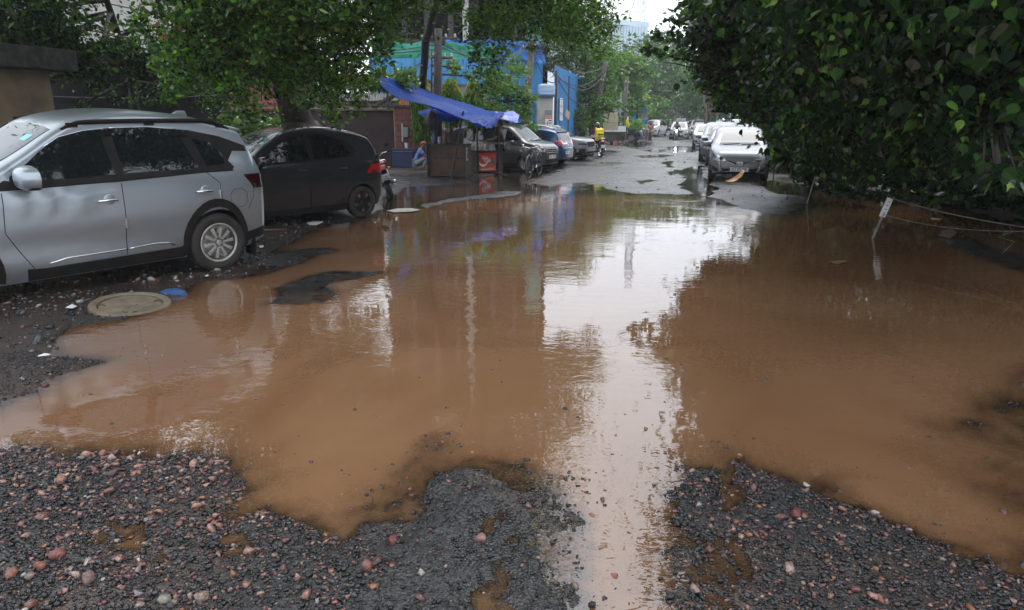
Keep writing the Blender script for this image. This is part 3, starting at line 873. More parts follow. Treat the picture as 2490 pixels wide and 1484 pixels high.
        if style == 'five' and rimm is M_RIMD:
            mb = MB()
            for k in range(5):
                a = 2 * math.pi * k / 5 + .38
                vs = [T @ Vector((rr_ * q * math.cos(a + e_), rr_ * q * math.sin(a + e_), h * .90)) for q, e_ in ((.48, 0), (.93, .10), (.93, -.34))]; vs2 = [T @ Vector((rr_ * q * math.cos(a + e_), rr_ * q * math.sin(a + e_), h * .80)) for q, e_ in ((.48, 0), (.93, .10), (.93, -.34))]
                mb.add(vs + vs2, [(0, 1, 2), (5, 4, 3), (0, 3, 4, 1), (1, 4, 5, 2), (2, 5, 3, 0)])
            mb.build('rim_insert', M_CHROME, w)
        mb = MB(); mb.lathe([(0.001, -h * .1), (rr_ * .86, -h * .1)], 24, T); mb.build('brake_disc', M_RIMD, w)
        return w
    def wheels(s, style='spoke10', rimm=None, sides=(1, -1), **k):
        for wx in s.wx:
            for sg in sides: s.wheel(wx, sg, style, rimm, **k)
    def handle(s, x, z, sg=1, m=None, L=.17):
        p, n = s.proj('L' if sg > 0 else 'R', x, z)
        mb = MB(); yo = sg * .028
        mb.tube([p + Vector((-L / 2, sg * .0, 0)), p + Vector((-L / 2 + .015, yo, 0)), p + Vector((0, yo * 1.2, .003)), p + Vector((L / 2 - .015, yo, 0)), p + Vector((L / 2, 0, 0))], [.010, .013, .014, .013, .010], 8)
        return mb.build('door_handle', m or s.paintm, s.root, smooth=True)
    def mirror(s, x, z, sg=1, m=None, size=1.0, capm=None):
        p, n = s.proj('L' if sg > 0 else 'R', x, z)
        mb = MB(); M_ = Matrix.Diagonal((.075 * size, .115 * size, .078 * size, 1))
        c = p + Vector((0.0, sg * .14 * size, .035))
        # rounded shell, flat towards the rear
        vs = []; n1_, n2_ = 16, 10; fs = []
        for i in range(n2_ + 1):
            ph = math.pi / 2 * i / n2_
            for k in range(n1_):
                a = 2 * math.pi * k / n1_
                yy = (abs(math.cos(a)) ** .7) * (1 if math.cos(a) > 0 else -1) * math.cos(ph) ** .5
                zz = (abs(math.sin(a)) ** .7) * (1 if math.sin(a) > 0 else -1) * math.cos(ph) ** .5
                vs.append(c + Vector((math.sin(ph) * .10 * size, yy * .125 * size, zz * .078 * size * (1 - .12 * yy * sg))))
        for i in range(n2_):
            for k in range(n1_): fs.append((i * n1_ + k, i * n1_ + (k + 1) % n1_, (i + 1) * n1_ + (k + 1) % n1_, (i + 1) * n1_ + k))
        fs.append(tuple(range(n1_))[::-1])
        mb.add(vs, fs)
        o = mb.build('wing_mirror', capm or s.paintm, s.root, smooth=True, angle=R(50))
        mb = MB(); mb.tube([p + Vector((.0, -sg * .03, -.03)), p + Vector((.01, sg * .06, -.035)), p + Vector((.02, sg * .12 * size, -.03))], [.035, .028, .03], 10)
        mb.sphere(c + Vector((.03, 0, -.052 * size)), (.055 * size, .11 * size, .022 * size), 12, 6)
        mb.build('mirror_base', M_BLACK, o, smooth=True)
        return o
    def plate(s, view, y, z, txt, w=.5, h=.12, yellow=False):
        p, n = s.proj(view, y, z)
        sx = 1 if view == 'F' else -1
        x = max(s.proj(view, y + d, z + e_)[0].x * sx for d in (-w / 2, 0, w / 2) for e_ in (-h / 2, h / 2)) * sx + .012 * sx
        mb = MB(); mb.box((x, y, z), (.008, w, h)); pl = mb.build('number_plate', M_PLATE, s.root, bevel=.003)
        mb = MB()
        for (dy, dz, ww, hh) in ((0, h / 2 - .004, w - .01, .004), (0, -h / 2 + .004, w - .01, .004), (w / 2 - .006, 0, .004, h - .01), (-w / 2 + .006, 0, .004, h - .01)):
            mb.box((x + .0045 * sx, y + dy, z + dz), (.002, ww, hh))
        mb.build('plate_border', M_INK, pl)
        if txt:
            lines = txt.split('\n'); nl = len(lines)
            for i, ln in enumerate(lines):
                zz = z + (nl - 1) * h / nl * .5 - i * h / nl
                B = Matrix(((0, 0, sx, x + .005 * sx), (sx, 0, 0, y), (0, 1, 0, zz), (0, 0, 0, 1)))
                text_mesh(ln, h / nl * .92, M_INK, pl, B, .001, width=w * .82, bold=.0022)
        return pl

def arc(cx, cz, r, a0, a1, n=14):
    return [(cx + r * math.cos(R(a0 + (a1 - a0) * k / n)), cz + r * math.sin(R(a0 + (a1 - a0) * k / n))) for k in range(n + 1)]
def arch_ring(cx, cz, r0, r1, a0=-8, a1=188, n=18):
    return arc(cx, cz, r1, a0, a1, n) + arc(cx, cz, r0, a1, a0, n)
def mirror_poly(p): return [(-a, b) for a, b in p]

P_SILVER = paint('silver_blue_paint', (0.31, 0.345, 0.375), 0.6, 0.30)
P_GREY = paint('dark_grey_paint', (0.034, 0.036, 0.039), 0.4, 0.24, (0.045, 0.040, 0.036))
P_BROWN = paint('grey_brown_paint', (0.07, 0.066, 0.060), 0.5, 0.30, (0.06, 0.052, 0.045))
P_BLUE = paint('blue_paint', (0.008, 0.042, 0.12), 0.4, 0.28, (0.02, 0.04, 0.07))
P_WHITE = paint('white_paint', (0.42, 0.43, 0.44), 0.0, 0.4)
P_SIL2 = paint('silver_paint', (0.165, 0.172, 0.183), 0.30, 0.45)
P_NAVY = paint('navy_paint', (0.012, 0.022, 0.06), 0.4, 0.28)
P_BLACKP = paint('black_paint', (0.012, 0.012, 0.013), 0.3, 0.25)
P_BLUEG = paint('pale_blue_grey_paint', (0.11, 0.14, 0.17), 0.4, 0.34)

# ------------------------------------------------ 1. the silver SUV in front on the left
def heading_az(deg):   # the direction the car's REAR points, as azimuth clockwise from +Y;  returns rotz for front=+x
    a = R(deg + 180)
    return math.atan2(math.cos(a), math.sin(a))

def silver_suv():
    L, W, wr = 4.36, 1.80, 0.345
    RW = -1.31; FW = 1.29
    rz = heading_az(37)
    # rear near wheel contact goes to (531,650)
    g = P(531, 650, 0.045)
    c = Vector((math.cos(rz), math.sin(rz), 0)); l = Vector((-c.y, c.x, 0))
    loc = g - c * RW - l * (W / 2 - .10); loc = g - (c * RW + l * (W / 2 - .10)) * 1.05; loc.z = 0.045
    top = [(2.18, .55), (2.175, .86), (2.10, 1.05), (1.75, 1.15), (1.30, 1.20), (.84, 1.25), (.54, 1.40), (.14, 1.66), (-.06, 1.74), (-.40, 1.80), (-.85, 1.81), (-1.30, 1.76), (-1.68, 1.66), (-1.79, 1.63), (-1.83, 1.50), (-1.92, 1.28), (-1.97, 1.15), (-2.02, 1.0), (-2.04, .72), (-2.03, .45)]
    def shp(x, z):
        d = 0
        # shoulder over the rear wheel, door hollow, lower swell
        d += 0.030 * math.exp(-((x - RW) / .62) ** 2) * math.exp(-((z - .86) / .20) ** 2)
        d += 0.022 * math.exp(-((x - FW) / .62) ** 2) * math.exp(-((z - .84) / .20) ** 2)
        d -= 0.028 * math.exp(-((x + .05) / .95) ** 2) * math.exp(-((z - (.55 + .05 * x)) / .13) ** 2)
        d += 0.016 * math.exp(-((z - .96) / .03) ** 2) * (1 if -2.1 < x < 1.0 else 0)
        return d
    c_ = Car('silver_suv', L, W, top, .23, belt=[(-2.2, 1.16), (-1.4, 1.155), (1.0, 1.10), (2.2, 1.0)], tum=.36, crown=.085, wheels=(FW, RW), wr=wr,
             paintm=P_SILVER, shape=shp, loc=loc, rz=rz, roll=R(-2.6), nx=150, scale=1.05,
             label='large silver blue car with chrome door handles and black roof rails nearest on the left', cat='car', group='cars parked along the left side')
    c_.xm = ([-2.18, -1.85, -.85, -.05, .70, .82, 1.02, 1.3, 3], [-2.03, -1.76, -.90, -.30, .38, .50, .80, 1.3, 3])
    c_.zm = ([0, .5, .90, 1.03, 1.45, 3], [0, .5, .95, 1.17, 1.585, 3.13])
    ZM_ = c_.zm
    for sd, sg in (('L', 1), ('R', -1)):
        # black window band
        band = [(1.02, 1.00), (.80, 1.17), (.50, 1.37), (.28, 1.455), (-.10, 1.505), (-.62, 1.515), (-1.15, 1.475), (-1.55, 1.405), (-1.98, 1.27), (-1.93, 1.225), (-1.70, 1.235), (-1.60, 1.13), (-1.66, 1.06), (-1.63, 1.03), (-1.20, 1.03), (0.0, 1.01)]
        bnd = c_.drape(sd, band, M_BLACK, 'window_surround', .003, .06)
        w1 = [(.86, 1.035), (.67, 1.20), (.44, 1.335), (.22, 1.40), (.02, 1.425), (-.02, 1.05), (.4, 1.04)]
        w2 = [(-.13, 1.055), (-.11, 1.43), (-.55, 1.44), (-1.02, 1.405), (-1.16, 1.07)]
        w3 = [(-1.27, 1.08), (-1.17, 1.385), (-1.40, 1.34), (-1.55, 1.20), (-1.53, 1.10)]
        for q in (w1, w2, w3): c_.drape(sd, q, M_GLASS, 'side_window', .006, .07)
        # rain visors with a chrome line
        v1 = [(.90, 1.11), (.66, 1.30), (.44, 1.42), (.18, 1.478), (-.06, 1.498), (-.06, 1.425), (.18, 1.405), (.42, 1.345), (.64, 1.225), (.82, 1.07)]
        v2 = [(-.08, 1.50), (-.62, 1.508), (-1.12, 1.47), (-1.12, 1.40), (-.62, 1.435), (-.08, 1.43)]
        c_.drape(sd, v1, M_GLASS, 'rain_visor', .016, .06); c_.drape(sd, v2, M_GLASS, 'rain_visor', .016, .06)
        c_.line(sd, [(.60, 1.34), (.44, 1.425), (.18, 1.482), (-.05, 1.500)], r=.007, m=M_CHROME, name='chrome_strip', off=0, parent=c_.root)
        c_.line(sd, [(-.10, 1.504), (-.62, 1.512), (-1.0, 1.487)], r=.008, m=M_CHROME, name='chrome_strip', parent=c_.root)
        c_.line(sd, [(.99, .995), (0.0, 1.005), (-1.20, 1.025), (-1.63, 1.025)], r=.010, m=M_BLACK, name='waist_strip', parent=c_.root)
        # door gaps
        c_.line(sd, [(-.055, .99), (-.05, .70), (-.03, .36)], r=.004)
        c_.line(sd, [(-1.24, 1.02), (-1.40, .95), (-1.37, .80), (-1.40, .70)], r=.004)
        c_.line(sd, [(.98, .98), (1.0, .70), (.86, .33)], r=.004)
        c_.line(sd, [(-1.93, .96), (-1.90, .80), (-1.80, .68)], r=.003)
        fl = chaikin_closed([(-1.52, .90), (-1.78, .90), (-1.80, .72), (-1.54, .70)], 1)
        if sg > 0: c_.line(sd, fl + [fl[0]], r=.0025)
        # cladding
        c_.drape(sd, arch_ring(RW, wr, wr * 1.14, wr * 1.14 + .085, -12, 190), M_BLACK, 'arch_cladding', .012, .06)
        xm_ = c_.xm; c_.xm = None; c_.zm = None; c_.xm = xm_ and ([-9, 9], [-9, 9]); c_.zm = ([-9, 9], [-9, 9])
        c_.drape(sd, arch_ring(FW, wr, wr * 1.14, wr * 1.14 + .085, -10, 192), M_BLACK, 'arch_cladding', .012, .06)
        c_.xm = xm_; c_.zm = ZM_
        c_.drape(sd, [(FW - .38, .24), (FW - .38, .36), (.80, .345), (-.80, .36), (RW + .47, .38), (RW + .47, .24)], M_BLACK, 'sill_cladding', .012, .06)
        c_.line(sd, [(.76, .385), (.60, .415), (0.0, .42), (-.04, .42)], r=.010, m=M_CHROME, name='sill_strip', parent=c_.root)
        c_.line(sd, [(-.07, .42), (-.40, .435), (-.62, .425), (-.70, .39)], r=.010, m=M_CHROME, name='sill_strip', parent=c_.root)
        c_.drape(sd, [(RW - .48, .24), (RW - .46, .42), (-2.10, .46), (-2.12, .28)], M_BLACK, 'bumper_skirt', .006, .06)
        # handles
        for hx, hz in ((.12, .895), (-1.16, .905)):
            p, n = c_.proj(sd, hx - .02, hz)
            mb = MB(); mb.sphere(p - Vector((0, sg * .004, 0)), (.062, .010, .060), 18, 10); mb.build('handle_recess', P_SILVER, c_.root, smooth=True)
            c_.handle(hx, hz, sg, M_CHROME, .20)
        for hx, hz in ((-.052, .67), (-1.385, .86)):
            p, n = c_.proj(sd, hx, hz); mb = MB(); mb.box(p + Vector((0, sg * .004, 0)), (.022, .022, .10)); mb.build('edge_guard', M_CHROME, c_.root, bevel=.003)
        # tail lamp wraps the corner
        c_.drape(sd, [(-1.78, .985), (-2.14, .995), (-2.14, .89), (-1.92, .895)], M_REDD, 'tail_lamp', .010, .05)
        c_.line(sd, [(-1.78, .99), (-2.1, .99)], r=.006, m=M_BLACK, name='lamp_trim', parent=c_.root)
        c_.mirror(.83, 1.045, sg, size=1.42)
        # roof rail
        q = []
        for x in np.linspace(.10, -1.66, 24):
            zt = c_.topf(x); e0 = min(1, (.10 - x) / .25, (x + 1.66) / .25)
            p, n = c_.hit((x, sg * .66, 3), (0, 0, -1))
            q.append(p + Vector((0, 0, .004 + .034 * max(0, e0) ** .6)))
        mb = MB(); mb.tube(q, [.012 + .010 * min(1, k / 3, (23 - k) / 3) for k in range(24)], 8)
        for x in (0, -.75, -1.55):
            p, n = c_.hit((x, sg * .66, 3), (0, 0, -1)); mb.box(p + Vector((0, 0, .015)), (.10, .03, .04))
        mb.build('roof_rail', M_BLACK, c_.root, smooth=True, angle=R(45))
    # windscreen, rear glass, lamps, spoiler, antenna, wiper
    c_.drape('T', [(.80, .62), (.86, 0), (.80, -.62), (.16, -.56), (.13, 0), (.16, .56)], M_GLASSW, 'windscreen', .005, .08)
    c_.drape('T', [(.36, .34), (.36, .48), (.28, .48), (.28, .34)], M_STICK, 'windscreen_sticker', .008, .05)
    c_.drape('B', [(-.55, 1.54), (.55, 1.54), (.64, 1.24), (-.64, 1.24)], M_GLASS, 'rear_window', .006, .07)
    c_.drape('F', [(-.80, .80), (-.80, .88), (-.45, .86), (-.45, .80)], M_LAMP, 'headlamp', .006, .05)
    c_.drape('F', [(.80, .80), (.80, .88), (.45, .86), (.45, .80)], M_LAMP, 'headlamp', .006, .05)
    c_.drape('F', [(-.55, .35), (-.6, .70), (.6, .70), (.55, .35)], M_BLACK, 'grille', .006, .07)
    mb = MB(); mb.prism([(-1.52, 1.69), (-1.85, 1.62), (-1.86, 1.59), (-1.62, 1.60)], lambda u, v, w: Vector((u, w, v)), -.60, .60); mb.build('spoiler', P_SILVER, c_.root, bevel=.02)
    p, n = c_.hit((-1.42, 0, 3), (0, 0, -1))
    mb = MB(); mb.prism([(.13, -.01), (.05, .045), (.0, .068), (-.09, .068), (-.115, .0), (-.12, -.02)], lambda u, v, w: p + Vector((u, w, v)), -.022, .022); mb.build('roof_fin', P_SILVER, c_.root, bevel=.012)
    c_.wheels('spoke10', width=.215)
    mb = MB(); mb.box((RW - .47, W / 2 - .14, .25), (.02, .2, .26)); mb.build('mud_flap', M_BLACK, c_.root, bevel=.004)
    mb = MB(); mb.box((0, 0, .30), (3.9, 1.35, .16)); mb.build('underbody', M_ARCH, c_.root)
    return c_
silver_suv()
# ------------------------------------------------ the other cars: one template per body type, each with its own face
TOPS = {
 'hatch': (3.77, 1.53, [(1.88,.5),(1.87,.70),(1.78,.83),(1.45,.94),(1.05,1.01),(.88,1.05),(.60,1.22),(.28,1.40),(.05,1.475),(-.3,1.525),(-.75,1.53),(-1.2,1.48),(-1.5,1.42),(-1.63,1.37),(-1.74,1.15),(-1.80,1.0),(-1.86,.85),(-1.885,.65),(-1.87,.42)],
    [[(.76,.985),(.50,1.19),(.24,1.335),(-.05,1.40),(-.08,1.02)], [(-.20,1.025),(-.18,1.40),(-.55,1.39),(-.95,1.29),(-1.12,1.10),(-1.02,1.05)]],
    [(.93,.955),(.74,1.10),(.46,1.29),(.20,1.41),(-.10,1.45),(-.55,1.44),(-1.0,1.34),(-1.28,1.14),(-1.16,1.03),(-.1,.985)],
    [(1.05,1.0),(.30,1.38)], [(-1.66,1.33),(-1.80,1.00)]),
 'tall': (3.65, 1.67, [(1.82,.5),(1.815,.80),(1.74,.93),(1.45,1.02),(1.18,1.07),(1.02,1.12),(.75,1.35),(.45,1.58),(.25,1.635),(-.3,1.67),(-1.0,1.66),(-1.55,1.62),(-1.70,1.56),(-1.76,1.2),(-1.80,1.0),(-1.825,.7),(-1.81,.42)],
    [[(.86,1.10),(.55,1.36),(.38,1.50),(-.02,1.53),(-.04,1.07)], [(-.14,1.07),(-.12,1.53),(-.98,1.52),(-1.0,1.08)], [(-1.10,1.09),(-1.08,1.50),(-1.4,1.48),(-1.42,1.12)]],
    [(.97,1.06),(.62,1.36),(.40,1.545),(-.1,1.575),(-1.05,1.56),(-1.52,1.52),(-1.56,1.06),(-.1,1.03)],
    [(1.15,1.08),(.47,1.57)], [(-1.70,1.52),(-1.78,1.08)]),
 'suv': (4.25, 1.64, [(2.12,.55),(2.115,.84),(2.02,.97),(1.70,1.05),(1.25,1.09),(1.0,1.13),(.72,1.32),(.40,1.515),(.18,1.58),(-.3,1.635),(-.9,1.64),(-1.45,1.59),(-1.78,1.53),(-1.92,1.36),(-2.02,1.15),(-2.08,1.0),(-2.12,.8),(-2.11,.45)],
    [[(.84,1.04),(.60,1.24),(.36,1.40),(.0,1.46),(-.03,1.06)], [(-.13,1.06),(-.11,1.46),(-.65,1.47),(-1.08,1.43),(-1.14,1.07)], [(-1.25,1.08),(-1.18,1.41),(-1.48,1.34),(-1.62,1.13)]],
    [(1.02,1.0),(.74,1.20),(.42,1.42),(.02,1.51),(-.65,1.53),(-1.2,1.48),(-1.6,1.38),(-1.80,1.12),(-1.70,1.05),(-.1,1.01)],
    [(1.22,1.09),(.42,1.50)], [(-1.84,1.45),(-2.03,1.10)]),
}
class StdCar(Car):
    def __init__(s, kind, L, W, Ht, pm_, anchor, px, az_f, label, group, name='car', wheel='multi', rimm=None, rails=False, clad=False, wr=.31,
                 sides=('L', 'R'), scale=1.0, z0=0.02, wb=.66, handles=True, vis_handles=None, detail=True, crown=.10, glass=None, nx=100, roof=None):
        L0, H0, top, wins, band, ws, rw = TOPS[kind]
        fx, fz = L / L0, Ht / H0
        sc = lambda p: [(a * fx, b * fz) for a, b in p]
        wheels = (L / 2 - L * .185, L / 2 - L * .185 - L * wb)
        rz = R(90 - az_f)
        c = Vector((math.cos(rz), math.sin(rz), 0)); l = Vector((-c.y, c.x, 0))
        ax = {'F': wheels[0], 'R': wheels[1], 'C': 0}[anchor[0]]; ay = {'L': 1, 'R': -1, 'C': 0}[anchor[1]] * (W / 2 - .09)
        g = P(*px, z0); loc = g - (c * ax + l * ay) * scale; loc.z = z0
        s.kx, s.kz = fx, fz
        s.xm = ([-9, -1.02 * fx, -.07 * fx, .76 * fx, 9], [-9, -1.03 * fx, -.25 * fx, .71 * fx, 9]); s.zm = ([-9, 9], [-9, 9])
        rwx = wheels[1]
        def shp(x, z):
            d = .020 * math.exp(-((x - rwx) / .45) ** 2) * math.exp(-((z - .62 * Ht / 1.53) / .18) ** 2) + .018 * math.exp(-((x - wheels[0]) / .45) ** 2) * math.exp(-((z - .62) / .18) ** 2)
            d -= .018 * math.exp(-((x) / .9) ** 2) * math.exp(-((z - .45) / .12) ** 2)
            d += .012 * math.exp(-((z - .90 * fz) / .03) ** 2)
            return d
        super().__init__(name, L, W, sc(top), .19 if kind != 'suv' else .23, belt=[(-L / 2, 1.0 * fz), (L / 2, .90 * fz)], tum=.34 if kind != 'tall' else .22, crown=crown,
                         wheels=wheels, wr=wr, paintm=pm_, shape=shp, loc=loc, rz=rz, label=label, cat='car', group=group, scale=scale, nx=nx)
        G = glass or M_GLASS
        for sd in sides:
            sg = 1 if sd == 'L' else -1
            s.drape(sd, sc(band), M_BLACK, 'window_surround', .003, .07, rnd=1)
            for w in wins: s.drape(sd, sc(w), G, 'side_window', .006, .08)
            if clad:
                for wx in wheels: s.drape(sd, arch_ring(wx, wr, wr * 1.14, wr * 1.14 + .07, -8, 188, 12), M_BLACK, 'arch_cladding', .010, .07)
            s.drape(sd, [(wheels[0] - wr * 1.3, .2), (wheels[0] - wr * 1.3, .30 if not clad else .36), (rwx + wr * 1.3, .30 if not clad else .38), (rwx + wr * 1.3, .2)], M_BLACK, 'sill_cladding', .006, .08)
            if detail:
                s.line(sd, [(-.06 * fx, 1.0 * fz), (-.05 * fx, .6), (-.03, .33)], r=.004, step=.1)
                s.line(sd, [(-1.10 * fx, 1.02 * fz), (-1.18 * fx, .85 * fz), (-.95 * fx, .5), (-.72 * fx, .33)], r=.0035, step=.1)
                s.line(sd, [(.92 * fx, .95 * fz), (.90 * fx, .7), (.82 * fx, .33)], r=.0035, step=.1)
                for hx in (.10 * fx, -.86 * fx): s.handle(hx, .86 * fz, sg)
            s.mirror(.72 * fx, 1.0 * fz, sg, size=.95)
            if rails:
                q = []
                for x in np.linspace(.32 * fx, -1.5 * fx, 14):
                    e0 = max(0, min(1, (.32 * fx - x) / .2, (x + 1.5 * fx) / .2)); p, n = s.hit((x, sg * W * .36, 3), (0, 0, -1)); q.append(p + Vector((0, 0, .004 + .035 * e0)))
                mb = MB(); mb.tube(q, .016, 6); mb.build('roof_rail', rails, s.root, smooth=True)
        hw = W / 2
        (a0, b0), (a1, b1) = sc(ws)
        s.drape('T', [(a0, hw * .68), (a0 + .06, 0), (a0, -hw * .68), (a1, -hw * .58), (a1 - .03, 0), (a1, hw * .58)], M_GLASSW, 'windscreen', .005, .09)
        (a0, b0), (a1, b1) = sc(rw)
        s.drape('B', [(-hw * .60, b0), (hw * .60, b0), (hw * .74, b1), (-hw * .74, b1)], M_GLASS, 'rear_window', .006, .08)
        if detail:
            p, n = s.proj('T', ws[0][0] * fx - .03, 0.0)
            for y0_, y1_ in ((.05, .55), (-.5, .0)):
                pa, _ = s.proj('T', ws[0][0] * fx - .02, y0_ * hw * 1.1); pb, _ = s.proj('T', ws[0][0] * fx - .12, y1_ * hw * 1.1)
                mb = MB(); mb.tube([pa + Vector((0, 0, .012)), pb + Vector((0, 0, .014))], .007, 5); mb.build('wiper', M_BLACK, s.root)
        mb = MB(); mb.box((0, 0, .27), (L * .88, W * .74, .14)); mb.build('underbody', M_ARCH, s.root)
        s.wheels(wheel, rimm, width=.19)
    def front(s, lamp, grille=(), fog=(), lampm=None, plate=None, plate_z=.34, chrome=(), fogm=None, badge=None, gm=None):
        for sg in (1, -1):
            s.drape('F', [(y * sg, z) for y, z in lamp], lampm or M_LAMP, 'headlamp', .006, .045, rnd=1)
            for f in fog: s.drape('F', [(y * sg, z) for y, z in f], fogm or M_BLACK, 'fog_lamp', .006, .05)
        for g in grille: s.drape('F', g, gm or M_BLACK, 'grille', .006, .05)
        for g in chrome: s.line('F', g, r=.009, m=M_CHROME, name='chrome_strip', parent=s.root, off=.004)
        if badge:
            p, n = s.proj('F', 0, badge); mb = MB()
            T = Matrix.Translation(p + Vector((.016, 0, 0))) @ Matrix.Rotation(R(90), 4, 'Y') @ Matrix.Diagonal((.55, 1, 1, 1))
            ring = [T @ Vector((.085 * math.cos(a), .085 * math.sin(a), 0)) for a in np.linspace(0, 2 * math.pi, 25)]
            mb.tube(ring, .008, 6); mb.tube([T @ Vector((.055, -.045, 0)), T @ Vector((-.055, -.025, 0))], .009, 6); mb.tube([T @ Vector((.055, .025, 0)), T @ Vector((-.055, .045, 0))], .009, 6)
            mb.tube([T @ Vector((-.005, -.035, 0)), T @ Vector((.005, .035, 0))], .008, 6)
            mb.build('badge', M_CHROME, s.root, smooth=True)
        if plate is not None: s.plate('F', 0, plate_z, plate)
    def back(s, lampB, lampS=None, lampm=None, plate=None, plate_z=.75, skirt=None, pw=.5, ph=.12):
        for sg in (1, -1): s.drape('B', [(y * sg, z) for y, z in lampB], lampm or M_RED, 'tail_lamp', .008, .05)
        if lampS:
            for sd in ('L', 'R'): s.drape(sd, lampS, lampm or M_RED, 'tail_lamp', .008, .03, rnd=1)
        if skirt: s.drape('B', skirt, M_BLACK, 'bumper_skirt', .006, .06)
        if plate is not None: s.plate('B', 0, plate_z, plate, pw, ph)
    def spoiler(s, m=None):
        hz = s.kz; fx = s.kx
        x, z = s.top[-1][0] if False else -1.55 * fx, s.topf(-1.55 * fx)
        mb = MB(); mb.prism([(x + .12, z + .01), (x - .13, z - .045), (x - .14, z - .065), (x + .1, z - .04)], lambda u, v, w: Vector((u, w, v)), -s.W * .34, s.W * .34)
        mb.build('spoiler', m or s.paintm, s.root, bevel=.012)

GL, GR = 'cars parked along the left side', 'cars parked along the right side'
# grey hatchback behind the silver one
tg = StdCar('hatch', 3.77, 1.68, 1.70, P_GREY, 'RL', (880, 529), 180 + 43, 'dark grey hatchback with black wheels parked behind the silver blue car', GL, 'grey_hatchback', 'five', M_RIMD, wr=.30, z0=.0, nx=140)
tg.back([(.50, .96), (.80, 1.00), (.82, .84), (.62, .82)], [(-1.52, .99), (-1.9, 1.03), (-1.9, .80), (-1.74, .84)], M_RED, plate='', plate_z=.72)
tg.front([(.45, .62), (.80, .76), (.82, .64), (.5, .56)], [[(-.5, .3), (-.5, .5), (.5, .5), (.5, .3)]])
tg.spoiler(M_BLACK)
for k in range(5):   # bright tips on the black wheel
    pass
tg.drape('T', [(.62, -.30), (.62, -.42), (.56, -.42), (.56, -.30)], M_STICK, 'windscreen_sticker', .009, .05)
tg.drape('T', [(.50, .45), (.50, .56), (.45, .56), (.45, .45)], M_STICK, 'windscreen_sticker', .009, .05)
# tall brown-grey hatchback by the stall
wg = StdCar('tall', 3.655, 1.62, 1.675, P_BROWN, 'FR', (1279, 419), 121, 'grey brown tall hatchback facing the road behind the parked bicycle', GL, 'tall_hatchback', 'spoke10', wr=.30, sides=('R', 'L'), z0=0)
wg.front([(.42, .70), (.50, .86), (.74, .93), (.78, .72)], [[(-.36, .68), (-.36, .80), (.36, .80), (.36, .68)], [(-.42, .26), (-.46, .44), (.46, .44), (.42, .26)]], [[(.58, .30), (.58, .40), (.70, .42), (.70, .32)]], plate='DL 8C', plate_z=.53,
         chrome=[[(-.38, .745), (0, .735), (.38, .745)], [(-.38, .81), (.38, .81)], [(-.38, .68), (.38, .68)]])
wg.drape('R', [(1.02, .76), (1.09, .76), (1.09, .73), (1.02, .73)], M_AMBER, 'side_indicator', .008, .05)
# silver crossover
kq = StdCar('suv', 4.225, 1.76, 1.61, P_SIL2, 'FR', (1382, 393), 118, 'silver crossover with bright roof rails parked between the blue hatchback and tarpaulin heaps', GL, 'silver_crossover', 'five', wr=.335, rails=M_CHROME, clad=True, z0=0)
kq.front([(.45, .84), (.55, .94), (.80, .96), (.80, .86)], [[(-.40, .64), (-.46, .86), (.46, .86), (.40, .64)], [(-.5, .28), (-.55, .45), (.55, .45), (.5, .28)]], [[(.52, .72), (.52, .79), (.78, .80), (.78, .74)], [(.55, .36), (.60, .58), (.82, .56), (.80, .40)]], lampm=M_LAMPD, plate=None,
         chrome=[[(-.46, .87), (.46, .87)]])
kq.drape('R', [(1.55, .28), (1.62, .42), (2.1, .40), (2.1, .28)], M_BLACK, 'bumper_skirt', .006, .06)
# blue hatchback, tail to the road
bl = StdCar('hatch', 3.995, 1.745, 1.51, P_BLUE, 'RL', (1330, 404), 180 + 114, 'blue hatchback with its red tail lamps towards the road', GL, 'blue_hatchback', 'multi', wr=.31, z0=0, glass=M_GLASSW, nx=120)
bl.back([(.44, .98), (.78, 1.05), (.84, .80), (.48, .84)], [(-1.70, 1.02), (-2.1, 1.02), (-2.1, .78), (-1.84, .82)], M_RED, plate='HR 26', plate_z=.52)
bl.drape('B', [(.50, .94), (.56, .95), (.56, .86), (.50, .86)], M_WHITEP, 'reversing_lamp', .014, .03)
bl.drape('L', [(-1.90, .94), (-1.98, .94), (-1.98, .86), (-1.90, .87)], M_WHITEP, 'reversing_lamp', .014, .03)
bl.spoiler(M_BLACK)
bl.line('B', [(-.5, .70), (.5, .70)], r=.012, m=M_CHROME, name='chrome_strip', parent=bl.root)
# navy car behind the stall
nv = StdCar('suv', 4.2, 1.74, 1.62, P_NAVY, 'RR', (1120, 408), 108, 'dark navy car hidden behind the tea stall', GL, 'navy_car', 'multi', wr=.33, z0=0, detail=False, nx=70)
nv.back([(.5, 1.02), (.8, 1.04), (.8, .85), (.6, .85)], [(-1.85, 1.02), (-2.1, 1.02), (-2.1, .86), (-1.95, .86)], M_RED)
# navy estate and white car by the second stall
n2 = StdCar('suv', 4.5, 1.83, 1.72, P_NAVY, 'FR', (1535, 346), 112, 'dark blue car parked beside the food cart with the women standing before it', GL, 'blue_car', 'spoke10', wr=.36, z0=0, nx=80, glass=M_GLASSW)
n2.front([(.45, .80), (.55, .92), (.84, .96), (.84, .84)], [[(-.5, .5), (-.5, .86), (.5, .86), (.5, .5)]], [[(.6, .45), (.6, .6), (.8, .6), (.8, .48)]], chrome=[[(-.5, .87), (.5, .87)], [(-.5, .5), (-.5, .86)], [(.5, .5), (.5, .86)]])
w2 = StdCar('suv', 4.4, 1.80, 1.72, P_WHITE, 'FR', (1551, 340), 112, 'white car with its bonnet showing beyond the dark blue car', GL, 'white_car', 'spoke10', wr=.35, z0=0, nx=80)
w2.front([(.45, .80), (.55, .92), (.84, .96), (.84, .84)], [[(-.45, .34), (-.5, .7), (.5, .7), (.45, .34)]], [[(.6, .40), (.55, .6), (.82, .6), (.8, .45)]])
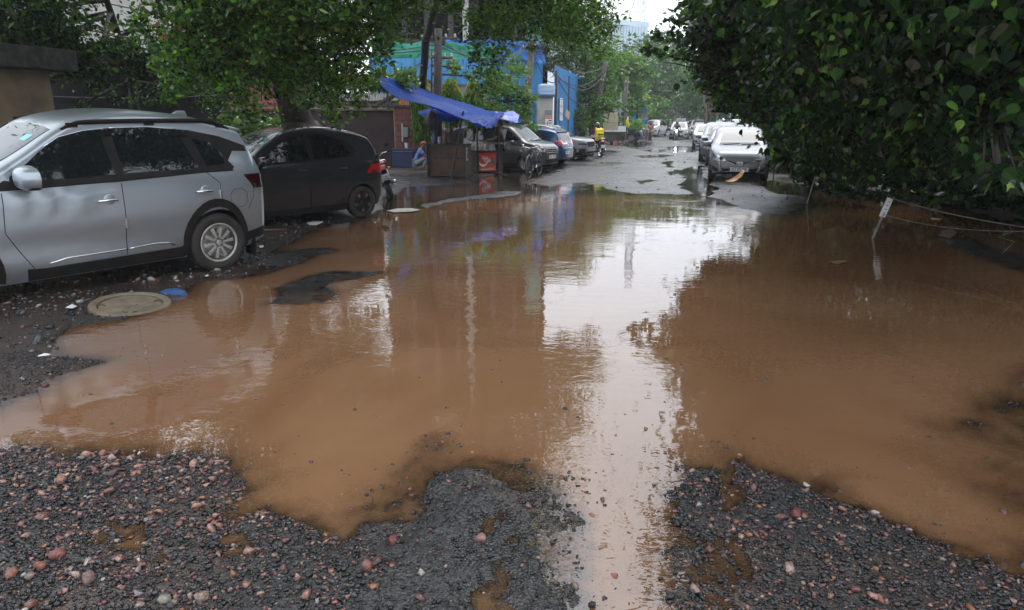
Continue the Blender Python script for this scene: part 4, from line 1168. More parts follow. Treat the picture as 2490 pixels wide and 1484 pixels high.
ev = StdCar('suv', 4.9, 1.86, 1.84, P_WHITE, 'FL', (1601, 334), 205, 'big white off-roader standing behind the woman in the red top', GL, 'white_off_roader', 'six', wr=.40, z0=0, rails=M_BLACK, nx=80)
ev.front([(.48, .98), (.52, 1.10), (.84, 1.12), (.84, 1.0)], [[(-.42, .86), (-.42, 1.08), (.42, 1.08), (.42, .86)], [(-.5, .42), (-.5, .6), (.5, .6), (.5, .42)]], [[(.6, .60), (.6, .72), (.8, .72), (.8, .62)]], chrome=[[(-.42, .97), (.42, .97)], [(-.42, 1.06), (.42, 1.06)]])
sc_ = StdCar('suv', 4.4, 1.80, 1.75, P_BLACKP, 'CC', (1549, 327), 200, 'dark off-roader with a load of cane and planks on its roof', GL, 'dark_off_roader', 'six', wr=.37, z0=0, nx=70, detail=False)
sc_.front([(.5, .9), (.5, 1.05), (.82, 1.05), (.82, .92)], [[(-.4, .8), (-.4, 1.05), (.4, 1.05), (.4, .8)]], chrome=[[(-.4, .95), (.4, .95)]])
er = StdCar('suv', 4.4, 1.735, 1.69, P_WHITE, 'FR', (1629, 340), 196, 'white people carrier driving towards us behind the lit motorcycle', 'traffic on the road', 'white_people_carrier', 'multi', wr=.31, z0=0, nx=90)
er.front([(.42, .80), (.55, .90), (.82, .98), (.82, .86)], [[(-.36, .66), (-.42, .82), (.42, .82), (.36, .66)], [(-.40, .26), (-.44, .42), (.44, .42), (.40, .26)]], [[(.50, .50), (.78, .62), (.80, .42), (.62, .40)]], chrome=[[(-.40, .74), (.40, .74)]], plate='', plate_z=.48)
mb = MB(); mb.box((-.4, .05, 1.80), (.9, .85, .22)); rb = mb.build('roof_box', P_WHITE, er.root, bevel=.03)
# far traffic
FAR = [
 ('hatch', 3.9, 1.7, 1.55, P_NAVY, 'FR', (1618, 322), 196, 'small navy car far up the road behind the white off-roader', GL),
 ('suv', 4.3, 1.8, 1.68, P_BLACKP, 'FR', (1669, 326), 196, 'black car following the white people carrier', 'traffic on the road'),
 ('suv', 4.5, 1.85, 1.85, P_WHITE, 'FR', (1677, 331), 196, 'white van parked on the right, second beyond the small white hatchback', GR),
 ('suv', 4.2, 1.75, 1.65, P_BLACKP, 'FR', (1683, 338), 196, 'black car parked directly beyond the small white hatchback', GR),
 ('hatch', 3.9, 1.7, 1.52, P_SIL2, 'FR', (1661, 317), 196, 'silver car in the haze at the far end of the traffic', 'traffic on the road'),
 ('hatch', 3.9, 1.7, 1.52, P_WHITE, 'FR', (1605, 313), 196, 'white hatchback in the haze on the left verge', GL),
 ('suv', 4.2, 1.75, 1.65, P_WHITE, 'FR', (1652, 309), 196, 'farthest white car in the haze', 'traffic on the road'),
 ('suv', 4.2, 1.75, 1.65, P_GREY, 'FR', (1590, 318), 200, 'grey car on the left verge beyond the white off-roader', GL),
]
for k, L, W, Ht, p_, an, px, azf, lb, gr in FAR:
    f = StdCar(k, L, W, Ht, p_, an, px, azf, lb, gr, 'car', 'multi', wr=.33, z0=0, nx=50, detail=False)
    f.front([(.45, .68 * f.kz), (.55, .80 * f.kz), (.80, .84 * f.kz), (.80, .72 * f.kz)], [[(-.42, .40), (-.42, .62), (.42, .62), (.42, .40)]])
# right-hand row
sw = StdCar('hatch', 3.84, 1.735, 1.53, P_WHITE, 'FR', (1686, 357), 194, 'small white hatchback parked on the right beyond the pale blue grey car', GR, 'white_hatchback', 'multi', wr=.31, z0=0, nx=90, scale=1.0)
sw.front([(.52, .60), (.58, .80), (.80, .84), (.80, .64)], [[(-.40, .32), (-.46, .60), (.46, .60), (.40, .32)]], [[(.54, .30), (.54, .44), (.74, .46), (.74, .34)]], lampm=M_LAMP)
hy = StdCar('suv', 4.36, 1.795, 1.65, P_BLUEG, 'FR', (1702, 393), 195.5, 'pale blue grey crossover with black roof antenna parked second on the right', GR, 'blue_grey_crossover', 'multi', wr=.345, clad=True, z0=0, nx=110, scale=1.04)
hy.front([(.50, .62), (.55, .74), (.80, .78), (.80, .60)], [[(-.55, .30), (-.60, .60), (.60, .60), (.55, .30)], [(-.5, .80), (-.5, .88), (.5, .88), (.5, .80)]], [[(.55, .84), (.55, .87), (.84, .90), (.84, .86)]], fogm=M_WHITEP)
gy = StdCar('hatch', 3.9, 1.70, 1.55, P_GREY, 'FR', (1719, 403), 195.5, 'dark grey hatchback wedged between the silver hatchback and the pale blue crossover', GR, 'grey_hatchback', 'multi', wr=.31, z0=0, nx=90, scale=1.0)
gy.front([(.48, .62), (.55, .76), (.80, .80), (.80, .66)], [[(-.5, .3), (-.5, .55), (.5, .55), (.5, .3)]])
hi = StdCar('hatch', 3.94, 1.71, 1.505, P_SIL2, 'FR', (1727, 436), 195.5, 'silver hatchback with a front number plate parked first on the right', GR, 'silver_hatchback', 'multi', wr=.31, z0=0, nx=160, scale=1.06)
hi.front([(.36, .60), (.50, .70), (.74, .80), (.80, .74), (.78, .62), (.52, .555)],
         [[(-.40, .615), (-.12, .535), (.12, .535), (.40, .615), (.40, .585), (.11, .47), (-.11, .47), (-.40, .585)],
          [(-.50, .38), (-.44, .26), (-.30, .17), (.30, .17), (.44, .26), (.50, .38), (.40, .365), (-.40, .365)]],
         [[(.56, .30), (.60, .36), (.76, .44), (.74, .32), (.62, .27)]], plate='DL7 CN 7692', plate_z=.345, badge=.505,
         chrome=[[(-.40, .59), (-.11, .475), (.11, .475), (.40, .59)], [(-.56, .54), (-.54, .36), (-.34, .15), (0, .13), (.34, .15), (.54, .36), (.56, .54)]])
hi.line('F', [(-.62, .70), (-.3, .665), (0, .66), (.3, .665), (.62, .70)], r=.004)
# ================================================================== BUILDINGS, WALLS, POLES
M_CONC = pm('stained_concrete', (0.16, 0.14, 0.12), (0.028, 0.025, 0.023), 3.0, 0.85, bump=0.7, bscale=14)
M_CONCD = pm('black_stained_concrete', (0.028, 0.025, 0.022), (0.075, 0.068, 0.06), 6.0, 0.9, bump=0.9, bscale=16, lo=.45, hi=.75)
M_BEIGE = pm('beige_render', (0.30, 0.215, 0.13), (0.16, 0.12, 0.085), 2.2, 0.9, bump=0.2, bscale=20)
M_PATCH = pm('bare_render_patch', (0.36, 0.34, 0.31), (0.12, 0.11, 0.10), 6, 0.9)
M_WHITEW = pm('off_white_wall', (0.46, 0.45, 0.42), (0.36, 0.35, 0.32), 1.2, 0.9)
M_TERRA = pm('terracotta_wall', (0.32, 0.10, 0.07), (0.24, 0.08, 0.06), 2, 0.9)
M_DWALL = pm('dark_maroon_wall', (0.045, 0.024, 0.022), (0.022, 0.014, 0.014), 2.5, 0.8, bump=0.2)
M_CREAM = pm('cream_wall', (0.50, 0.42, 0.28), (0.40, 0.34, 0.24), 2, 0.9)
M_RAIL = pm('black_iron', (0.02, 0.02, 0.022), (0.04, 0.03, 0.028), 20, 0.6)
M_BSHEET = pm('blue_painted_sheet', (0.035, 0.20, 0.44), (0.05, 0.25, 0.50), 1.3, 0.5, 0.65, stretch=(1, 1, .25))
M_BSHEETD = pm('blue_sheet_seam', (0.02, 0.10, 0.24), rough=0.6)
M_GSHEET = pm('grey_sheet', (0.20, 0.21, 0.22), (0.14, 0.15, 0.16), 2, 0.5, metal=.3)
M_NETG = pm('green_netting', (0.015, 0.15, 0.10), (0.02, 0.19, 0.13), 1.6, 0.9, bump=.4, bscale=3)
M_NETB = pm('blue_netting', (0.03, 0.14, 0.42), (0.06, 0.22, 0.52), 1.6, 0.9, bump=.4, bscale=3)
M_DARKB = pm('dark_bare_concrete', (0.05, 0.048, 0.048), (0.03, 0.028, 0.028), 1.5, 0.9)
M_VOID = pm('unlit_room', (0.012, 0.012, 0.012), rough=0.95)  # near-black colour paints in the shade of the porch and open floors
M_WCOL = pm('pale_column', (0.42, 0.42, 0.38), (0.32, 0.32, 0.30), 3, 0.85)
M_PGLASS = pm('pale_glazing', (0.48, 0.60, 0.68), (0.40, 0.54, 0.62), .2, 0.15)  # lightened so the far block's haze sits in its colour
M_PALEC = pm('pale_cladding', (0.72, 0.76, 0.79), (0.64, 0.68, 0.72), .3, 0.6)  # pale cladding, lightened further to carry the far block's haze
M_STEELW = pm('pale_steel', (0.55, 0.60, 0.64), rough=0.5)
M_WOODP = pm('weathered_pole', (0.12, 0.10, 0.08), (0.06, 0.05, 0.045), 5, 0.85, bump=.4)
M_POLED = pm('dark_pole', (0.045, 0.040, 0.036), (0.025, 0.022, 0.02), 5, 0.85, bump=.4)
M_RUST = pm('rusty_steel', (0.11, 0.06, 0.045), (0.05, 0.035, 0.03), 6, 0.8)
M_SIGNW = pm('white_sign', (0.72, 0.72, 0.72), (0.6, 0.6, 0.6), 9, 0.5)
M_SIGNR = pm('red_sign_paint', (0.55, 0.04, 0.03), rough=0.5)
M_SIGNB = pm('sign_blue', (0.03, 0.12, 0.42), rough=0.5)
M_TEAL = pm('teal_sign', (0.03, 0.16, 0.17), rough=0.5)

def brick_mat(name, a, b_, mortar, sc=4.0, w=.5, h=.25):
    m, t, b = nt_new(name); tc = N(t, 'ShaderNodeTexCoord'); br = N(t, 'ShaderNodeTexBrick', Scale=sc)
    br.inputs['Color1'].default_value = (*a, 1); br.inputs['Color2'].default_value = (*b_, 1); br.inputs['Mortar'].default_value = (*mortar, 1)
    br.inputs['Mortar Size'].default_value = 0.012; br.inputs['Brick Width'].default_value = w; br.inputs['Row Height'].default_value = h
    mp = N(t, 'ShaderNodeMapping'); mp.inputs['Rotation'].default_value = (R(90), 0, 0); t.links.new(tc.outputs['Object'], mp.inputs['Vector']); t.links.new(mp.outputs[0], br.inputs['Vector'])
    t.links.new(br.outputs['Color'], b.inputs['Base Color']); b.inputs['Roughness'].default_value = .8
    bp = N(t, 'ShaderNodeBump', Strength=.5, Distance=.02); t.links.new(br.outputs['Fac'], bp.inputs['Height']); bp.invert = True; t.links.new(bp.outputs[0], b.inputs['Normal'])
    return m
M_BRICK = brick_mat('red_stone_tiles', (0.20, 0.07, 0.05), (0.12, 0.045, 0.035), (0.03, 0.02, 0.018), 1.0, .36, .20)

def slab_between(mb, A, B, z0, z1, th):
    """upright wall from A to B (xy), thickness th away from the camera"""
    A = Vector((A[0], A[1], 0)); B = Vector((B[0], B[1], 0)); d = (B - A).normalized(); n = Vector((-d.y, d.x, 0))
    if n.dot(A) < 0: n = -n
    vs = [A, B, B + n * th, A + n * th]
    mb.add([v + Vector((0, 0, z0)) for v in vs] + [v + Vector((0, 0, z1)) for v in vs], [(0, 3, 2, 1), (4, 5, 6, 7), (0, 1, 5, 4), (1, 2, 6, 5), (2, 3, 7, 6), (3, 0, 4, 7)])
def local(mb, o): mb.v = [tuple(Vector(v) - o) for v in mb.v]; return mb
def xz(px, Y, y=300): v = PY(px, y, Y); return (v.x, v.y)
def zz(py, Y, px=1245): return PY(px, py, Y).z
def corr(A, B, z0, z1, pitch, depth, m, name, parent, o, topfn=None):
    """trapezoid-ribbed sheet from A to B"""
    A = Vector((*A, 0)); B = Vector((*B, 0)); L = (B - A).length; d = (B - A) / L; n = Vector((-d.y, d.x, 0))
    if n.dot(A) > 0: n = -n
    k = int(L / pitch); vs = []; fs = []
    for i in range(k + 1):
        for q, (f, h) in enumerate(((0, 0), (.55, 0), (.62, 1), (.93, 1))):
            s_ = (i + f) * pitch
            if s_ > L: s_ = L
            zt = z1 if topfn is None else topfn(s_ / L)
            p = A + d * s_ + n * depth * h
            vs += [p + Vector((0, 0, z0)) - o, p + Vector((0, 0, zt)) - o]
    m_ = len(vs) // 2
    fs = [(2 * i, 2 * i + 2, 2 * i + 3, 2 * i + 1) for i in range(m_ - 1)]
    mb = MB(); mb.add(vs, fs); ob = mb.build(name, m, parent)
    so = ob.modifiers.new('s', 'SOLIDIFY'); so.thickness = .012; return ob

# --- concrete canopy at upper left
o = PY(100, 200, 12.8); o.z = 0
r = empty('concrete_canopy', o, 0, 'black stained concrete canopy on a beige wall at the left edge', 'building')
z0, z1 = zz(157, 12.3), zz(97, 12.3)
mb = MB(); slab_between(mb, xz(-260, 10.8), xz(213, 14.2), z0, z1, 3.0); local(mb, o).build('roof_slab', M_CONCD, r, bevel=.02)
mb = MB(); slab_between(mb, xz(-260, 11.4), xz(139, 14.0), 0, z0 - .002, .25); local(mb, o).build('wall', M_BEIGE, r)
mb = MB(); A = xz(22, 13.15); B = xz(54, 13.4); slab_between(mb, (A[0], A[1] - .03), (B[0], B[1] - .03), 0, z0 - .02, .05); local(mb, o).build('render_patch', M_PATCH, r)
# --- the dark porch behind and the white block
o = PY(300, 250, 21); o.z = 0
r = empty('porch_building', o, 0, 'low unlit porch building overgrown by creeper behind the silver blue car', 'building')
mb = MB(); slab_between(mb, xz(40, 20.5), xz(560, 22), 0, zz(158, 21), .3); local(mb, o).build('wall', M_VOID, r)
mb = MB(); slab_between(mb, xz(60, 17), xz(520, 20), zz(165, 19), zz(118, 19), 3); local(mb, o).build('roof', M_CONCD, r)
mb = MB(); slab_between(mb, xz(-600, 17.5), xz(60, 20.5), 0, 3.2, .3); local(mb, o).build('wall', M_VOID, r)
o = PY(300, 100, 34); o.z = 0
r = empty('white_block', o, 0, 'tall off white building glimpsed between leaves at the top left', 'building')
mb = MB(); slab_between(mb, xz(-200, 33), xz(575, 35), 0, 14, 8); local(mb, o).build('wall', M_WHITEW, r)
mb = MB()
for k in range(3):
    slab_between(mb, xz(60 + k * 170, 33.4 + k * .5), xz(130 + k * 170, 33.5 + k * .5), 7.6, 9.2, .2)
for v in range(len(mb.v)): mb.v[v] = (mb.v[v][0], mb.v[v][1] - .45, mb.v[v][2])
local(mb, o).build('window', M_GLASS, r)
o = PY(620, 100, 31); o.z = 0
r = empty('terracotta_house', o, 0, 'terracotta red house wall showing through the leaves behind the railings', 'building')
mb = MB(); slab_between(mb, xz(556, 31), xz(700, 31), 0, zz(40, 31), 5); local(mb, o).build('wall', M_TERRA, r)
mb = MB(); slab_between(mb, xz(552, 30.8), xz(704, 30.8), zz(36, 31), zz(22, 31), 5.3); local(mb, o).build('cornice', M_WHITEW, r)
# --- boundary wall, pillar and railings
YW = 27.0
zt = zz(266, YW)
o = PY(760, 300, YW); o.z = 0
r = empty('boundary_wall', o, 0, 'dark maroon boundary wall running behind the leaning tree', 'wall')
mb = MB(); slab_between(mb, xz(380, 25.5), xz(958, YW), 0, zt - .06, .3); local(mb, o).build('wall', M_DWALL, r)
mb = MB(); slab_between(mb, xz(380, 25.42), xz(958, YW - .08), zt - .055, zt, .46); local(mb, o).build('coping', M_CONC, r)
o = PY(980, 300, YW); o.z = 0
r = empty('brick_pillar', o, 0, 'wall end faced with square red stone tiles beside the tea stall', 'wall')
mb = MB(); slab_between(mb, xz(959, YW - .25), xz(1002, YW - .25), 0, zt + .08, .6); local(mb, o).build('pillar', M_BRICK, r)
mb = MB(); slab_between(mb, xz(957, YW - .30), xz(1004, YW - .30), zt + .082, zt + .15, .7); local(mb, o).build('coping', M_CONC, r)
mb = MB(); slab_between(mb, xz(1003, YW + .1), xz(1110, 30), 0, 1.35, .3); local(mb, o).build('wall', M_BRICK, r)
mb = MB(); slab_between(mb, xz(1003, YW + .02), xz(1110, 29.9), 1.352, 1.45, .45); local(mb, o).build('coping', M_CONC, r)
p = PY(987, 322, YW - .3)
mb = MB(); mb.box((p.x, p.y, p.z), (.19, .12, .36)); ob = mb.build('meter_box', pm('meter_grey', (.20, .24, .22), rough=.5), None, bevel=.02); tag(ob, 'grey green meter box screwed to the red tiled pillar', 'meter box')
mb = MB(); mb.tube([PY(978, 300, YW - .3), PY(979, 345, YW - .3)], .03, 8); ob = mb.build('pipe', M_WHITEW, None); tag(ob, 'pale pipe beside the meter box on the pillar', 'pipe')
o = PY(760, 230, YW); o.z = zt
r = empty('railing', o, 0, 'black iron railing on top of the dark boundary wall', 'railing')
A, B = Vector((*xz(430, 25.6), 0)), Vector((*xz(1000, YW + .1), 0)); zr = zz(206, YW)
mb = MB(); n = 150
for i in range(n): p = A.lerp(B, i / n); mb.tube([p + Vector((0, 0, zt + .05)), p + Vector((0, 0, zr))], .011, 4)
local(mb, o).build('bars', M_RAIL, r)
mb = MB()
for z in (zt + .12, zr - .08): mb.tube([A + Vector((0, 0, z)), B + Vector((0, 0, z))], .022, 6)
local(mb, o).build('rail', M_RAIL, r)
for i in range(7):
    p = A.lerp(B, (i + .3) / 7); mb = MB(); mb.box(p + Vector((0, 0, (zt + zr) / 2)), (.07, .07, zr - zt + .02)); local(mb, o).build('post', M_RAIL, r)
# cream lodge behind railing + stair
o = PY(830, 240, 32); o.z = 0
r = empty('cream_lodge', o, 0, 'low cream and white building behind the railings left of the tarpaulin', 'building')
mb = MB(); slab_between(mb, xz(700, 32), xz(1010, 32.5), 0, zz(246, 32), 5); local(mb, o).build('wall', M_CREAM, r)
mb = MB(); slab_between(mb, xz(690, 31.6), xz(1015, 32.1), zz(245, 32), zz(226, 32), 5.6); local(mb, o).build('parapet', M_WHITEW, r)
for x in (735, 800, 865, 930):
    mb = MB(); slab_between(mb, xz(x, 31.96), xz(x + 30, 31.98), zz(262, 32), zz(250, 32), .1); local(mb, o).build('window', M_GLASS, r)
o = PY(940, 240, 29); o.z = 0
r = empty('iron_stair', o, 0, 'dark iron stair climbing towards an orange column behind the railing', 'stairs')
a, b_ = PY(905, 262, 29), PY(985, 214, 29)
mb = MB(); mb.tube([a, b_], .07, 6); mb.tube([a + Vector((0, .6, 0)), b_ + Vector((0, .6, 0))], .07, 6); mb.tube([a + Vector((0, 0, .55)), b_ + Vector((0, 0, .55))], .03, 6)
local(mb, o).build('stringer', M_RAIL, r)
for k in range(8):
    p = a.lerp(b_, (k + .5) / 8); mb = MB(); mb.box(p + Vector((0, .3, .04)), (.28, .7, .03)); local(mb, o).build('tread', M_RAIL, r)
p = PY(981, 222, 29.2); mb = MB(); mb.box((p.x, p.y, p.z / 2 + .25), (.34, .34, p.z + .5)); local(mb, o).build('column', pm('orange_paint', (.50, .17, .05), rough=.7), r)
# --- fence of blue sheets facing us, with netting and the dark unfinished building
o = PY(1190, 200, 37); o.z = 0
r = empty('blue_sheet_fence', o, 0, 'blue painted sheet fence under green netting behind the drooping mast trees', 'fence')
zt2 = zz(143, 37)
corr(xz(905, 36.8), xz(1318, 37.2), 0, zt2, .30, .05, M_BSHEET, 'sheets', r, o)
for x in (1105, 1196, 1258, 1010): mb = MB(); p = PY(x, 200, 36.85); mb.box((p.x, p.y, zt2 / 2), (.10, .06, zt2)); local(mb, o).build('post', M_NETG, r)
def net(name, label, pts_top, pts_bot, m, nx=40, nz=8, sag=.25, sd=0):
    o = Vector(pts_bot[0]); o.z = 0
    vs = []; fs = []
    T_ = [Vector(p) for p in pts_top]; B_ = [Vector(p) for p in pts_bot]
    def at_(L_, u):
        k = u * (len(L_) - 1); i = min(int(k), len(L_) - 2); return L_[i].lerp(L_[i + 1], k - i)
    for i in range(nx + 1):
        for j in range(nz + 1):
            u, w = i / nx, j / nz
            p = at_(B_, u).lerp(at_(T_, u), w)
            q = (float(fbm(np.array(u * 9.0), np.array(w * 3.0 + sd), 3, sd + 5)) - .5)
            p = p + Vector((0, q * sag * 3, -abs(math.sin(u * math.pi * 5 + sd)) * sag * w * .6))
            vs.append(p - o)
    for i in range(nx):
        for j in range(nz): a = i * (nz + 1) + j; fs.append((a, a + nz + 1, a + nz + 2, a + 1))
    mb = MB(); mb.add(vs, fs); ob = mb.build(name, m, None, smooth=True); ob.location = o
    so = ob.modifiers.new('s', 'SOLIDIFY'); so.thickness = .02
    return tag(ob, label, 'netting')
net('netting', 'green construction netting above the left half of the blue sheets', [PY(905, 98, 38), PY(1090, 100, 38), PY(1222, 108, 38)], [PY(905, 150, 37.4), PY(1090, 148, 37.4), PY(1230, 148, 37.4)], M_NETG, sd=1)
net('netting', 'blue construction netting above the sheets beside the tall utility pole', [PY(1205, 92, 36.5), PY(1260, 96, 36.5), PY(1312, 100, 36.5)], [PY(1212, 146, 36.6), PY(1262, 150, 36.6), PY(1330, 158, 36.6)], M_NETB, sd=7)
net('netting', 'narrow blue net strip along the floor edge of the dark building', [PY(1085, 92, 38.4), PY(1215, 96, 38.4)], [PY(1085, 110, 38.3), PY(1215, 116, 38.3)], M_NETB, nx=20, nz=4, sd=3)
net('netting', 'pale green scaffold net hanging down the corner of the dark building', [PY(1282, -60, 39), PY(1325, -60, 39)], [PY(1278, 105, 38.8), PY(1318, 105, 38.8)], pm('pale_green_net', (.10, .30, .26), (.16, .38, .33), 1.2, .9), nx=10, nz=16, sd=9)
o = PY(1080, 50, 42); o.z = 0
r = empty('unfinished_building', o, 0, 'dark unfinished concrete building with one pale column above the netting', 'building')
for k, (y0, y1) in enumerate([(112, 96), (20, 8), (-90, -102), (-200, -215), (-310, -325), (-420, -435)]):
    mb = MB(); slab_between(mb, xz(925, 41 + .01 * k), xz(1330, 41.5 + .01 * k), zz(y0, 41), zz(y1, 41), 9); local(mb, o).build('floor_slab', M_DARKB, r)
for k, x in enumerate((935, 985, 1040, 1095, 1190, 1245, 1300)):
    mb = MB(); slab_between(mb, xz(x, 41.3), xz(x + 12, 41.3), 0, zz(-420, 41), .5); local(mb, o).build('column', M_DARKB, r)
mb = MB(); slab_between(mb, xz(1129, 40.6), xz(1143, 40.6), 0, zz(-420, 41), .4); local(mb, o).build('column', M_WCOL, r)
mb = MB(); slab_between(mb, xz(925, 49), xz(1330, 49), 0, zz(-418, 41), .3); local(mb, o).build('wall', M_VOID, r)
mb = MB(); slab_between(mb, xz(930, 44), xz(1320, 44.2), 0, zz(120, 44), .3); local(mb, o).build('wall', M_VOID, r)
# --- grey sheet wall
o = PY(1080, 250, 30.5); o.z = 0
r = empty('grey_sheet_wall', o, 0, 'grey ribbed sheet wall with a concrete ledge behind the mast trees', 'wall')
corr(xz(1004, 30.5), xz(1200, 31), 0, zz(212, 30.5), .22, .03, M_GSHEET, 'sheets', r, o)
mb = MB(); slab_between(mb, xz(1040, 30.9), xz(1150, 31.1), zz(214, 31), zz(205, 31), .5); local(mb, o).build('ledge', M_CONC, r)
# --- big blue fence along the road
o = PY(1385, 300, 42); o.z = 0
r = empty('roadside_blue_fence', o, 0, 'tall blue sheet fence along the road behind the delivery rider', 'fence')
A, B = xz(1347, 36), xz(1421, 49.5)
ztA, ztB = zz(160, 36, 1347), zz(194, 49.5, 1421)
corr(A, B, 0, 4, .34, .07, M_BSHEET, 'sheets', r, o, topfn=lambda u: ztA + (ztB - ztA) * u)
for u in (.0, .33, .66, 1.0):
    p = Vector((*A, 0)).lerp(Vector((*B, 0)), u); mb = MB(); mb.box((p.x + .1, p.y + .1, 2.1), (.09, .09, 4.2)); local(mb, o).build('post', M_RUST, r)
dirF = (Vector((*B, 0)) - Vector((*A, 0))).normalized(); nF = Vector((dirF.y, -dirF.x, 0))
if nF.dot(Vector((*A, 0))) > 0: nF = -nF
def board(name, label, u, zc, w, h, m, cat='sign', lines=3, ink=None):
    p = Vector((*A, 0)).lerp(Vector((*B, 0)), u) + nF * .14; rz = math.atan2(dirF.y, dirF.x)
    r_ = empty(name, (p.x, p.y, zc), rz, label, cat, None)
    sg = 1 if (Matrix.Rotation(rz, 3, 'Z') @ Vector((0, -1, 0))).dot(nF) > 0 else -1
    mb = MB(); mb.box((0, 0, 0), (w, .025, h)); mb.build('board', m, r_, bevel=.004)
    for k in range(lines):
        mb = MB(); mb.box((0, -sg * .016, h * (.32 - .26 * k)), (w * (.8, .55, .65)[k % 3], .004, h * (.13, .06, .06)[k % 3])); mb.build('lettering', ink or M_SIGNB, r_)
    return r_
for k, (yc, ik) in enumerate([(247, M_SIGNB), (265.5, M_SIGNR), (285, M_SIGNB)]):
    board('fence_sign', ['uppermost of the three white boards on the near end of the blue fence', 'middle white board with red lettering on the near end of the blue fence', 'lowest of the three white boards on the near end of the blue fence'][k],
          .11, zz(yc, 37.3, 1355), 1.05, .36, M_SIGNW, ink=ik).name
board('fence_sign', 'narrow white upright board at the far end of the blue fence', .88, zz(250, 48, 1411), .5, 1.25, M_SIGNW, lines=2)
board('fence_sign', 'small white and red paper strip low on the blue fence', .70, zz(293, 45, 1402), .35, .9, pm('paper_strip', (.5, .3, .3), (.1, .15, .4), 6, .7), lines=0)
p = Vector((*A, 0)).lerp(Vector((*B, 0)), .22) + nF * .25
mb = MB(); mb.box((0, 0, 0), (.5, .05, .42), M=Matrix.Rotation(R(60), 4, 'Z') @ Matrix.Rotation(R(25), 4, 'Y')); ob = mb.build('cardboard_sheet', pm('cardboard', (.42, .31, .24), rough=.8)); ob.location = (p.x, p.y, zz(278, 38)); tag(ob, 'tilted piece of cardboard fixed beside the white boards on the blue fence', 'board')
# --- guard cabin, tank, danger board, gate
o = PY(1328, 300, 35); o.z = 0
r = empty('guard_cabin', o, 0, 'small off white guard cabin between the mango shrub and blue fence', 'building')
mb = MB(); slab_between(mb, xz(1308, 35), xz(1344, 35), 0, zz(236, 35), 2.2); local(mb, o).build('wall', pm('cabin_render', (.42, .41, .37), (.34, .33, .30), 2, .9), r)
mb = MB(); slab_between(mb, xz(1304, 34.8), xz(1347, 34.8), zz(235.5, 35), zz(231, 35), 2.6); local(mb, o).build('roof', M_BSHEETD, r)
p = PY(1329, 232, 36); h = zz(206, 36) - p.z
mb = MB(); prof = [(.02, 0), (.42, 0)]
for k in range(7): prof += [(.44, h * (k + .1) / 8), (.44, h * (k + .55) / 8), (.415, h * (k + .75) / 8)]
prof += [(.42, h * .9), (.30, h * .99), (.0, h)]
mb.lathe(prof, 24); ob = mb.build('water_tank', pm('tank_blue_white', (.30, .45, .62), (.55, .62, .68), 9, .5, stretch=(.1, .1, 1)), smooth=True, angle=R(30)); ob.location = (p.x, p.y, p.z + .03); tag(ob, 'ribbed blue and white water tank on the roof of the guard cabin', 'water tank')
o = PY(1334, 300, 34.3)
r = empty('danger_sign', (o.x, o.y, 0), 0, 'white danger board with red lettering leaning on the guard cabin', 'sign')
zc0, zc1 = zz(312, 34.3), zz(281, 34.3)
mb = MB(); mb.box((0, 0, (zc0 + zc1) / 2), (.34, .02, zc1 - zc0)); mb.build('board', M_SIGNW, r, bevel=.004)
mb = MB(); mb.box((0, -.012, zc1 - .08), (.33, .004, .15)); mb.build('red_band', M_SIGNR, r)
Mx = Matrix.Translation((0, -.0145, zc1 - .08)) @ Matrix.Rotation(R(90), 4, 'X'); text_mesh('DANGER', .09, M_SIGNW, r, Mx, .001, width=.29)
mb = MB(); mb.prism([(-.09, .12), (.0, .24), (.0, .02)], lambda u, v, w: Vector((u - .03, w, zc0 + v + .1)), -.016, -.012); mb.build('arrow', M_SIGNR, r)
for k in range(3): mb = MB(); mb.box((.07, -.012, zc0 + .12 + k * .12), (.14, .004, .05)); mb.build('lettering', M_INK if k else M_SIGNR, r)
mb = MB(); mb.box((0, .03, zc0 / 2 + .1), (.05, .04, zc0 + .3)); mb.build('post', M_RUST, r)
o = PY(1331, 300, 34.7)
r2_ = empty('sheet_gate', (o.x, o.y, 0), 0, 'narrow grey green ribbed gate behind the danger board', 'gate')
corr(xz(1324, 34.75), xz(1342, 34.75), 0, zz(268, 34.7), .12, .02, pm('gate_green', (.16, .22, .22), rough=.6), 'sheets', r2_, Vector((o.x, o.y, 0)))
# --- poles
def pole(label, pts, r0, m, arms=(), name='utility_pole', group='utility poles'):
    o = Vector(pts[0]); o.z = 0
    r = empty(name, o, 0, label, 'pole', group)
    mb = MB(); a, b_ = Vector(pts[0]), Vector(pts[1]); a = a + (a - b_) * (a.z / max(.01, (b_ - a).z)); a.z = 0
    mb.tube([a - o, b_ - o], [r0, r0 * .75], 8); mb.build('pole', m, r, smooth=True)
    for (dz, w, az_) in arms:
        c = b_ - o + Vector((0, 0, -dz)); d = Vector((math.cos(R(az_)), math.sin(R(az_)), 0)) * w / 2
        mb = MB(); mb.tube([c - d, c + d], .04, 6); ar = mb.build('crossarm', M_RUST, r)
        for k in (-.9, -.4, .4, .9):
            mb = MB(); mb.lathe([(.02, 0), (.05, .03), (.03, .06), (.045, .09), (.0, .12)], 8, Matrix.Translation(c + d * k + Vector((0, 0, .03)))); mb.build('insulator', M_WHITEW, ar)
    return r
pole('dark square pole rising behind the tarpaulin with a teal tin plate', [PY(1064, 262, 24), PY(1066, 70, 24)], .17, M_POLED, [(.3, 1.2, 0), (.9, .9, 10)])
pole('pole leaning slightly right before the blue netting, wires bundled at its head', [PY(1282, 250, 34), PY(1294, 96, 34)], .19, M_WOODP, [(.4, 1.0, 20)])
pole('brown leaning pole in front of the bright green street tree', [PY(1452, 260, 44), PY(1473, 148, 44)], .20, M_WOODP, [(1.2, 1.4, 60)])
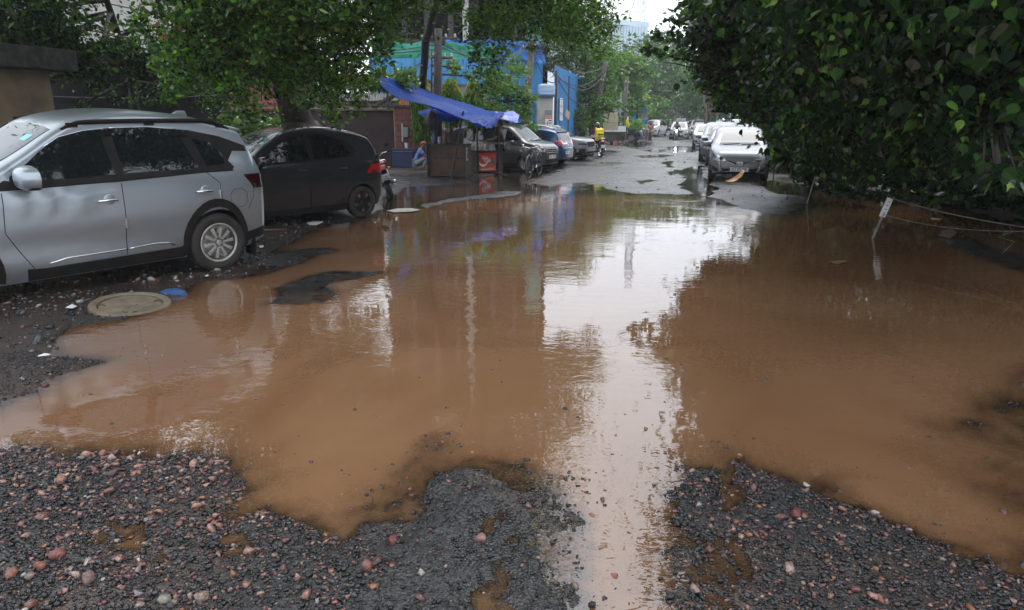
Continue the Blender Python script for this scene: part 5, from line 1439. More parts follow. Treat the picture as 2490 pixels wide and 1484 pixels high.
pole('tall pale pole between the street trees, right of the brown leaning one', [PY(1515, 300, 58), PY(1525, 186, 58)], .20, M_WOODP, [(.5, 1.0, 60)])
pole('slim grey post just left of the tall pale pole', [PY(1507, 300, 55), PY(1510, 226, 55)], .09, M_GSHEET)
pole('dark pole beside the round blue sign', [PY(1551, 300, 70), PY(1554, 229, 70)], .20, M_POLED, [(.4, 1.6, 60)])
pole('near post of the transformer frame on the right of the far road', [PY(1716, 300, 62), PY(1713, 214, 62)], .17, M_WOODP, [(.4, 1.5, 70), (1.6, 1.2, 70)])
pole('far post of the transformer frame on the right of the far road', [PY(1725, 300, 64), PY(1722, 204, 64)], .17, M_WOODP, [(.6, 1.6, 70)])
p = PY(1728, 245, 63)
mb = MB()
for k in range(9): mb.box((p.x + .1, p.y, p.z - 1.1 + k * .28), (1.3, 1.0, .10)); mb.box((p.x + .1, p.y, p.z - 1.0 + k * .28), (1.0, .8, .2))
ob = mb.build('transformer', M_RUST); tag(ob, 'rusty finned transformer mounted between the two right hand posts', 'transformer')
# teal tin on the dark pole
p = PY(1061, 262, 23.75)
r = empty('tin_plate', (p.x, p.y, p.z), R(3), 'small teal tin plate nailed to the dark pole above the tarpaulin', 'sign')
mb = MB(); mb.box((0, 0, 0), (.30, .012, .22)); mb.build('plate', M_TEAL, r)
for k in range(3): mb = MB(); mb.box((0, -.008, .06 - k * .06), (.24, .003, .028)); mb.build('lettering', M_SIGNW, r)
# --- cables
CAB = [
 ((-40, 5, 16), (1066, 120, 24), .5), ((-40, 18, 16), (1066, 108, 24), .6), ((60, -40, 18), (1066, 98, 24), .4), ((-60, 226, 15), (740, 206, 24.5), .25), ((740, 206, 24.5), (1066, 130, 24), .4),
 ((300, -30, 20), (1066, 84, 24), .3), ((1066, 122, 24), (903, 179, 19.2), .3), ((1066, 128, 24), (960, 200, 22), .35), ((1066, 112, 24), (1294, 108, 34), .5), ((1066, 100, 24), (1294, 100, 34), .7),
 ((1066, 90, 24), (1294, 104, 34), .9), ((1294, 104, 34), (1473, 160, 44), .8), ((1294, 110, 34), (1473, 166, 44), 1.4), ((1294, 118, 34), (1350, 200, 36.5), .5), ((1473, 156, 44), (1525, 196, 58), .6),
 ((1473, 170, 44), (1525, 206, 58), 1.0), ((1525, 200, 58), (1554, 236, 70), .6), ((1554, 236, 70), (1716, 230, 62), 2.4), ((1350, 178, 36.2), (1452, 232, 44), 1.0), ((1350, 190, 36.2), (1421, 208, 49), 1.2),
 ((1000, -60, 24), (1294, 60, 34), .5), ((800, -60, 22), (1160, 30, 30), .4), ((1294, 112, 34), (1225, 92, 37), .2), ((1354, 182, 36.2), (1473, 175, 44), .9)]
CL = ['cable crossing the canopy top left to the dark pole, lower of the close pair', 'cable crossing the canopy top left to the dark pole, upper of the close pair', 'cable entering from above the left trees to the dark pole head',
 'low cable passing in front of the beige wall towards the leaning tree', 'cable from the leaning tree to the dark square pole', 'highest cable reaching the dark square pole from the left', 'cable from the dark pole down to the tarpaulin tip', 'slack cable from the dark pole into the tree left of the tarpaulin',
 'lowest cable between the dark pole and the leaning pole', 'middle cable between the dark pole and the leaning pole', 'slackest cable between the dark pole and the leaning pole', 'upper cable from the leaning pole to the brown leaning pole', 'slack lower cable from the leaning pole to the brown leaning pole',
 'cable dropping from the leaning pole to the blue fence corner', 'upper cable between the brown leaning pole and the tall pale pole', 'lower cable between the brown leaning pole and the tall pale pole', 'cable between the tall pale pole and the dark pole by the round sign', 'long cable sagging across the road to the transformer posts',
 'cable looping from the blue fence corner to the brown leaning pole', 'cable drooping along the face of the roadside blue fence', 'cable rising left from above the leaning pole across the dark building', 'faint cable high across the dark unfinished building', 'short cable from the leaning pole to the blue netting', 'straight cable from the blue fence corner to the brown leaning pole']
for i, (a, b_, sag) in enumerate(CAB):
    a, b_ = PY(*a), PY(*b_); pts = []
    for k in range(15):
        u = k / 14; q = a.lerp(b_, u); q.z -= sag * 4 * u * (1 - u); pts.append(q - a)
    mb = MB(); mb.tube(pts, .016 if a.y < 30 else .022, 5); ob = mb.build('overhead_cable', M_RAIL, None, smooth=True); ob.location = a
    tag(ob, CL[i], 'cable', 'overhead cables')
p = PY(1294, 108, 33.7)
mb = MB(); rsx = np.random.default_rng(2)
for k in range(12):
    c = Vector(rsx.normal(size=3)) * .22; rr_ = .25 + .15 * rsx.uniform(); n_ = Vector(rsx.normal(size=3)).normalized(); q = n_.to_track_quat('Z', 'Y')
    mb.tube([c + q @ Vector((rr_ * math.cos(t_), rr_ * math.sin(t_), 0)) for t_ in np.linspace(0, 6.28, 18)], .012, 4)
ob = mb.build('cable_tangle', M_RAIL); ob.location = p; tag(ob, 'tangle of spare cable loops hung at the head of the leaning pole', 'cable')
# --- far office block with its mast
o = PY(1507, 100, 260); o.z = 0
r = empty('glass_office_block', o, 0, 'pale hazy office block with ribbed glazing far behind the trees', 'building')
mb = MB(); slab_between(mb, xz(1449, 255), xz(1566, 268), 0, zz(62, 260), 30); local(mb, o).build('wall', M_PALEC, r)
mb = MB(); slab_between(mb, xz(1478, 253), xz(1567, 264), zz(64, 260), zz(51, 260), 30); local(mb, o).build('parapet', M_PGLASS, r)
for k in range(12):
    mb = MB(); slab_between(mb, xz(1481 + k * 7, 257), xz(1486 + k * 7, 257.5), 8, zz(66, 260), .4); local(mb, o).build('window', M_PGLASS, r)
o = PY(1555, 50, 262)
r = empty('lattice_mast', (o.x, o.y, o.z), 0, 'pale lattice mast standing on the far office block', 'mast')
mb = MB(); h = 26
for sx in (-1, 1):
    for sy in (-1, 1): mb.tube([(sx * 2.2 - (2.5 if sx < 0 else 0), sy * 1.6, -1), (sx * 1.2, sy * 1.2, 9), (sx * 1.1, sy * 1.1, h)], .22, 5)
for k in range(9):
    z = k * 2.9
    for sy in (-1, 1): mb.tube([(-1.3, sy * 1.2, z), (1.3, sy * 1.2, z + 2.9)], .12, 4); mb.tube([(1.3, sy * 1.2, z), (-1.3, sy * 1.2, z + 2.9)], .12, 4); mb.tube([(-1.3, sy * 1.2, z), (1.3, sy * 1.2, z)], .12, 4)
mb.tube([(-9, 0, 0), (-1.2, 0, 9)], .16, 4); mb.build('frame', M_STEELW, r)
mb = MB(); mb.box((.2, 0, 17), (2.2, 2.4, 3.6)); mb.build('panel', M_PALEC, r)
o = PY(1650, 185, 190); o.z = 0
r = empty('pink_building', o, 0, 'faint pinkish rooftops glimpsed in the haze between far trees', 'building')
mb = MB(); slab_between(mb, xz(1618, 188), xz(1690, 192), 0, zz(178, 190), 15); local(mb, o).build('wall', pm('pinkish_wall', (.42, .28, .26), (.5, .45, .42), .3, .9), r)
# --- booth and round sign on the left further up
o = PY(1500, 290, 66); o.z = 0
r = empty('roadside_booth', o, 0, 'low grey roadside booth with a blue panel beyond the food cart', 'building')
mb = MB(); slab_between(mb, xz(1483, 66), xz(1545, 72), 0, zz(262, 68), 3); local(mb, o).build('wall', M_PALEC, r)
mb = MB(); slab_between(mb, xz(1530, 69), xz(1551, 71), .8, zz(272, 68), .2); 
mb.v = [(v[0], v[1] - .3, v[2]) for v in mb.v]; local(mb, o).build('window', M_SIGNB, r)
o = PY(1566, 290, 72); o.z = 0
r = empty('round_logo_sign', o, 0, 'grey and blue signboard with a white octagonal blue ringed emblem', 'sign')
x0, x1 = xz(1558, 72), xz(1574, 72); w = x1[0] - x0[0]
mb = MB(); mb.box((0, 0, zz(278, 72) / 2 + 1.2), (w, .2, zz(257, 72) - .4)); mb.build('board', M_GSHEET, r)
mb = MB(); mb.box((0, -.02, .9), (w * .99, .2, 1.8)); mb.build('lower_panel', M_SIGNB, r)
zc = zz(267, 72); mb = MB(); mb.lathe([(0, 0), (w * .36, 0), (w * .36, .05), (0, .05)], 8, Matrix.Translation((0, -.12, zc)) @ Matrix.Rotation(R(90), 4, 'X') @ Matrix.Rotation(R(22.5), 4, 'Z')); mb.build('emblem', M_SIGNW, r)
mb = MB(); mb.tube([(w * .33 * math.cos(a), -.19, zc + w * .33 * math.sin(a)) for a in np.linspace(.39, .39 + 2 * math.pi, 9)], .07, 5); mb.build('emblem_ring', M_SIGNB, r)
mb = MB(); mb.prism([(-.16, .2), (.16, .2), (.12, -.1), (0, -.22), (-.12, -.1)], lambda u, v, w_: Vector((u, w_, zc + v)), -.2, -.17); mb.build('emblem_shield', M_SIGNB, r)
# --- the wall glimpsed behind the peepal on the right, extended to block sky light
o = Vector((11, 14, 0))
r = empty('verge_wall', o, 0, 'unlit weathered wall at the back of the right verge under the peepal', 'wall')
mb = MB(); slab_between(mb, (8.6, 4), (20.5, 47), 0, 2.6, .3); local(mb, o).build('wall', M_CONC, r)
mb = MB(); slab_between(mb, (8.52, 4), (20.42, 47), 2.602, 2.72, .46); local(mb, o).build('coping', M_CONC, r)
# ================================================================== STALL, BIKES, PEOPLE, LITTER
M_TARP = bpy.data.materials.new('blue_tarpaulin'); M_TARP.use_nodes = True
t = M_TARP.node_tree; b = t.nodes['Principled BSDF']; out = t.nodes['Material Output']
b.inputs['Base Color'].default_value = (0.004, 0.055, 0.30, 1); b.inputs['Roughness'].default_value = 0.42; b.inputs['Specular IOR Level'].default_value = 0.25
tl = N(t, 'ShaderNodeBsdfTranslucent'); tl.inputs['Color'].default_value = (0.004, 0.15, 0.62, 1)
mxs = N(t, 'ShaderNodeMixShader'); mxs.inputs[0].default_value = 0.45; t.links.new(b.outputs[0], mxs.inputs[1]); t.links.new(tl.outputs[0], mxs.inputs[2]); t.links.new(mxs.outputs[0], out.inputs['Surface'])
tc = N(t, 'ShaderNodeTexCoord'); nz = N(t, 'ShaderNodeTexNoise', Scale=3.0, Detail=6.0); nz.inputs['Distortion'].default_value = 1.5; t.links.new(tc.outputs['Object'], nz.inputs['Vector'])
bp = N(t, 'ShaderNodeBump', Strength=.8, Distance=.05); t.links.new(nz.outputs['Fac'], bp.inputs['Height']); t.links.new(bp.outputs[0], b.inputs['Normal'])
M_WOODB = pm('grimy_brown_board', (0.12, 0.058, 0.036), (0.045, 0.028, 0.022), 2.6, 0.6, 0.8, bump=.15)
M_WOODS = pm('brown_board_side', (0.10, 0.060, 0.045), (0.055, 0.038, 0.03), 2.6, 0.6)
M_ALU = pm('dented_aluminium', (0.35, 0.36, 0.37), (0.2, 0.2, 0.2), 12, 0.3, metal=.9)
M_SOOT = pm('sooty_metal', (0.03, 0.028, 0.026), (0.08, 0.07, 0.055), 9, 0.5, metal=.5)
M_REDP = pm('red_soda_panel', (0.50, 0.035, 0.025), (0.42, 0.05, 0.03), 3, 0.35)
M_ORED = pm('orange_red_band', (0.50, 0.09, 0.04), rough=0.4)
M_WHT = pm('white_print', (0.62, 0.62, 0.60), rough=0.5)
M_DPRINT = pm('dark_print', (0.08, 0.02, 0.02), (0.25, 0.12, 0.08), 12, 0.5)
M_BLUEP = pm('blue_plastic', (0.005, 0.014, 0.07), rough=0.35)
M_REDC = pm('red_plastic', (0.30, 0.012, 0.014), rough=0.4)
M_CLEAR = pm('jar_glass', (0.35, 0.38, 0.36), (0.30, 0.20, 0.08), 22, 0.06, coat=1)
M_SHEETP = pm('crumpled_plastic', (0.12, 0.15, 0.30), (0.06, 0.07, 0.12), 9, 0.25, bump=1, bscale=14)
M_BAG = pm('black_bag', (0.018, 0.018, 0.020), (0.03, 0.03, 0.03), 8, 0.45, bump=.5, bscale=12)

def place(mb, name, m, label, cat, o=None, group=None, **k):
    o = Vector(o) if o is not None else Vector(mb.v[0])
    local(mb, o); ob = mb.build(name, m, None, **k); ob.location = o
    return tag(ob, label, cat, group)

# ---- counter
c0, c1, c2 = P(1043, 432), P(1131, 434), P(1159, 425.5)
ex = (c1 - c0); wdt = ex.length; ex.normalize(); ey = (c2 - c1); dep = ey.length * .55; ey = Vector((-ex.y, ex.x, 0)); ey = (c2 - c1).normalized()
dep = 0.75
hC = 1.03
o = c0.copy()
st = empty('tea_stall_counter', o, 0, 'grimy brown boxed counter of the tea stall under the blue tarpaulin', 'stall counter')
def obox(mb, a, b_, c_, d_, z0, z1):   # box from origin + ex*a..b, ey*c..d
    q = [ex * a + ey * c_, ex * b_ + ey * c_, ex * b_ + ey * d_, ex * a + ey * d_]
    mb.add([v + Vector((0, 0, z0)) for v in q] + [v + Vector((0, 0, z1)) for v in q], [(0, 3, 2, 1), (4, 5, 6, 7), (0, 1, 5, 4), (1, 2, 6, 5), (2, 3, 7, 6), (3, 0, 4, 7)])
mb = MB(); obox(mb, 0, wdt, 0, dep, .06, hC); mb.build('cabinet', M_WOODB, st, bevel=.006)
mb = MB(); obox(mb, wdt + .002, wdt + .02, .02, dep - .02, .07, hC - .01); mb.build('side_board', M_WOODS, st)
mb = MB(); obox(mb, .05, wdt - .05, -.02, -.001, .60, .66); obox(mb, -.01, wdt + .01, -.022, -.002, .06, .10); mb.build('batten', M_SOOT, st)
mb = MB()
for a in (0, wdt): mb.box(ex * a + Vector((0, -.012, hC / 2 + .02)), (.045, .045, hC))
mb.build('corner_post', M_SOOT, st, bevel=.004)
mb = MB(); obox(mb, -.03, wdt + .05, -.04, dep + .04, hC + .001, hC + .03); mb.build('top', M_SOOT, st, bevel=.004)
mb = MB(); obox(mb, wdt + .022, wdt + .026, .12, .30, .55, .95); ps = mb.build('poster', M_WHT, st)
for k, (a, b_, z0, z1) in enumerate([(.23, .28, .60, .92), (.14, .19, .84, .90), (.14, .2, .70, .73), (.14, .2, .64, .66), (.2, .22, .58, .8)]):
    mb = MB(); obox(mb, wdt + .027, wdt + .029, a, b_, z0, z1); mb.build('print', M_INK, ps)
tp = o + Vector((0, 0, hC + .031))
def W3(a, c_, z=0): return o + ex * a + ey * c_ + Vector((0, 0, hC + .031 + z))
# stove, pots, milk can
mb = MB(); mb.lathe([(.26, 0), (.30, .02), (.30, .30), (.32, .31), (.32, .34), (.29, .34), (.28, .30), (0, .28)], 28); ob = mb.build('cooking_pot', M_SOOT, smooth=True, angle=R(40)); ob.location = W3(.78, .36); tag(ob, 'big sooty cooking pot on the tea stall counter', 'pot')
mb = MB(); mb.lathe([(.12, 0), (.13, .02), (.13, .14), (.14, .15), (0, .13)], 20); ob = mb.build('saucepan', M_SOOT, smooth=True, angle=R(40)); ob.location = W3(.62, .66); tag(ob, 'small dark pan behind the big sooty pot', 'pot')
mb = MB(); mb.lathe([(.08, 0), (.085, .01), (.085, .15), (.06, .19), (.06, .205), (.072, .21), (.072, .225), (0, .23)], 20); ob = mb.build('milk_can', M_ALU, smooth=True, angle=R(40)); ob.location = W3(.38, .12); tag(ob, 'small aluminium milk can with a blue ring on the counter', 'can')
mb = MB(); mb.lathe([(.087, .135), (.089, .14), (.089, .155), (.087, .16)], 20); mb.build('ring', pm('blue_enamel', (.03, .16, .35), rough=.4), ob)
mb = MB(); mb.sphere((0, 0, .16), (.11, .09, .17), 12, 8); mb.tube([(0, 0, .3), (.01, 0, .42)], [.02, .03], 6); ob = mb.build('carrier_bag', M_SHEETP, smooth=True); ob.location = W3(.16, .2); tag(ob, 'bluish plastic carrier bag at the left end of the counter', 'bag')
# ---- second counter with soda panel
d0, d1 = P(1166, 423), P(1206, 421)
o2 = d0.copy(); fx_ = (d1 - d0).normalized(); fw = (d1 - d0).length
s2_ = empty('drinks_counter', o2, math.atan2(fx_.y, fx_.x), 'narrow drinks counter with a red soda panel on its front', 'stall counter')
mb = MB(); mb.box((fw / 2, .34, .40), (fw + .06, .60, .72)); mb.build('cabinet', M_SOOT, s2_, bevel=.006)
mb = MB(); mb.box((fw / 2, .28, .775), (fw + .16, .74, .03)); mb.build('top', M_SOOT, s2_, bevel=.004)
for x in (-.02, fw + .02): mb = MB(); mb.box((x, .06, .02), (.05, .05, .08)); mb.build('leg', M_SOOT, s2_)
pn = MB(); pn.box((fw / 2, .018, .40), (fw, .02, .62)); pn_ = pn.build('soda_panel', M_REDP, s2_, bevel=.002)
mb = MB(); mb.box((fw / 2, .0065, .155), (fw - .002, .003, .13)); mb.build('lower_band', M_ORED, pn_)
Mx = Matrix.Translation((fw * .36, .004, .53)) @ Matrix.Rotation(R(90), 4, 'X')
text_mesh('Coca', .15, M_WHT, pn_, Matrix.Translation((fw * .33, .004, .54)) @ Matrix.Rotation(R(90), 4, 'X'), .001, shear=.35, width=fw * .38, bold=.003)
text_mesh('Cola', .15, M_WHT, pn_, Matrix.Translation((fw * .46, .004, .45)) @ Matrix.Rotation(R(90), 4, 'X'), .001, shear=.35, width=fw * .38, bold=.003)
text_mesh('RAMA SHANKAR TEA STALL', .05, M_WHT, pn_, Matrix.Translation((fw * .5, .004, .14)) @ Matrix.Rotation(R(90), 4, 'X'), .001, width=fw * .80, bold=.001)
mb = MB(); wv = [(0, .40), (.10, .34), (.22, .31), (.36, .33), (.50, .40), (.60, .47), (.50, .36), (.36, .26), (.22, .23), (.10, .26), (0, .32)]
mb.prism([(u * fw * 1.0, v) for u, v in wv], lambda u, v, w: Vector((u, w, v)), .003, .0075); mb.build('white_wave', M_WHT, pn_)
mb = MB(); mb.prism([(fw * .66, .24), (fw * .70, .50), (fw * .80, .56), (fw * .90, .60), (fw * .97, .42), (fw * .95, .24)], lambda u, v, w: Vector((u, w, v)), .004, .0075); mb.build('food_picture', M_DPRINT, pn_)
def W4(a, c_): return s2_.matrix_world @ Vector((a, c_, .79)) if False else o2 + fx_ * a + Vector((-fx_.y, fx_.x, 0)) * c_ + Vector((0, 0, .792))
for k, (a, c_, h, rr_) in enumerate([(.04, .12, .20, .055), (.15, .16, .24, .05), (.24, .10, .18, .03), (.32, .20, .22, .055), (.10, .34, .22, .05)]):
    mb = MB(); mb.lathe([(rr_, 0), (rr_, h * .75), (rr_ * .7, h * .85), (rr_ * .75, h), (0, h)], 14); ob = mb.build('jar', M_CLEAR, smooth=True, angle=R(50)); ob.location = W4(a, c_)
    tag(ob, ['squat glass jar at the left end of the drinks counter', 'tall glass jar of yellow snacks on the drinks counter', 'thin bottle between the jars on the drinks counter', 'wide glass jar right of the thin bottle', 'jar standing behind the others on the drinks counter'][k], 'jar', 'jars on the drinks counter')
mb = MB(); mb.tube([(0, 0, 0), (.05, 0, .0), (-.08, .02, .30), (-.35, .05, .36)], .012, 6); ob = mb.build('steel_stand', M_ALU); ob.location = W4(.46, .15); tag(ob, 'bent steel stand at the right end of the drinks counter', 'stand')
# ---- posts of the shelter
def stick(name, pts, r, m, label, cat='pole', group=None):
    pts = [Vector(p) for p in pts]; o = pts[0].copy(); mb = MB(); mb.tube([p - o for p in pts], r, 7); ob = mb.build(name, m, None, smooth=True, angle=R(50)); ob.location = o; return tag(ob, label, cat, group)
a_ = P(1097, 437); stick('prop_pole', [a_, PY(1127, 270, 21.6)], [.035, .03], M_SOOT, 'dark leaning prop pole in front of the tea stall')
for k, (x, y0, Y, lb) in enumerate([(1036, 300, 22.4, 'left rear post of the tea stall shelter'), (1160, 300, 22.6, 'middle post of the shelter between the two counters'), (1213, 285, 23.2, 'right post of the tarpaulin shelter beside the standing man'), (1095, 285, 23.6, 'post behind the cooking pot')]):
    tpn = PY(x, y0, Y); stick('shelter_post', [(tpn.x, tpn.y, 0), tpn], .028, M_SOOT, lb, 'pole', 'posts of the tea stall shelter')
stick('cord', [PY(1128, 285, 21.5), PY(1140, 350, 21.3), P(1155, 440)], .006, M_RAIL, 'thin cord slanting from the tarpaulin to the ground before the stall', 'cord')
# ---- tarpaulin
def tarp(name, label, rails, m, nu=70, nv=18, wr=.06, seed=0):
    """rails: list of polylines (px,py,Y) from the far edge to the near edge"""
    R3 = [[PY(*q) for q in r] for r in rails]
    def along(L, u):
        d = [0]
        for a, b in zip(L[:-1], L[1:]): d.append(d[-1] + (b - a).length)
        s_ = u * d[-1]
        for i in range(len(L) - 1):
            if s_ <= d[i + 1] + 1e-9: return L[i].lerp(L[i + 1], (s_ - d[i]) / max(1e-6, d[i + 1] - d[i]))
        return L[-1]
    o = R3[0][0].copy(); vs = []; fs = []
    for i in range(nu + 1):
        u = i / nu; cp = [along(r, u) for r in R3]
        for j in range(nv + 1):
            w = j / nv * (len(cp) - 1); k = min(int(w), len(cp) - 2); p = cp[k].lerp(cp[k + 1], w - k)
            q = float(fbm(np.array(u * 5 + seed), np.array(j / nv * 9.0), 4, seed)) - .5
            q2 = math.sin(u * 9 + j / nv * 14 + seed) * .25 * float(vnoise(np.array(u * 6.0), np.array(seed + .5), 3))
            amp = wr * min(1, 4 * u + .15) 
            p = p + Vector((0, q * amp * 2.2, (q + q2) * amp * 1.6))
            vs.append(p - o)
    for i in range(nu):
        for j in range(nv): a = i * (nv + 1) + j; fs.append((a, a + nv + 1, a + nv + 2, a + 1))
    mb = MB(); mb.add(vs, fs); ob = mb.build(name, m, None, smooth=True); ob.location = o
    so = ob.modifiers.new('s', 'SOLIDIFY'); so.thickness = .004
    return tag(ob, label, 'tarpaulin')
tarp('blue_tarpaulin', 'long bright blue tarpaulin pulled up from the tea stall to a tip in the tree',
     [[(903, 178, 19.4), (960, 196, 21.5), (1035, 222, 23.3), (1110, 248, 24.2), (1180, 267, 24.6), (1232, 272, 24.6)],
      [(903, 179, 19.3), (965, 208, 20.5), (1040, 240, 21.6), (1110, 264, 22.3), (1165, 278, 22.6), (1228, 280, 23.4)],
      [(903, 181, 19.2), (930, 212, 19.6), (985, 243, 20.2), (1060, 272, 20.8), (1125, 292, 21.2), (1172, 300, 21.6), (1200, 284, 22.4)]], M_TARP, wr=.15, seed=2)
tarp('tarpaulin_flap', 'crumpled blue tarpaulin corner drooping over the front of the drinks counter', [[(1120, 275, 22), (1170, 284, 22.2), (1228, 272, 22.8)], [(1135, 290, 21.4), (1175, 300, 21.5), (1215, 285, 22.2)], [(1150, 300, 21.2), (1178, 311, 21.2), (1203, 309, 21.6)]], M_TARP, 30, 12, .16, 5)
tarp('tarpaulin_end', 'violet blue tarpaulin end hanging at the right of the stall roof', [[(1205, 270, 23.6), (1235, 272, 24), (1263, 277, 24.3)], [(1204, 278, 23.2), (1235, 284, 23.3), (1261, 289, 23.6)], [(1210, 287, 23.0), (1235, 292, 23.0), (1259, 298, 23.3)]], pm('faded_blue_tarpaulin', (.07, .10, .38), (.12, .15, .42), 5, .35, bump=.6, bscale=6), 24, 10, .10, 9)
tarp('dark_blue_tarpaulin', 'rumpled dark blue tarpaulin edge behind the hanging black bag', [[(1018, 271, 23.6), (1060, 262, 24), (1110, 268, 24.2), (1160, 280, 24)], [(1016, 276, 23.2), (1060, 280, 23.2), (1110, 288, 23.2), (1165, 292, 23.2)], [(1030, 284, 23), (1060, 290, 23), (1110, 296, 23), (1165, 298, 23)]], M_TARP, 40, 10, .16, 12)
# ---- hanging bag
p = PY(1051, 295, 22.2); mb = MB(); mb.sphere((0, 0, 0), (.20, .12, .30), 16, 12); mb.tube([(-.05, 0, .26), (.02, 0, .40), (.08, 0, .25)], .02, 6)
for k in range(6): mb.tube([(-.12 + .05 * k, 0, -.22), (-.12 + .05 * k + .02, 0, -.45 - .04 * (k % 3))], [.02, .008], 5)
ob = mb.build('hanging_bag', M_BAG, smooth=True); ob.location = p; tag(ob, 'black rucksack hung under the left end of the stall roof', 'bag')
# ---- ice box, bucket, crate, rack
p = P(981, 411); r = empty('ice_box', p, R(-4), 'large dark blue ice box standing by the red tiled pillar', 'ice box')
mb = MB(); mb.box((0, .3, .36), (.84, .55, .62)); mb.build('tub', M_BLUEP, r, bevel=.03)
mb = MB(); mb.box((0, .3, .715), (.87, .58, .085)); mb.build('lid', M_BLUEP, r, bevel=.02)
mb = MB(); mb.box((0, .012, .655), (.80, .02, .025)); mb.build('rim_strip', M_GSHEET, r)
mb = MB(); mb.lathe([(.065, 0), (.085, .19), (.09, .19), (.09, .205), (.08, .205), (.06, .02), (0, .02)], 20); ob = mb.build('white_bucket', M_WHT, smooth=True, angle=R(40)); ob.location = p + Vector((.12, .25, .76)); tag(ob, 'small white bucket on the lid of the blue ice box', 'bucket')
p = P(926, 408); r = empty('red_crate', (p.x, p.y, 0), R(-3), 'red plastic box beside the rear of the dark grey hatchback', 'crate')
mb = MB(); mb.box((0, .25, .56), (.46, .40, .40)); mb.build('tub', M_REDC, r, bevel=.015); mb = MB(); mb.box((0, .25, .19), (.42, .36, .33)); mb.build('stand', M_SOOT, r); mb = MB(); mb.box((0, .25, .775), (.49, .43, .03)); mb.build('rim', M_REDC, r, bevel=.006)
p = P(907, 400); r = empty('stall_rack', (p.x, p.y, 0), 0, 'cluttered open rack wrapped in bluish plastic behind the red box', 'rack')
mb = MB()
for x in (-.65, .65):
    for y in (0, .5): mb.box((x, y, .85), (.05, .05, 1.7))
mb.build('frame', M_SOOT, r)
for z in (.35, .80, 1.68): mb = MB(); mb.box((0, .25, z), (1.36, .56, .03)); mb.build('shelf', M_SOOT, r)
mb = MB(); vs = []
for i in range(15):
    for j in range(11): vs.append((-.45 + i * .07, -.06 + .09 * (float(vnoise(np.array(i * .8), np.array(j * .8), 4)) - .5), .82 + j * .084))
mb.add(vs, [(i * 11 + j, (i + 1) * 11 + j, (i + 1) * 11 + j + 1, i * 11 + j + 1) for i in range(14) for j in range(10)]); ob = mb.build('plastic_sheet', M_SHEETP, r, smooth=True)
rsx = np.random.default_rng(9)
for k in range(5):
    mb = MB(); mb.lathe([(.04, 0), (.042, .16), (.018, .22), (.018, .25), (0, .25)], 10); ob = mb.build('bottle', M_CLEAR, smooth=True); ob.location = (p.x + .05 + .13 * k, p.y + .02 + .03 * (k % 2), .818); tag(ob, ['leftmost', 'second', 'middle', 'fourth', 'rightmost'][k] + ' clear bottle on the rack behind the red box', 'bottle', 'bottles on the rack')
mb = MB(); mb.sphere((0, 0, .2), (.14, .12, .26), 10, 7); ob = mb.build('snack_sack', pm('snack_packets', (.5, .12, .05), (.4, .4, .35), 18, .4), smooth=True); q = P(943, 408); ob.location = (q.x, q.y + .2, .45); tag(ob, 'bag of bright snack packets between the red box and the ice box', 'bag')

# ================================================================== two wheelers
M_BLKM = pm('black_bike_paint', (0.015, 0.015, 0.017), rough=0.3, coat=.6)
M_ENG = pm('engine_alloy', (0.16, 0.16, 0.16), (0.06, 0.06, 0.06), 20, 0.4, metal=.8)
M_SEAT = pm('seat_vinyl', (0.02, 0.02, 0.02), rough=0.5)
def spoked(parent, c, rad, tw, name='wheel', nsp=18, rimm=M_CHROME, rw=.012):
    T = Matrix.Translation(c) @ Matrix.Rotation(R(90), 4, 'X'); mb = MB()
    mb.lathe([(rad - tw, -tw * .5), (rad - tw * .3, -tw * .55), (rad, -tw * .2), (rad, tw * .2), (rad - tw * .3, tw * .55), (rad - tw, tw * .5)], 36, T, close=True); w = mb.build(name, M_TYRE, parent, smooth=True)
    mb = MB(); mb.lathe([(rad - tw - rw, -tw * .35), (rad - tw + .002, -tw * .4), (rad - tw + .002, tw * .4), (rad - tw - rw, tw * .35)], 36, T, close=True)
    for k in range(nsp):
        a = 2 * math.pi * k / nsp; mb.tube([T @ Vector((.02 * math.cos(a + .6), .02 * math.sin(a + .6), .02 * (-1) ** k)), T @ Vector(((rad - tw) * math.cos(a), (rad - tw) * math.sin(a), 0))], .0022 if rad > .32 else .006, 3)
    mb.lathe([(.03, -.04), (.03, .04)], 12, T); mb.build('rim', rimm, w, smooth=True, angle=R(40)); return w
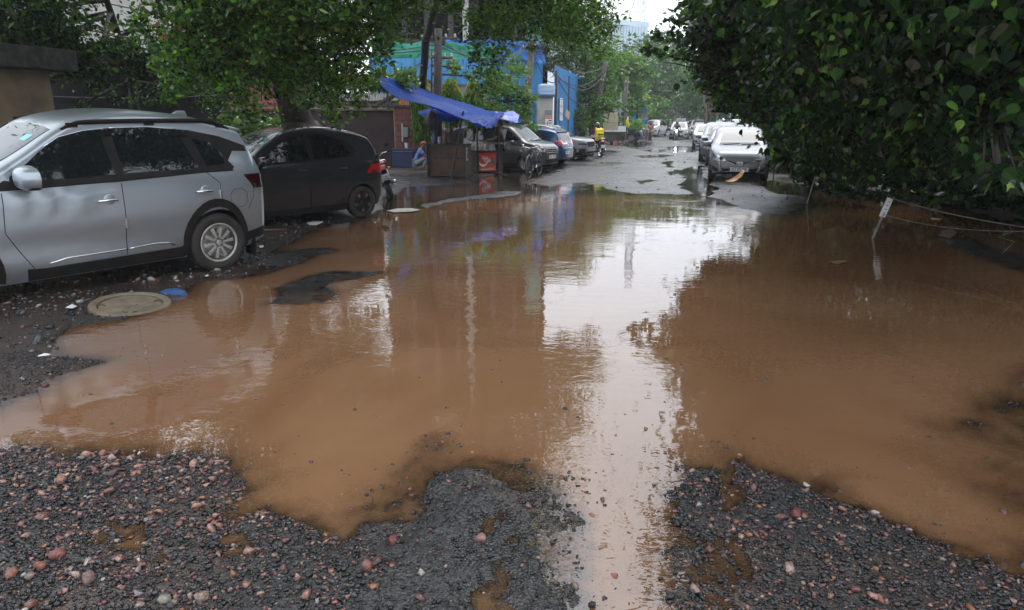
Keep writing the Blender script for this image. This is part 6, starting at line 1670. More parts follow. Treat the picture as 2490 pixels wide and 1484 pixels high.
def motorcycle(label, loc, rz, lean=0.0, plate=None, lit=False, tank=M_BLKM, group='two wheelers'):
    r = empty('motorcycle', loc, rz, label, 'motorcycle', group); r.rotation_euler = Euler((lean, 0, rz))
    spoked(r, (.63, 0, .30), .30, .08, nsp=6); spoked(r, (-.63, 0, .30), .30, .095, nsp=6)
    mb = MB()
    for s_ in (-.09, .09): mb.tube([(.63, s_, .30), (.42, s_, .86)], .022, 8)
    mb.tube([(.40, 0, .92), (.30, .18, 1.02), (.18, .36, 1.02)], .014, 6); mb.tube([(.40, 0, .92), (.30, -.18, 1.02), (.18, -.36, 1.02)], .014, 6)
    mb.build('fork', M_CHROME, r, smooth=True)
    mb = MB()
    for s_ in (-.36, .36): mb.tube([(.19, s_ * .8, 1.02), (.17, s_ * 1.05, 1.02)], .02, 8)
    mb.build('grip', M_BLACK, r)
    for s_ in (-1, 1):
        mb = MB(); mb.tube([(.28, s_ * .2, 1.03), (.26, s_ * .30, 1.16)], .006, 5); mb.sphere((.25, s_ * .33, 1.19), (.015, .06, .04), 10, 6); mb.build('rear_view_mirror', M_BLACK, r, smooth=True)
    mb = MB(); mb.tube([(.38, 0, .82), (0, 0, .70), (-.35, 0, .62)], .03, 8); mb.tube([(.38, 0, .80), (.22, 0, .35), (-.15, 0, .25), (-.3, 0, .55)], .025, 8)
    for s_ in (-.07, .07): mb.tube([(-.15, s_, .32), (-.63, s_, .30)], .02, 6); mb.tube([(-.60, s_ * 1.5, .34), (-.45, s_ * 1.5, .68)], .024, 6)
    mb.build('frame', M_BLKM, r, smooth=True)
    mb = MB(); mb.sphere((.16, 0, .78), (.27, .15, .14), 18, 12); mb.build('fuel_tank', tank, r, smooth=True)
    mb = MB(); mb.box((.05, 0, .38), (.30, .20, .22)); mb.lathe([(.10, -.10), (.10, .10)], 16, Matrix.Translation((-.02, 0, .33)) @ Matrix.Rotation(R(90), 4, 'X')); mb.box((.17, 0, .54), (.16, .16, .16)); mb.build('engine', M_ENG, r, bevel=.015)
    mb = MB(); mb.prism([(.02, .76), (-.10, .80), (-.45, .82), (-.72, .88), (-.74, .84), (-.45, .74), (.0, .70)], lambda u, v, w: Vector((u, w, v)), -.12, .12); mb.build('seat', M_SEAT, r, bevel=.03)
    mb = MB(); mb.prism([(-.30, .74), (-.80, .84), (-.86, .80), (-.80, .70), (-.40, .62)], lambda u, v, w: Vector((u, w, v)), -.09, .09); mb.build('tail_cowl', tank, r, bevel=.02)
    mb = MB(); mb.tube([(-.55, .13, .82), (-.85, .12, .93), (-.88, 0, .94), (-.85, -.12, .93), (-.55, -.13, .82)], .014, 6); mb.build('grab_rail', M_CHROME, r, smooth=True)
    mb = MB(); mb.box((-.865, 0, .77), (.05, .15, .08)); mb.build('tail_lamp', M_RED, r, bevel=.01)
    mb = MB(); mb.prism([(-.83, .72), (-.93, .40), (-.96, .40), (-.88, .72)], lambda u, v, w: Vector((u, w, v)), -.07, .07); mb.build('rear_mudguard', M_BLACK, r)
    mb = MB(); mb.tube([(.63 + .34 * math.cos(a), 0, .30 + .34 * math.sin(a)) for a in np.linspace(.2, 2.6, 9)], .035, 6); mb.build('front_mudguard', tank, r, smooth=True)
    mb = MB(); mb.tube([(.15, -.12, .32), (-.1, -.15, .26), (-.35, -.16, .30), (-.85, -.17, .40)], [.022, .024, .042, .045], 10); mb.build('exhaust', M_CHROME, r, smooth=True)
    mb = MB(); mb.sphere((.50, 0, .86), (.09, .10, .10), 16, 10); hl = mb.build('headlamp', M_BLACK, r, smooth=True)
    mb = MB(); mb.sphere((.555, 0, .86), (.045, .085, .085), 16, 10); mb.build('headlamp_lens', pm('lit_headlamp', (1, 1, .95), emit=((1, 1, .93), 22)) if lit else M_LAMP, hl, smooth=True)
    for s_ in (-.15, .15):
        mb = MB(); mb.sphere((-.83, s_, .74), (.03, .03, .022), 8, 6); mb.build('indicator', M_AMBER, r, smooth=True)
    if plate is not None:
        mb = MB(); Mp = Matrix.Rotation(R(-16), 4, 'Y'); mb.box((-.955, 0, .55), (.006, .20, .17), M=Mp); pl = mb.build('number_plate', M_PLATE, r)
        for i, ln in enumerate(plate.split('\n') if plate else []):
            B = Matrix(((0, 0, -1, -.968 + .012 * 0), (-1, 0, 0, 0), (0, 1, 0, .585 - i * .07), (0, 0, 0, 1)))
            text_mesh(ln, .075, M_INK, pl, B, .001, width=.16, bold=.001)
    return r
a_ = P(955, 484)
motorcycle('black motorcycle with a dented red tail leaning behind the dark grey hatchback', (a_.x - .16, a_.y + .62, 0), R(104), R(-17), 'HR26F\nN395', tank=M_REDC)
a_ = P(1459, 384); rz = R(90 - (-13))
motorcycle('black motorcycle ridden by the delivery rider with the yellow bag', (a_.x + .63 * math.cos(rz), a_.y + .63 * math.sin(rz), 0), rz, R(3), '')
a_ = P(1643, 343); rz = R(90 - 196)
motorcycle('oncoming motorcycle with its round headlamp lit', (a_.x - .63 * math.cos(rz), a_.y - .63 * math.sin(rz), 0), rz, 0, None, True)

# ---- bicycle
a_ = P(1286, 436); rz = R(90 - 199)
bk = empty('bicycle', (a_.x - .55 * math.cos(rz), a_.y - .55 * math.sin(rz), 0), rz, 'old black roadster bicycle on its stand before the grey brown hatchback', 'bicycle', 'two wheelers')
spoked(bk, (.55, 0, .355), .355, .036, nsp=24, rimm=M_RIMD); spoked(bk, (-.55, 0, .40), .355, .036, nsp=24, rimm=M_RIMD)
mb = MB(); mb.tube([(.42, 0, .92), (.36, 0, .80), (-.10, 0, .80)], .014, 7); mb.tube([(.40, 0, .72), (-.02, 0, .32)], .016, 7); mb.tube([(-.14, 0, .95), (-.02, 0, .32)], .015, 7); mb.tube([(-.02, .03, .32), (-.55, .05, .40)], .010, 6); mb.tube([(-.02, -.03, .32), (-.55, -.05, .40)], .010, 6)
mb.tube([(-.11, .02, .80), (-.55, .05, .40)], .009, 6); mb.tube([(-.11, -.02, .80), (-.55, -.05, .40)], .009, 6); mb.build('frame', M_BLKM, bk, smooth=True)
mb = MB()
for s_ in (-.05, .05): mb.tube([(.38, s_, .78), (.44, s_, .60), (.55, s_, .355)], .011, 6)
mb.build('fork', M_BLKM, bk, smooth=True)
mb = MB(); mb.tube([(.42, 0, .93), (.46, .06, .97), (.44, .24, .99), (.30, .29, .98)], .012, 7); mb.tube([(.42, 0, .93), (.46, -.06, .97), (.44, -.24, .99), (.30, -.29, .98)], .012, 7); hb = mb.build('handlebar', M_CHROME, bk, smooth=True)
for s_ in (-1, 1): mb = MB(); mb.tube([(.34, s_ * .28, .98), (.22, s_ * .29, .97)], .017, 7); mb.build('grip', M_WHT, hb)
mb = MB(); mb.sphere((.47, -.22, 1.04), (.035, .035, .03), 10, 7); mb.build('bell', M_CHROME, hb, smooth=True)
mb = MB(); mb.sphere((-.17, 0, .99), (.14, .10, .05), 14, 8); mb.sphere((-.24, 0, .99), (.08, .12, .055), 12, 8); mb.build('saddle', pm('brown_saddle', (.06, .03, .022), rough=.5), bk, smooth=True)
mb = MB()
for y in (-.08, -.03, .03, .08): mb.tube([(-.35, y, .80), (-.75, y, .80)], .008, 5)
for x in (-.35, -.55, -.75): mb.tube([(x, -.08, .80), (x, .08, .80)], .008, 5)
for s_ in (-.08, .08): mb.tube([(-.70, s_, .80), (-.55, s_, .40)], .007, 5)
mb.build('carrier', M_BLKM, bk)
mb = MB()
for s_ in (-.09, .09): mb.tube([(-.55, s_ * .7, .40), (-.68, s_, .0)], .008, 5)
mb.tube([(-.68, -.09, .01), (-.68, .09, .01)], .008, 5); mb.build('stand', M_RUST, bk)
for c_, a0, a1 in (((.55, .355), .3, 2.4), ((-.55, .40), .2, 3.0)): mb = MB(); mb.tube([(c_[0] + .375 * math.cos(a), 0, c_[1] + .375 * math.sin(a)) for a in np.linspace(a0, a1, 12)], .016, 5); mb.build('mudguard', M_BLKM, bk, smooth=True)
mb = MB(); mb.lathe([(.09, -.005), (.09, .005)], 20, Matrix.Translation((-.02, -.045, .32)) @ Matrix.Rotation(R(90), 4, 'X')); mb.tube([(-.02, -.06, .32), (.08, -.06, .20)], .01, 5); mb.tube([(-.02, .06, .32), (-.12, .06, .44)], .01, 5); mb.box((.08, -.10, .19), (.08, .08, .02)); mb.box((-.12, .10, .45), (.08, .08, .02)); mb.build('crank', M_CHROME, bk)
p = bk.location + Matrix.Rotation(rz, 3, 'Z') @ Vector((.40, -.20, .74)); mb = MB(); mb.sphere((0, 0, 0), (.09, .13, .22), 12, 9); mb.tube([(0, 0, .18), (.03, 0, .26)], .015, 5); ob = mb.build('cloth_bag', M_BAG, smooth=True); ob.location = p; tag(ob, 'black cloth bag hanging from the bicycle handlebar', 'bag')

# ================================================================== people
def skin_mesh(name, V, E, Rd, m, parent, sub=2, root=0):
    me = bpy.data.meshes.new(name); me.from_pydata([tuple(v) for v in V], E, [])
    o = bpy.data.objects.new(name, me); col.objects.link(o)
    sk = o.modifiers.new('skin', 'SKIN'); sk.use_smooth_shade = True
    for i, r_ in enumerate(Rd):
        d = me.skin_vertices[0].data[i]; d.radius = r_ if isinstance(r_, tuple) else (r_, r_); d.use_root = (i == root)
    ss = o.modifiers.new('sub', 'SUBSURF'); ss.levels = sub; ss.render_levels = sub
    dg = bpy.context.evaluated_depsgraph_get(); me2 = bpy.data.meshes.new_from_object(o.evaluated_get(dg))
    bpy.data.objects.remove(o); me2.name = name
    me2.polygons.foreach_set('use_smooth', [True] * len(me2.polygons))
    return link_mesh(name, me2, m, parent)
def cloth(name, rgb, r2=None): return pm(name, rgb, r2 or tuple(c * .7 for c in rgb), 9, 0.85, bump=.25, bscale=10)
M_SKIN = pm('brown_skin', (0.20, 0.10, 0.06), (0.16, 0.08, 0.05), 12, 0.5)
M_SKINL = pm('light_brown_skin', (0.36, 0.20, 0.13), (0.30, 0.17, 0.11), 12, 0.5)
M_HAIR = pm('black_hair', (0.010, 0.009, 0.009), rough=0.4)
M_HELM = pm('helmet_black', (0.012, 0.012, 0.014), rough=0.15, coat=1)
M_SHOE = pm('dark_shoe', (0.02, 0.02, 0.02), rough=0.5)
def person(label, loc, rz, J, top, bottom, skin=M_SKIN, hair=None, helmet=None, h=1.0, sleeves=1, skirt=None, shorts=False, cap=None, shoe=M_SHOE, group='people', longhair=0, coatlen=0, bulk=1.0):
    """J: joint positions in metres, x = forward, y = left"""
    r = empty('person', loc, rz, label, 'person', group); r.scale = (h, h, h)
    n = ['pel', 'spi', 'che', 'nec', 'hea', 'top', 'shL', 'elL', 'wrL', 'haL', 'shR', 'elR', 'wrR', 'haR', 'hiL', 'knL', 'anL', 'toL', 'hiR', 'knR', 'anR', 'toR']
    V = [Vector(J[k]) for k in n]; ix = {k: i for i, k in enumerate(n)}
    Rd = {'pel': (.125, .105), 'spi': (.115, .09), 'che': (.135, .10), 'nec': .052, 'hea': (.075, .085), 'top': (.055, .065), 'sh': .062, 'el': .042, 'wr': .028, 'ha': .034, 'hi': .088, 'kn': .058, 'an': .040, 'to': .034}
    rad = [Rd[k] if k in Rd else Rd[k[:2]] for k in n]
    E = [(ix[a], ix[b]) for a, b in (('pel','spi'),('spi','che'),('che','nec'),('nec','hea'),('hea','top'),('che','shL'),('shL','elL'),('elL','wrL'),('wrL','haL'),('che','shR'),('shR','elR'),('elR','wrR'),('wrR','haR'),('pel','hiL'),('hiL','knL'),('knL','anL'),('anL','toL'),('pel','hiR'),('hiR','knR'),('knR','anR'),('anR','toR'))]
    V = list(V)
    for s_ in ('L', 'R'):   # five fingers rooted in each palm
        ha, wr_ = J['ha' + s_], J['wr' + s_]; d = (Vector(ha) - Vector(wr_)).normalized(); side = d.cross(Vector((0, 0, 1))) if abs(d.z) < .9 else Vector((0, 1, 0)); side.normalize()
        for k in range(4):
            q = Vector(ha) + side * (.026 - .017 * k) + d * .02; e_ = q + d * (.055 - .008 * abs(k - 1)) + Vector((0, 0, -.012))
            V += [q, e_]; rad += [.010, .008]; E += [(ix['ha' + s_], len(V) - 2), (len(V) - 2, len(V) - 1)]
        q = Vector(wr_).lerp(Vector(ha), .6) + side * .035; V += [q, q + side * .015 + d * .03]; rad += [.011, .009]; E += [(ix['ha' + s_], len(V) - 2), (len(V) - 2, len(V) - 1)]
    body = skin_mesh('body', V, E, rad, skin, r, 1)
    hc = Vector(J['hea']); tp = Vector(J['top']); up = (tp - hc).normalized(); fd = Vector(J.get('face', (1, 0, 0))); fd = (fd - up * fd.dot(up)).normalized(); sd = up.cross(fd)
    B = Matrix((fd, sd, up)).transposed().to_4x4()
    # head detail joined into one piece with eyes, nose, mouth and ears
    mb = MB(); C_ = hc + up * .05
    mb.sphere(C_, (.098, .076, .118), 16, 12, B.to_3x3()); mb.sphere(C_ + fd * .095 - up * .012, (.020, .013, .022), 8, 6, B.to_3x3())
    for s_ in (-1, 1): mb.sphere(C_ + sd * s_ * .077, (.018, .010, .030), 8, 6, B.to_3x3())
    mb.sphere(C_ + fd * .084 - up * .058, (.012, .028, .009), 8, 6, B.to_3x3()); mb.build('head', skin, r, smooth=True)
    for s_ in (-1, 1): mb = MB(); mb.sphere(C_ + fd * .086 + sd * s_ * .030 + up * .012, (.010, .014, .008), 8, 6, B.to_3x3()); mb.build('eye', M_HAIR, r, smooth=True)
    if hair or longhair:
        mb = MB(); mb.sphere(C_ - fd * .018 + up * .022, (.105, .090, .118), 16, 12, B.to_3x3())
        if longhair: mb.sphere(C_ - fd * .06 - up * longhair * .5, (.06, .088, .06 + longhair * .7), 14, 10, B.to_3x3())
        mb.build('hair', hair or M_HAIR, r, smooth=True)
    if cap: mb = MB(); mb.sphere(C_ - fd * .005 + up * .045, (.112, .093, .085), 16, 10, B.to_3x3()); mb.sphere(C_ + fd * .10 + up * .055, (.07, .06, .012), 12, 6, B.to_3x3()); mb.build('cap', cap, r, smooth=True)
    if helmet:
        mb = MB(); mb.sphere(C_ + up * .02 - fd * .01, (.150, .130, .155), 20, 14, B.to_3x3()); hm = mb.build('helmet', helmet, r, smooth=True)
        mb = MB(); mb.sphere(C_ + up * .01 + fd * .045, (.108, .108, .07), 16, 10, B.to_3x3()); mb.build('visor', M_GLASS, hm, smooth=True)
    g = lambda k, e_=0: tuple(x + e_ for x in (Rd[k] if isinstance(Rd[k], tuple) else (Rd[k], Rd[k])))
    # shirt
    Vs = [V[ix[k]] for k in ('pel', 'spi', 'che')] + [V[ix['che']].lerp(V[ix['nec']], .65)]; Rs = [g('pel', .018), tuple(x * bulk + .02 for x in Rd['spi']), tuple(x * bulk + .02 for x in Rd['che']), (.075, .07)]; Es = [(0, 1), (1, 2), (2, 3)]
    for s_ in ('L', 'R'):
        b0 = len(Vs); Vs += [V[ix['sh' + s_]], V[ix['sh' + s_]].lerp(V[ix['el' + s_]], .7)]; Rs += [g('sh', .018), g('el', .024)]; Es += [(2, b0), (b0, b0 + 1)]
        if sleeves > 1: Vs += [V[ix['el' + s_]], V[ix['el' + s_]].lerp(V[ix['wr' + s_]], .9)]; Rs += [g('el', .018), g('wr', .020)]; Es += [(b0 + 1, b0 + 2), (b0 + 2, b0 + 3)]
    if coatlen: Vs.append(V[0] - Vector((0, 0, coatlen))); Rs.append((.165, .14)); Es.append((0, len(Vs) - 1))
    skin_mesh('shirt', Vs, Es, Rs, top, r, 2)
    Vs = [V[ix['pel']]]; Rs = [g('pel', .022)]; Es = []
    if skirt:
        fl = (V[ix['anL']] + V[ix['anR']]) / 2; Vs += [V[ix['pel']].lerp(fl, .5), fl + Vector((0, 0, .05))]; Rs += [(.15, .17), (.15, .19)]; Es += [(0, 1), (1, 2)]
    else:
        for s_ in ('L', 'R'):
            b0 = len(Vs); Vs += [V[ix['hi' + s_]], V[ix['hi' + s_]].lerp(V[ix['kn' + s_]], .5)]; Rs += [g('hi', .014), (.088, .088)]; Es += [(0, b0), (b0, b0 + 1)]
            if not shorts: Vs += [V[ix['kn' + s_]], V[ix['an' + s_]] + Vector((0, 0, .03))]; Rs += [g('kn', .018), g('an', .030)]; Es += [(b0 + 1, b0 + 2), (b0 + 2, b0 + 3)]
    skin_mesh('skirt' if skirt else ('shorts' if shorts else 'trousers'), Vs, Es, Rs, bottom, r, 2)
    for s_ in ('L', 'R'):
        a, t_ = V[ix['an' + s_]], V[ix['to' + s_]]; mb = MB(); mb.sphere(a.lerp(t_, .55) + Vector((0, 0, -.012)), (.135, .048, .042), 14, 8, Matrix.Rotation(math.atan2((t_ - a).y, (t_ - a).x), 3, 'Z')); mb.build('shoe', shoe, r, smooth=True)
    return r
def stand_pose(spread=.10, armL=(.05, .24), armR=(.05, -.24), bend=0.0, fore=None):
    J = dict(pel=(0, 0, .93), spi=(0, 0, 1.08), che=(.01 + bend * .4, 0, 1.30), nec=(.02 + bend, 0, 1.46), hea=(.03 + bend * 1.3, 0, 1.54), top=(.035 + bend * 1.4, 0, 1.66),
             shL=(.01 + bend * .6, .18, 1.40), shR=(.01 + bend * .6, -.18, 1.40), hiL=(0, .09, .88), hiR=(0, -.09, .88), knL=(.02, spread, .48), knR=(.03, -spread, .48), anL=(0, spread, .08), anR=(.02, -spread, .08), toL=(.14, spread + .02, .035), toR=(.16, -spread - .02, .035))
    for s_, a in (('L', armL), ('R', armR)):
        J['el' + s_] = (a[0] - .02 + bend * .6, a[1], 1.12); J['wr' + s_] = (a[0] + .06, a[1], .88); J['ha' + s_] = (a[0] + .08, a[1], .80)
    for k, v in (fore or {}).items(): J[k] = v
    return J
# man standing at the stall, facing the counter
p = P(1218, 426)
person('man in black standing at the right end of the tea stall', p, R(165), stand_pose(.11, fore=dict(elR=(.10, -.24, 1.14), wrR=(.32, -.14, 1.12), haR=(.40, -.10, 1.13), elL=(.12, .24, 1.14), wrL=(.34, .12, 1.10), haL=(.42, .08, 1.10))),
       cloth('black_shirt', (.010, .010, .011)), cloth('black_trousers', (.012, .012, .014)), hair=M_HAIR, h=1.05)
# man squatting by the counter
p = P(1020, 416)
person('man in a pale blue shirt and red cap squatting left of the stall counter', (p.x - .05, p.y + .15, 0), R(8),
       dict(pel=(-.10, 0, .26), spi=(-.05, 0, .40), che=(.06, 0, .60), nec=(.14, 0, .76), hea=(.19, 0, .83), top=(.21, 0, .95), shL=(.08, .18, .70), shR=(.08, -.18, .70), elL=(.24, .22, .50), elR=(.24, -.20, .50), wrL=(.44, .12, .48), wrR=(.44, -.10, .48), haL=(.52, .10, .47), haR=(.52, -.08, .47),
            hiL=(-.08, .10, .26), hiR=(-.08, -.10, .26), knL=(.32, .14, .50), knR=(.32, -.14, .48), anL=(.16, .13, .08), anR=(.16, -.13, .08), toL=(.30, .14, .035), toR=(.30, -.14, .035)),
       cloth('pale_blue_shirt', (.16, .22, .50)), cloth('grey_jeans', (.22, .27, .30)), cap=M_REDC, h=1.05)
# delivery rider
def ride_pose(foot=.0): return dict(pel=(-.28, 0, .90), spi=(-.26, 0, 1.05), che=(-.18, 0, 1.25), nec=(-.10, 0, 1.40), hea=(-.06, 0, 1.48), top=(-.05, 0, 1.60), shL=(-.16, .18, 1.34), shR=(-.16, -.18, 1.34), elL=(.02, .27, 1.14), elR=(.02, -.27, 1.14), wrL=(.14, .32, 1.06), wrR=(.14, -.32, 1.06), haL=(.19, .34, 1.06), haR=(.19, -.34, 1.06),
            hiL=(-.24, .10, .86), hiR=(-.24, -.10, .86), knL=(.12, .20, .66), knR=(.12, -.20, .66), anL=(-.05, .26 + foot, .09 if foot else .34), anR=(-.02, -.24, .09), toL=(.10, .28 + foot, .035 if foot else .30), toR=(.12, -.26, .035))
a_ = P(1459, 384); rz = R(90 + 13); c_ = Vector((a_.x + .63 * math.cos(rz), a_.y + .63 * math.sin(rz), 0))
person('delivery rider in a maroon shirt and black helmet astride the motorcycle by the tarpaulin heaps', c_, rz, ride_pose(.08), cloth('maroon_shirt', (.14, .015, .035)), cloth('navy_trousers', (.02, .02, .035)), helmet=M_HELM, sleeves=2, shoe=M_SKIN)
T = Matrix.Translation(c_) @ Matrix.Rotation(rz, 4, 'Z')
M_YEL = pm('yellow_bag_cloth', (.62, .50, .02), (.5, .40, .02), 6, .7, bump=.2)
bg_ = empty('delivery_bag', T @ Vector((-.40, 0, 1.15)), rz, 'bright yellow delivery rucksack worn by the rider', 'bag')
mb = MB(); mb.prism([(.06, -.30), (.08, .22), (-.02, .26), (-.14, .20), (-.17, -.10), (-.10, -.36)], lambda u, v, w: Vector((u, w, v)), -.20, .20); mb.build('sack', M_YEL, bg_, bevel=.04)
mb = MB(); mb.prism([(-.13, -.16), (-.12, .06), (-.20, .04), (-.22, -.14)], lambda u, v, w: Vector((u, w, v)), -.17, .17); pk = mb.build('pocket', M_YEL, bg_, bevel=.02)
B = Matrix(((0, 0, -1, -.232), (-1, 0, 0, 0), (0, 1, 0, -.03), (0, 0, 0, 1))); text_mesh('blinkit', .12, M_INK, pk, B, .002, width=.30, bold=.004)
for s_ in (-1, 1): mb = MB(); mb.tube([(.05, s_ * .12, .22), (.16, s_ * .13, .30), (.28, s_ * .13, .20)], .02, 6); mb.build('strap', M_YEL, bg_)
# oncoming rider
a_ = P(1643, 343); rz = R(90 - 196); c_ = Vector((a_.x - .63 * math.cos(rz), a_.y - .63 * math.sin(rz), 0))
person('oncoming rider in a grey green shirt and helmet on the lit motorcycle', c_, rz, ride_pose(0), cloth('grey_green_shirt', (.06, .075, .07)), cloth('dark_trousers', (.03, .035, .035)), helmet=M_HELM, sleeves=1)
# people by the cart
p = P(1580, 347.5); person('woman in a red top and wide black trousers standing in the road', p, R(80), stand_pose(.12, fore=dict(elL=(.16, .20, 1.18), wrL=(.26, .06, 1.32), haL=(.30, .03, 1.38), elR=(.14, -.22, 1.16), wrR=(.26, -.12, 1.26), haR=(.30, -.10, 1.30))), cloth('red_top', (.34, .06, .06)), cloth('wide_black_trousers', (.012, .013, .016)), M_SKINL, hair=M_HAIR, longhair=.12, h=.97, skirt=True)
p = P(1571, 342); person('woman in a white shirt partly hidden behind the woman in red', p, R(-60), stand_pose(), cloth('white_shirt', (.45, .42, .38)), cloth('pale_trousers', (.10, .11, .12)), M_SKINL, longhair=.15, h=.95)
p = P(1509, 347); person('woman in a long black dress beside the red and white bucket', p, R(-40), stand_pose(.09, fore=dict(elR=(.12, -.22, 1.15), wrR=(.20, -.06, 1.18), haR=(.22, -.02, 1.18))), cloth('black_dress', (.014, .013, .014)), cloth('black_skirt', (.014, .013, .014)), M_SKINL, longhair=.28, h=.98, skirt=True, sleeves=2)
p = P(1521, 346.5); person('woman in an open pale blue shirt and shorts by the dark blue car', p, R(-20), stand_pose(.10), cloth('pale_blue_overshirt', (.35, .42, .62)), cloth('pale_shorts', (.4, .42, .5)), M_SKINL, longhair=.22, h=.94, sleeves=2, shorts=True, coatlen=.14, shoe=M_WHT)

# ================================================================== the cart, heaps and litter
p = P(1462, 350); r = empty('food_cart', (p.x, p.y, 0), R(8), 'dark roofed food cart with pale boxes under the overhanging shrub', 'cart')
mb = MB()
for x in (-.2, 2.0):
    for y in (0, 1.0): mb.box((x, y, 1.0), (.06, .06, 2.0))
mb.build('frame', M_RUST, r)
mb = MB(); mb.box((.9, .5, 2.02), (2.6, 1.4, .06)); mb.build('roof', M_GSHEET, r)
mb = MB(); mb.box((.9, .5, .86), (2.3, 1.1, .08)); mb.build('counter', M_SOOT, r)
mb = MB(); mb.box((.9, .55, .5), (2.0, .9, .55)); mb.build('cabinet', M_SOOT, r)
for k, (x, w, h) in enumerate([(1.55, .75, .42), (.6, .5, .28), (1.05, .3, .25)]): mb = MB(); mb.box((x, .25, .902 + h / 2), (w, .5, h)); mb.build('display_box', M_SIGNW, r, bevel=.01)
for x in (.2, 1.6): spoked(r, (x, -.08, .33), .33, .05, nsp=10)
p = PY(1490, 285, 50)
mb = MB(); 
for k in range(3): mb.box((0, 0, .25 + k * .52), (1.0 - .1 * k, .7, .5), rz=.1 * k)
ob = mb.build('carton_stack', pm('pale_carton', (.50, .44, .30), (.42, .36, .25), 6, .8), None, bevel=.01); ob.location = (p.x, p.y + 1, p.z - .9); tag(ob, 'stack of pale cartons on the cart roof beside the grey post', 'boxes')
mb = MB(); mb.box((0, 0, 0), (.9, .8, .1)); 
p = P(1500, 346); r = empty('parasol', (p.x, p.y, 0), 0, 'faded blue parasol on a pale pole stuck in the red and white bucket', 'parasol')
mb = MB(); mb.tube([(0, 0, .1), (.05, 0, 2.75)], .035, 8); mb.build('pole', M_WOODP, r, smooth=True)
mb = MB(); mb.lathe([(.02, 2.80), (.45, 2.70), (.85, 2.42), (.86, 2.40), (.44, 2.66), (.02, 2.76)], 10); mb.build('canopy', pm('faded_parasol', (.03, .05, .16), (.06, .16, .42), 2, .8), r)
p = P(1499, 347.5); r = empty('red_bucket', (p.x, p.y - .1, 0), 0, 'red bucket with a whitened lower half holding the parasol pole', 'bucket')
mb = MB(); mb.lathe([(.26, 0), (.33, .50), (.31, .50), (.25, .03), (0, .03)], 20); mb.build('tub', pm('whitened_red_plastic', (.55, .30, .28), (.6, .15, .12), 4, .6), r, smooth=True, angle=R(50))
mb = MB(); mb.lathe([(.325, .50), (.375, .51), (.385, .64), (.35, .66), (.335, .63)], 20); mb.build('rim', M_REDC, r, smooth=True)
p = P(1535, 352); r = empty('marker_post', (p.x - .35, p.y, 0), 0, 'thin post with a yellow cloth wound round it, set in a block', 'post')
mb = MB(); mb.tube([(0, 0, 0), (-.02, 0, 1.9)], .018, 6); mb.build('pole', M_RUST, r); mb = MB(); mb.box((0, 0, .16), (.35, .3, .32)); mb.build('block', M_CONC, r, bevel=.02)
mb = MB(); mb.tube([(0, -.03, 1.25), (.03, -.05, 1.4), (-.05, -.04, 1.7), (.02, -.03, 2.0)], [.10, .13, .10, .04], 8); mb.build('cloth', M_YEL, r, smooth=True)
def heap(name, label, c, s_, m, seed):
    q, f = IV2, IF2; n_ = q / np.linalg.norm(q, axis=1)[:, None]
    bm = bmesh.new(); bmesh.ops.create_icosphere(bm, subdivisions=4, radius=1)
    for v in bm.verts:
        d = v.co.normalized(); k = float(fbm(np.array(d.x * 2.5 + seed), np.array(d.y * 2.5 + d.z * 1.7), 4, seed)); k2 = abs(float(vnoise(np.array(d.x * 7.0 + seed), np.array(d.z * 7.0 + d.y * 5), seed)) - .5)
        v.co = Vector((d.x * s_[0], d.y * s_[1], max(-.02, d.z * s_[2]))) * (.62 + .7 * k + .15 * k2)
    me = bpy.data.meshes.new(name); bm.to_mesh(me); bm.free(); me.polygons.foreach_set('use_smooth', [True] * len(me.polygons))
    o = link_mesh(name, me, m); o.location = c; return tag(o, label, 'heap')
p = P(1392, 366); heap('tarp_covered_heap', 'dark tarpaulin covered heap behind the blue hatchback roof', (p.x, p.y + 2, 0), (1.1, .9, 1.9), pm('dark_tarpaulin', (.045, .04, .038), (.09, .08, .075), 4, .35, bump=1, bscale=6), 3)
p = P(1425, 366); heap('sack_heap', 'grey plastic and white sack heap beside the delivery rider', (p.x, p.y + 1, 0), (1.1, .9, 1.0), pm('grey_plastic_sheet', (.20, .21, .23), (.42, .41, .38), 2.2, .3, bump=1, bscale=7), 6)
p = P(1410, 364); heap('white_sack', 'pale bulging sack on top of the grey plastic heap', (p.x - .2, p.y + .6, .75), (.6, .5, .42), pm('white_sack_cloth', (.50, .48, .42), (.35, .33, .30), 5, .8), 9)
# load on the dark off-roader
mb = MB()
for k in range(9): mb.tube([(-1.9, -.6 + .15 * k, 1.92 + .05 * (k % 3)), (1.6, -.6 + .15 * k, 1.90 + .04 * (k % 2))], .035, 5)
for x in (-1, 0, 1): mb.box((x, 0, 1.86), (.08, 1.4, .05))
mb.box((0, 0, 2.05), (2.4, 1.1, .08))
ob = mb.build('roof_load', M_WOODP); M_ = Matrix.Translation(sc_.root.location) @ Matrix.Rotation(sc_.root.rotation_euler.z, 4, 'Z'); ob.matrix_world = M_; tag(ob, 'bundle of cane and planks tied on the dark off-roader roof', 'load')

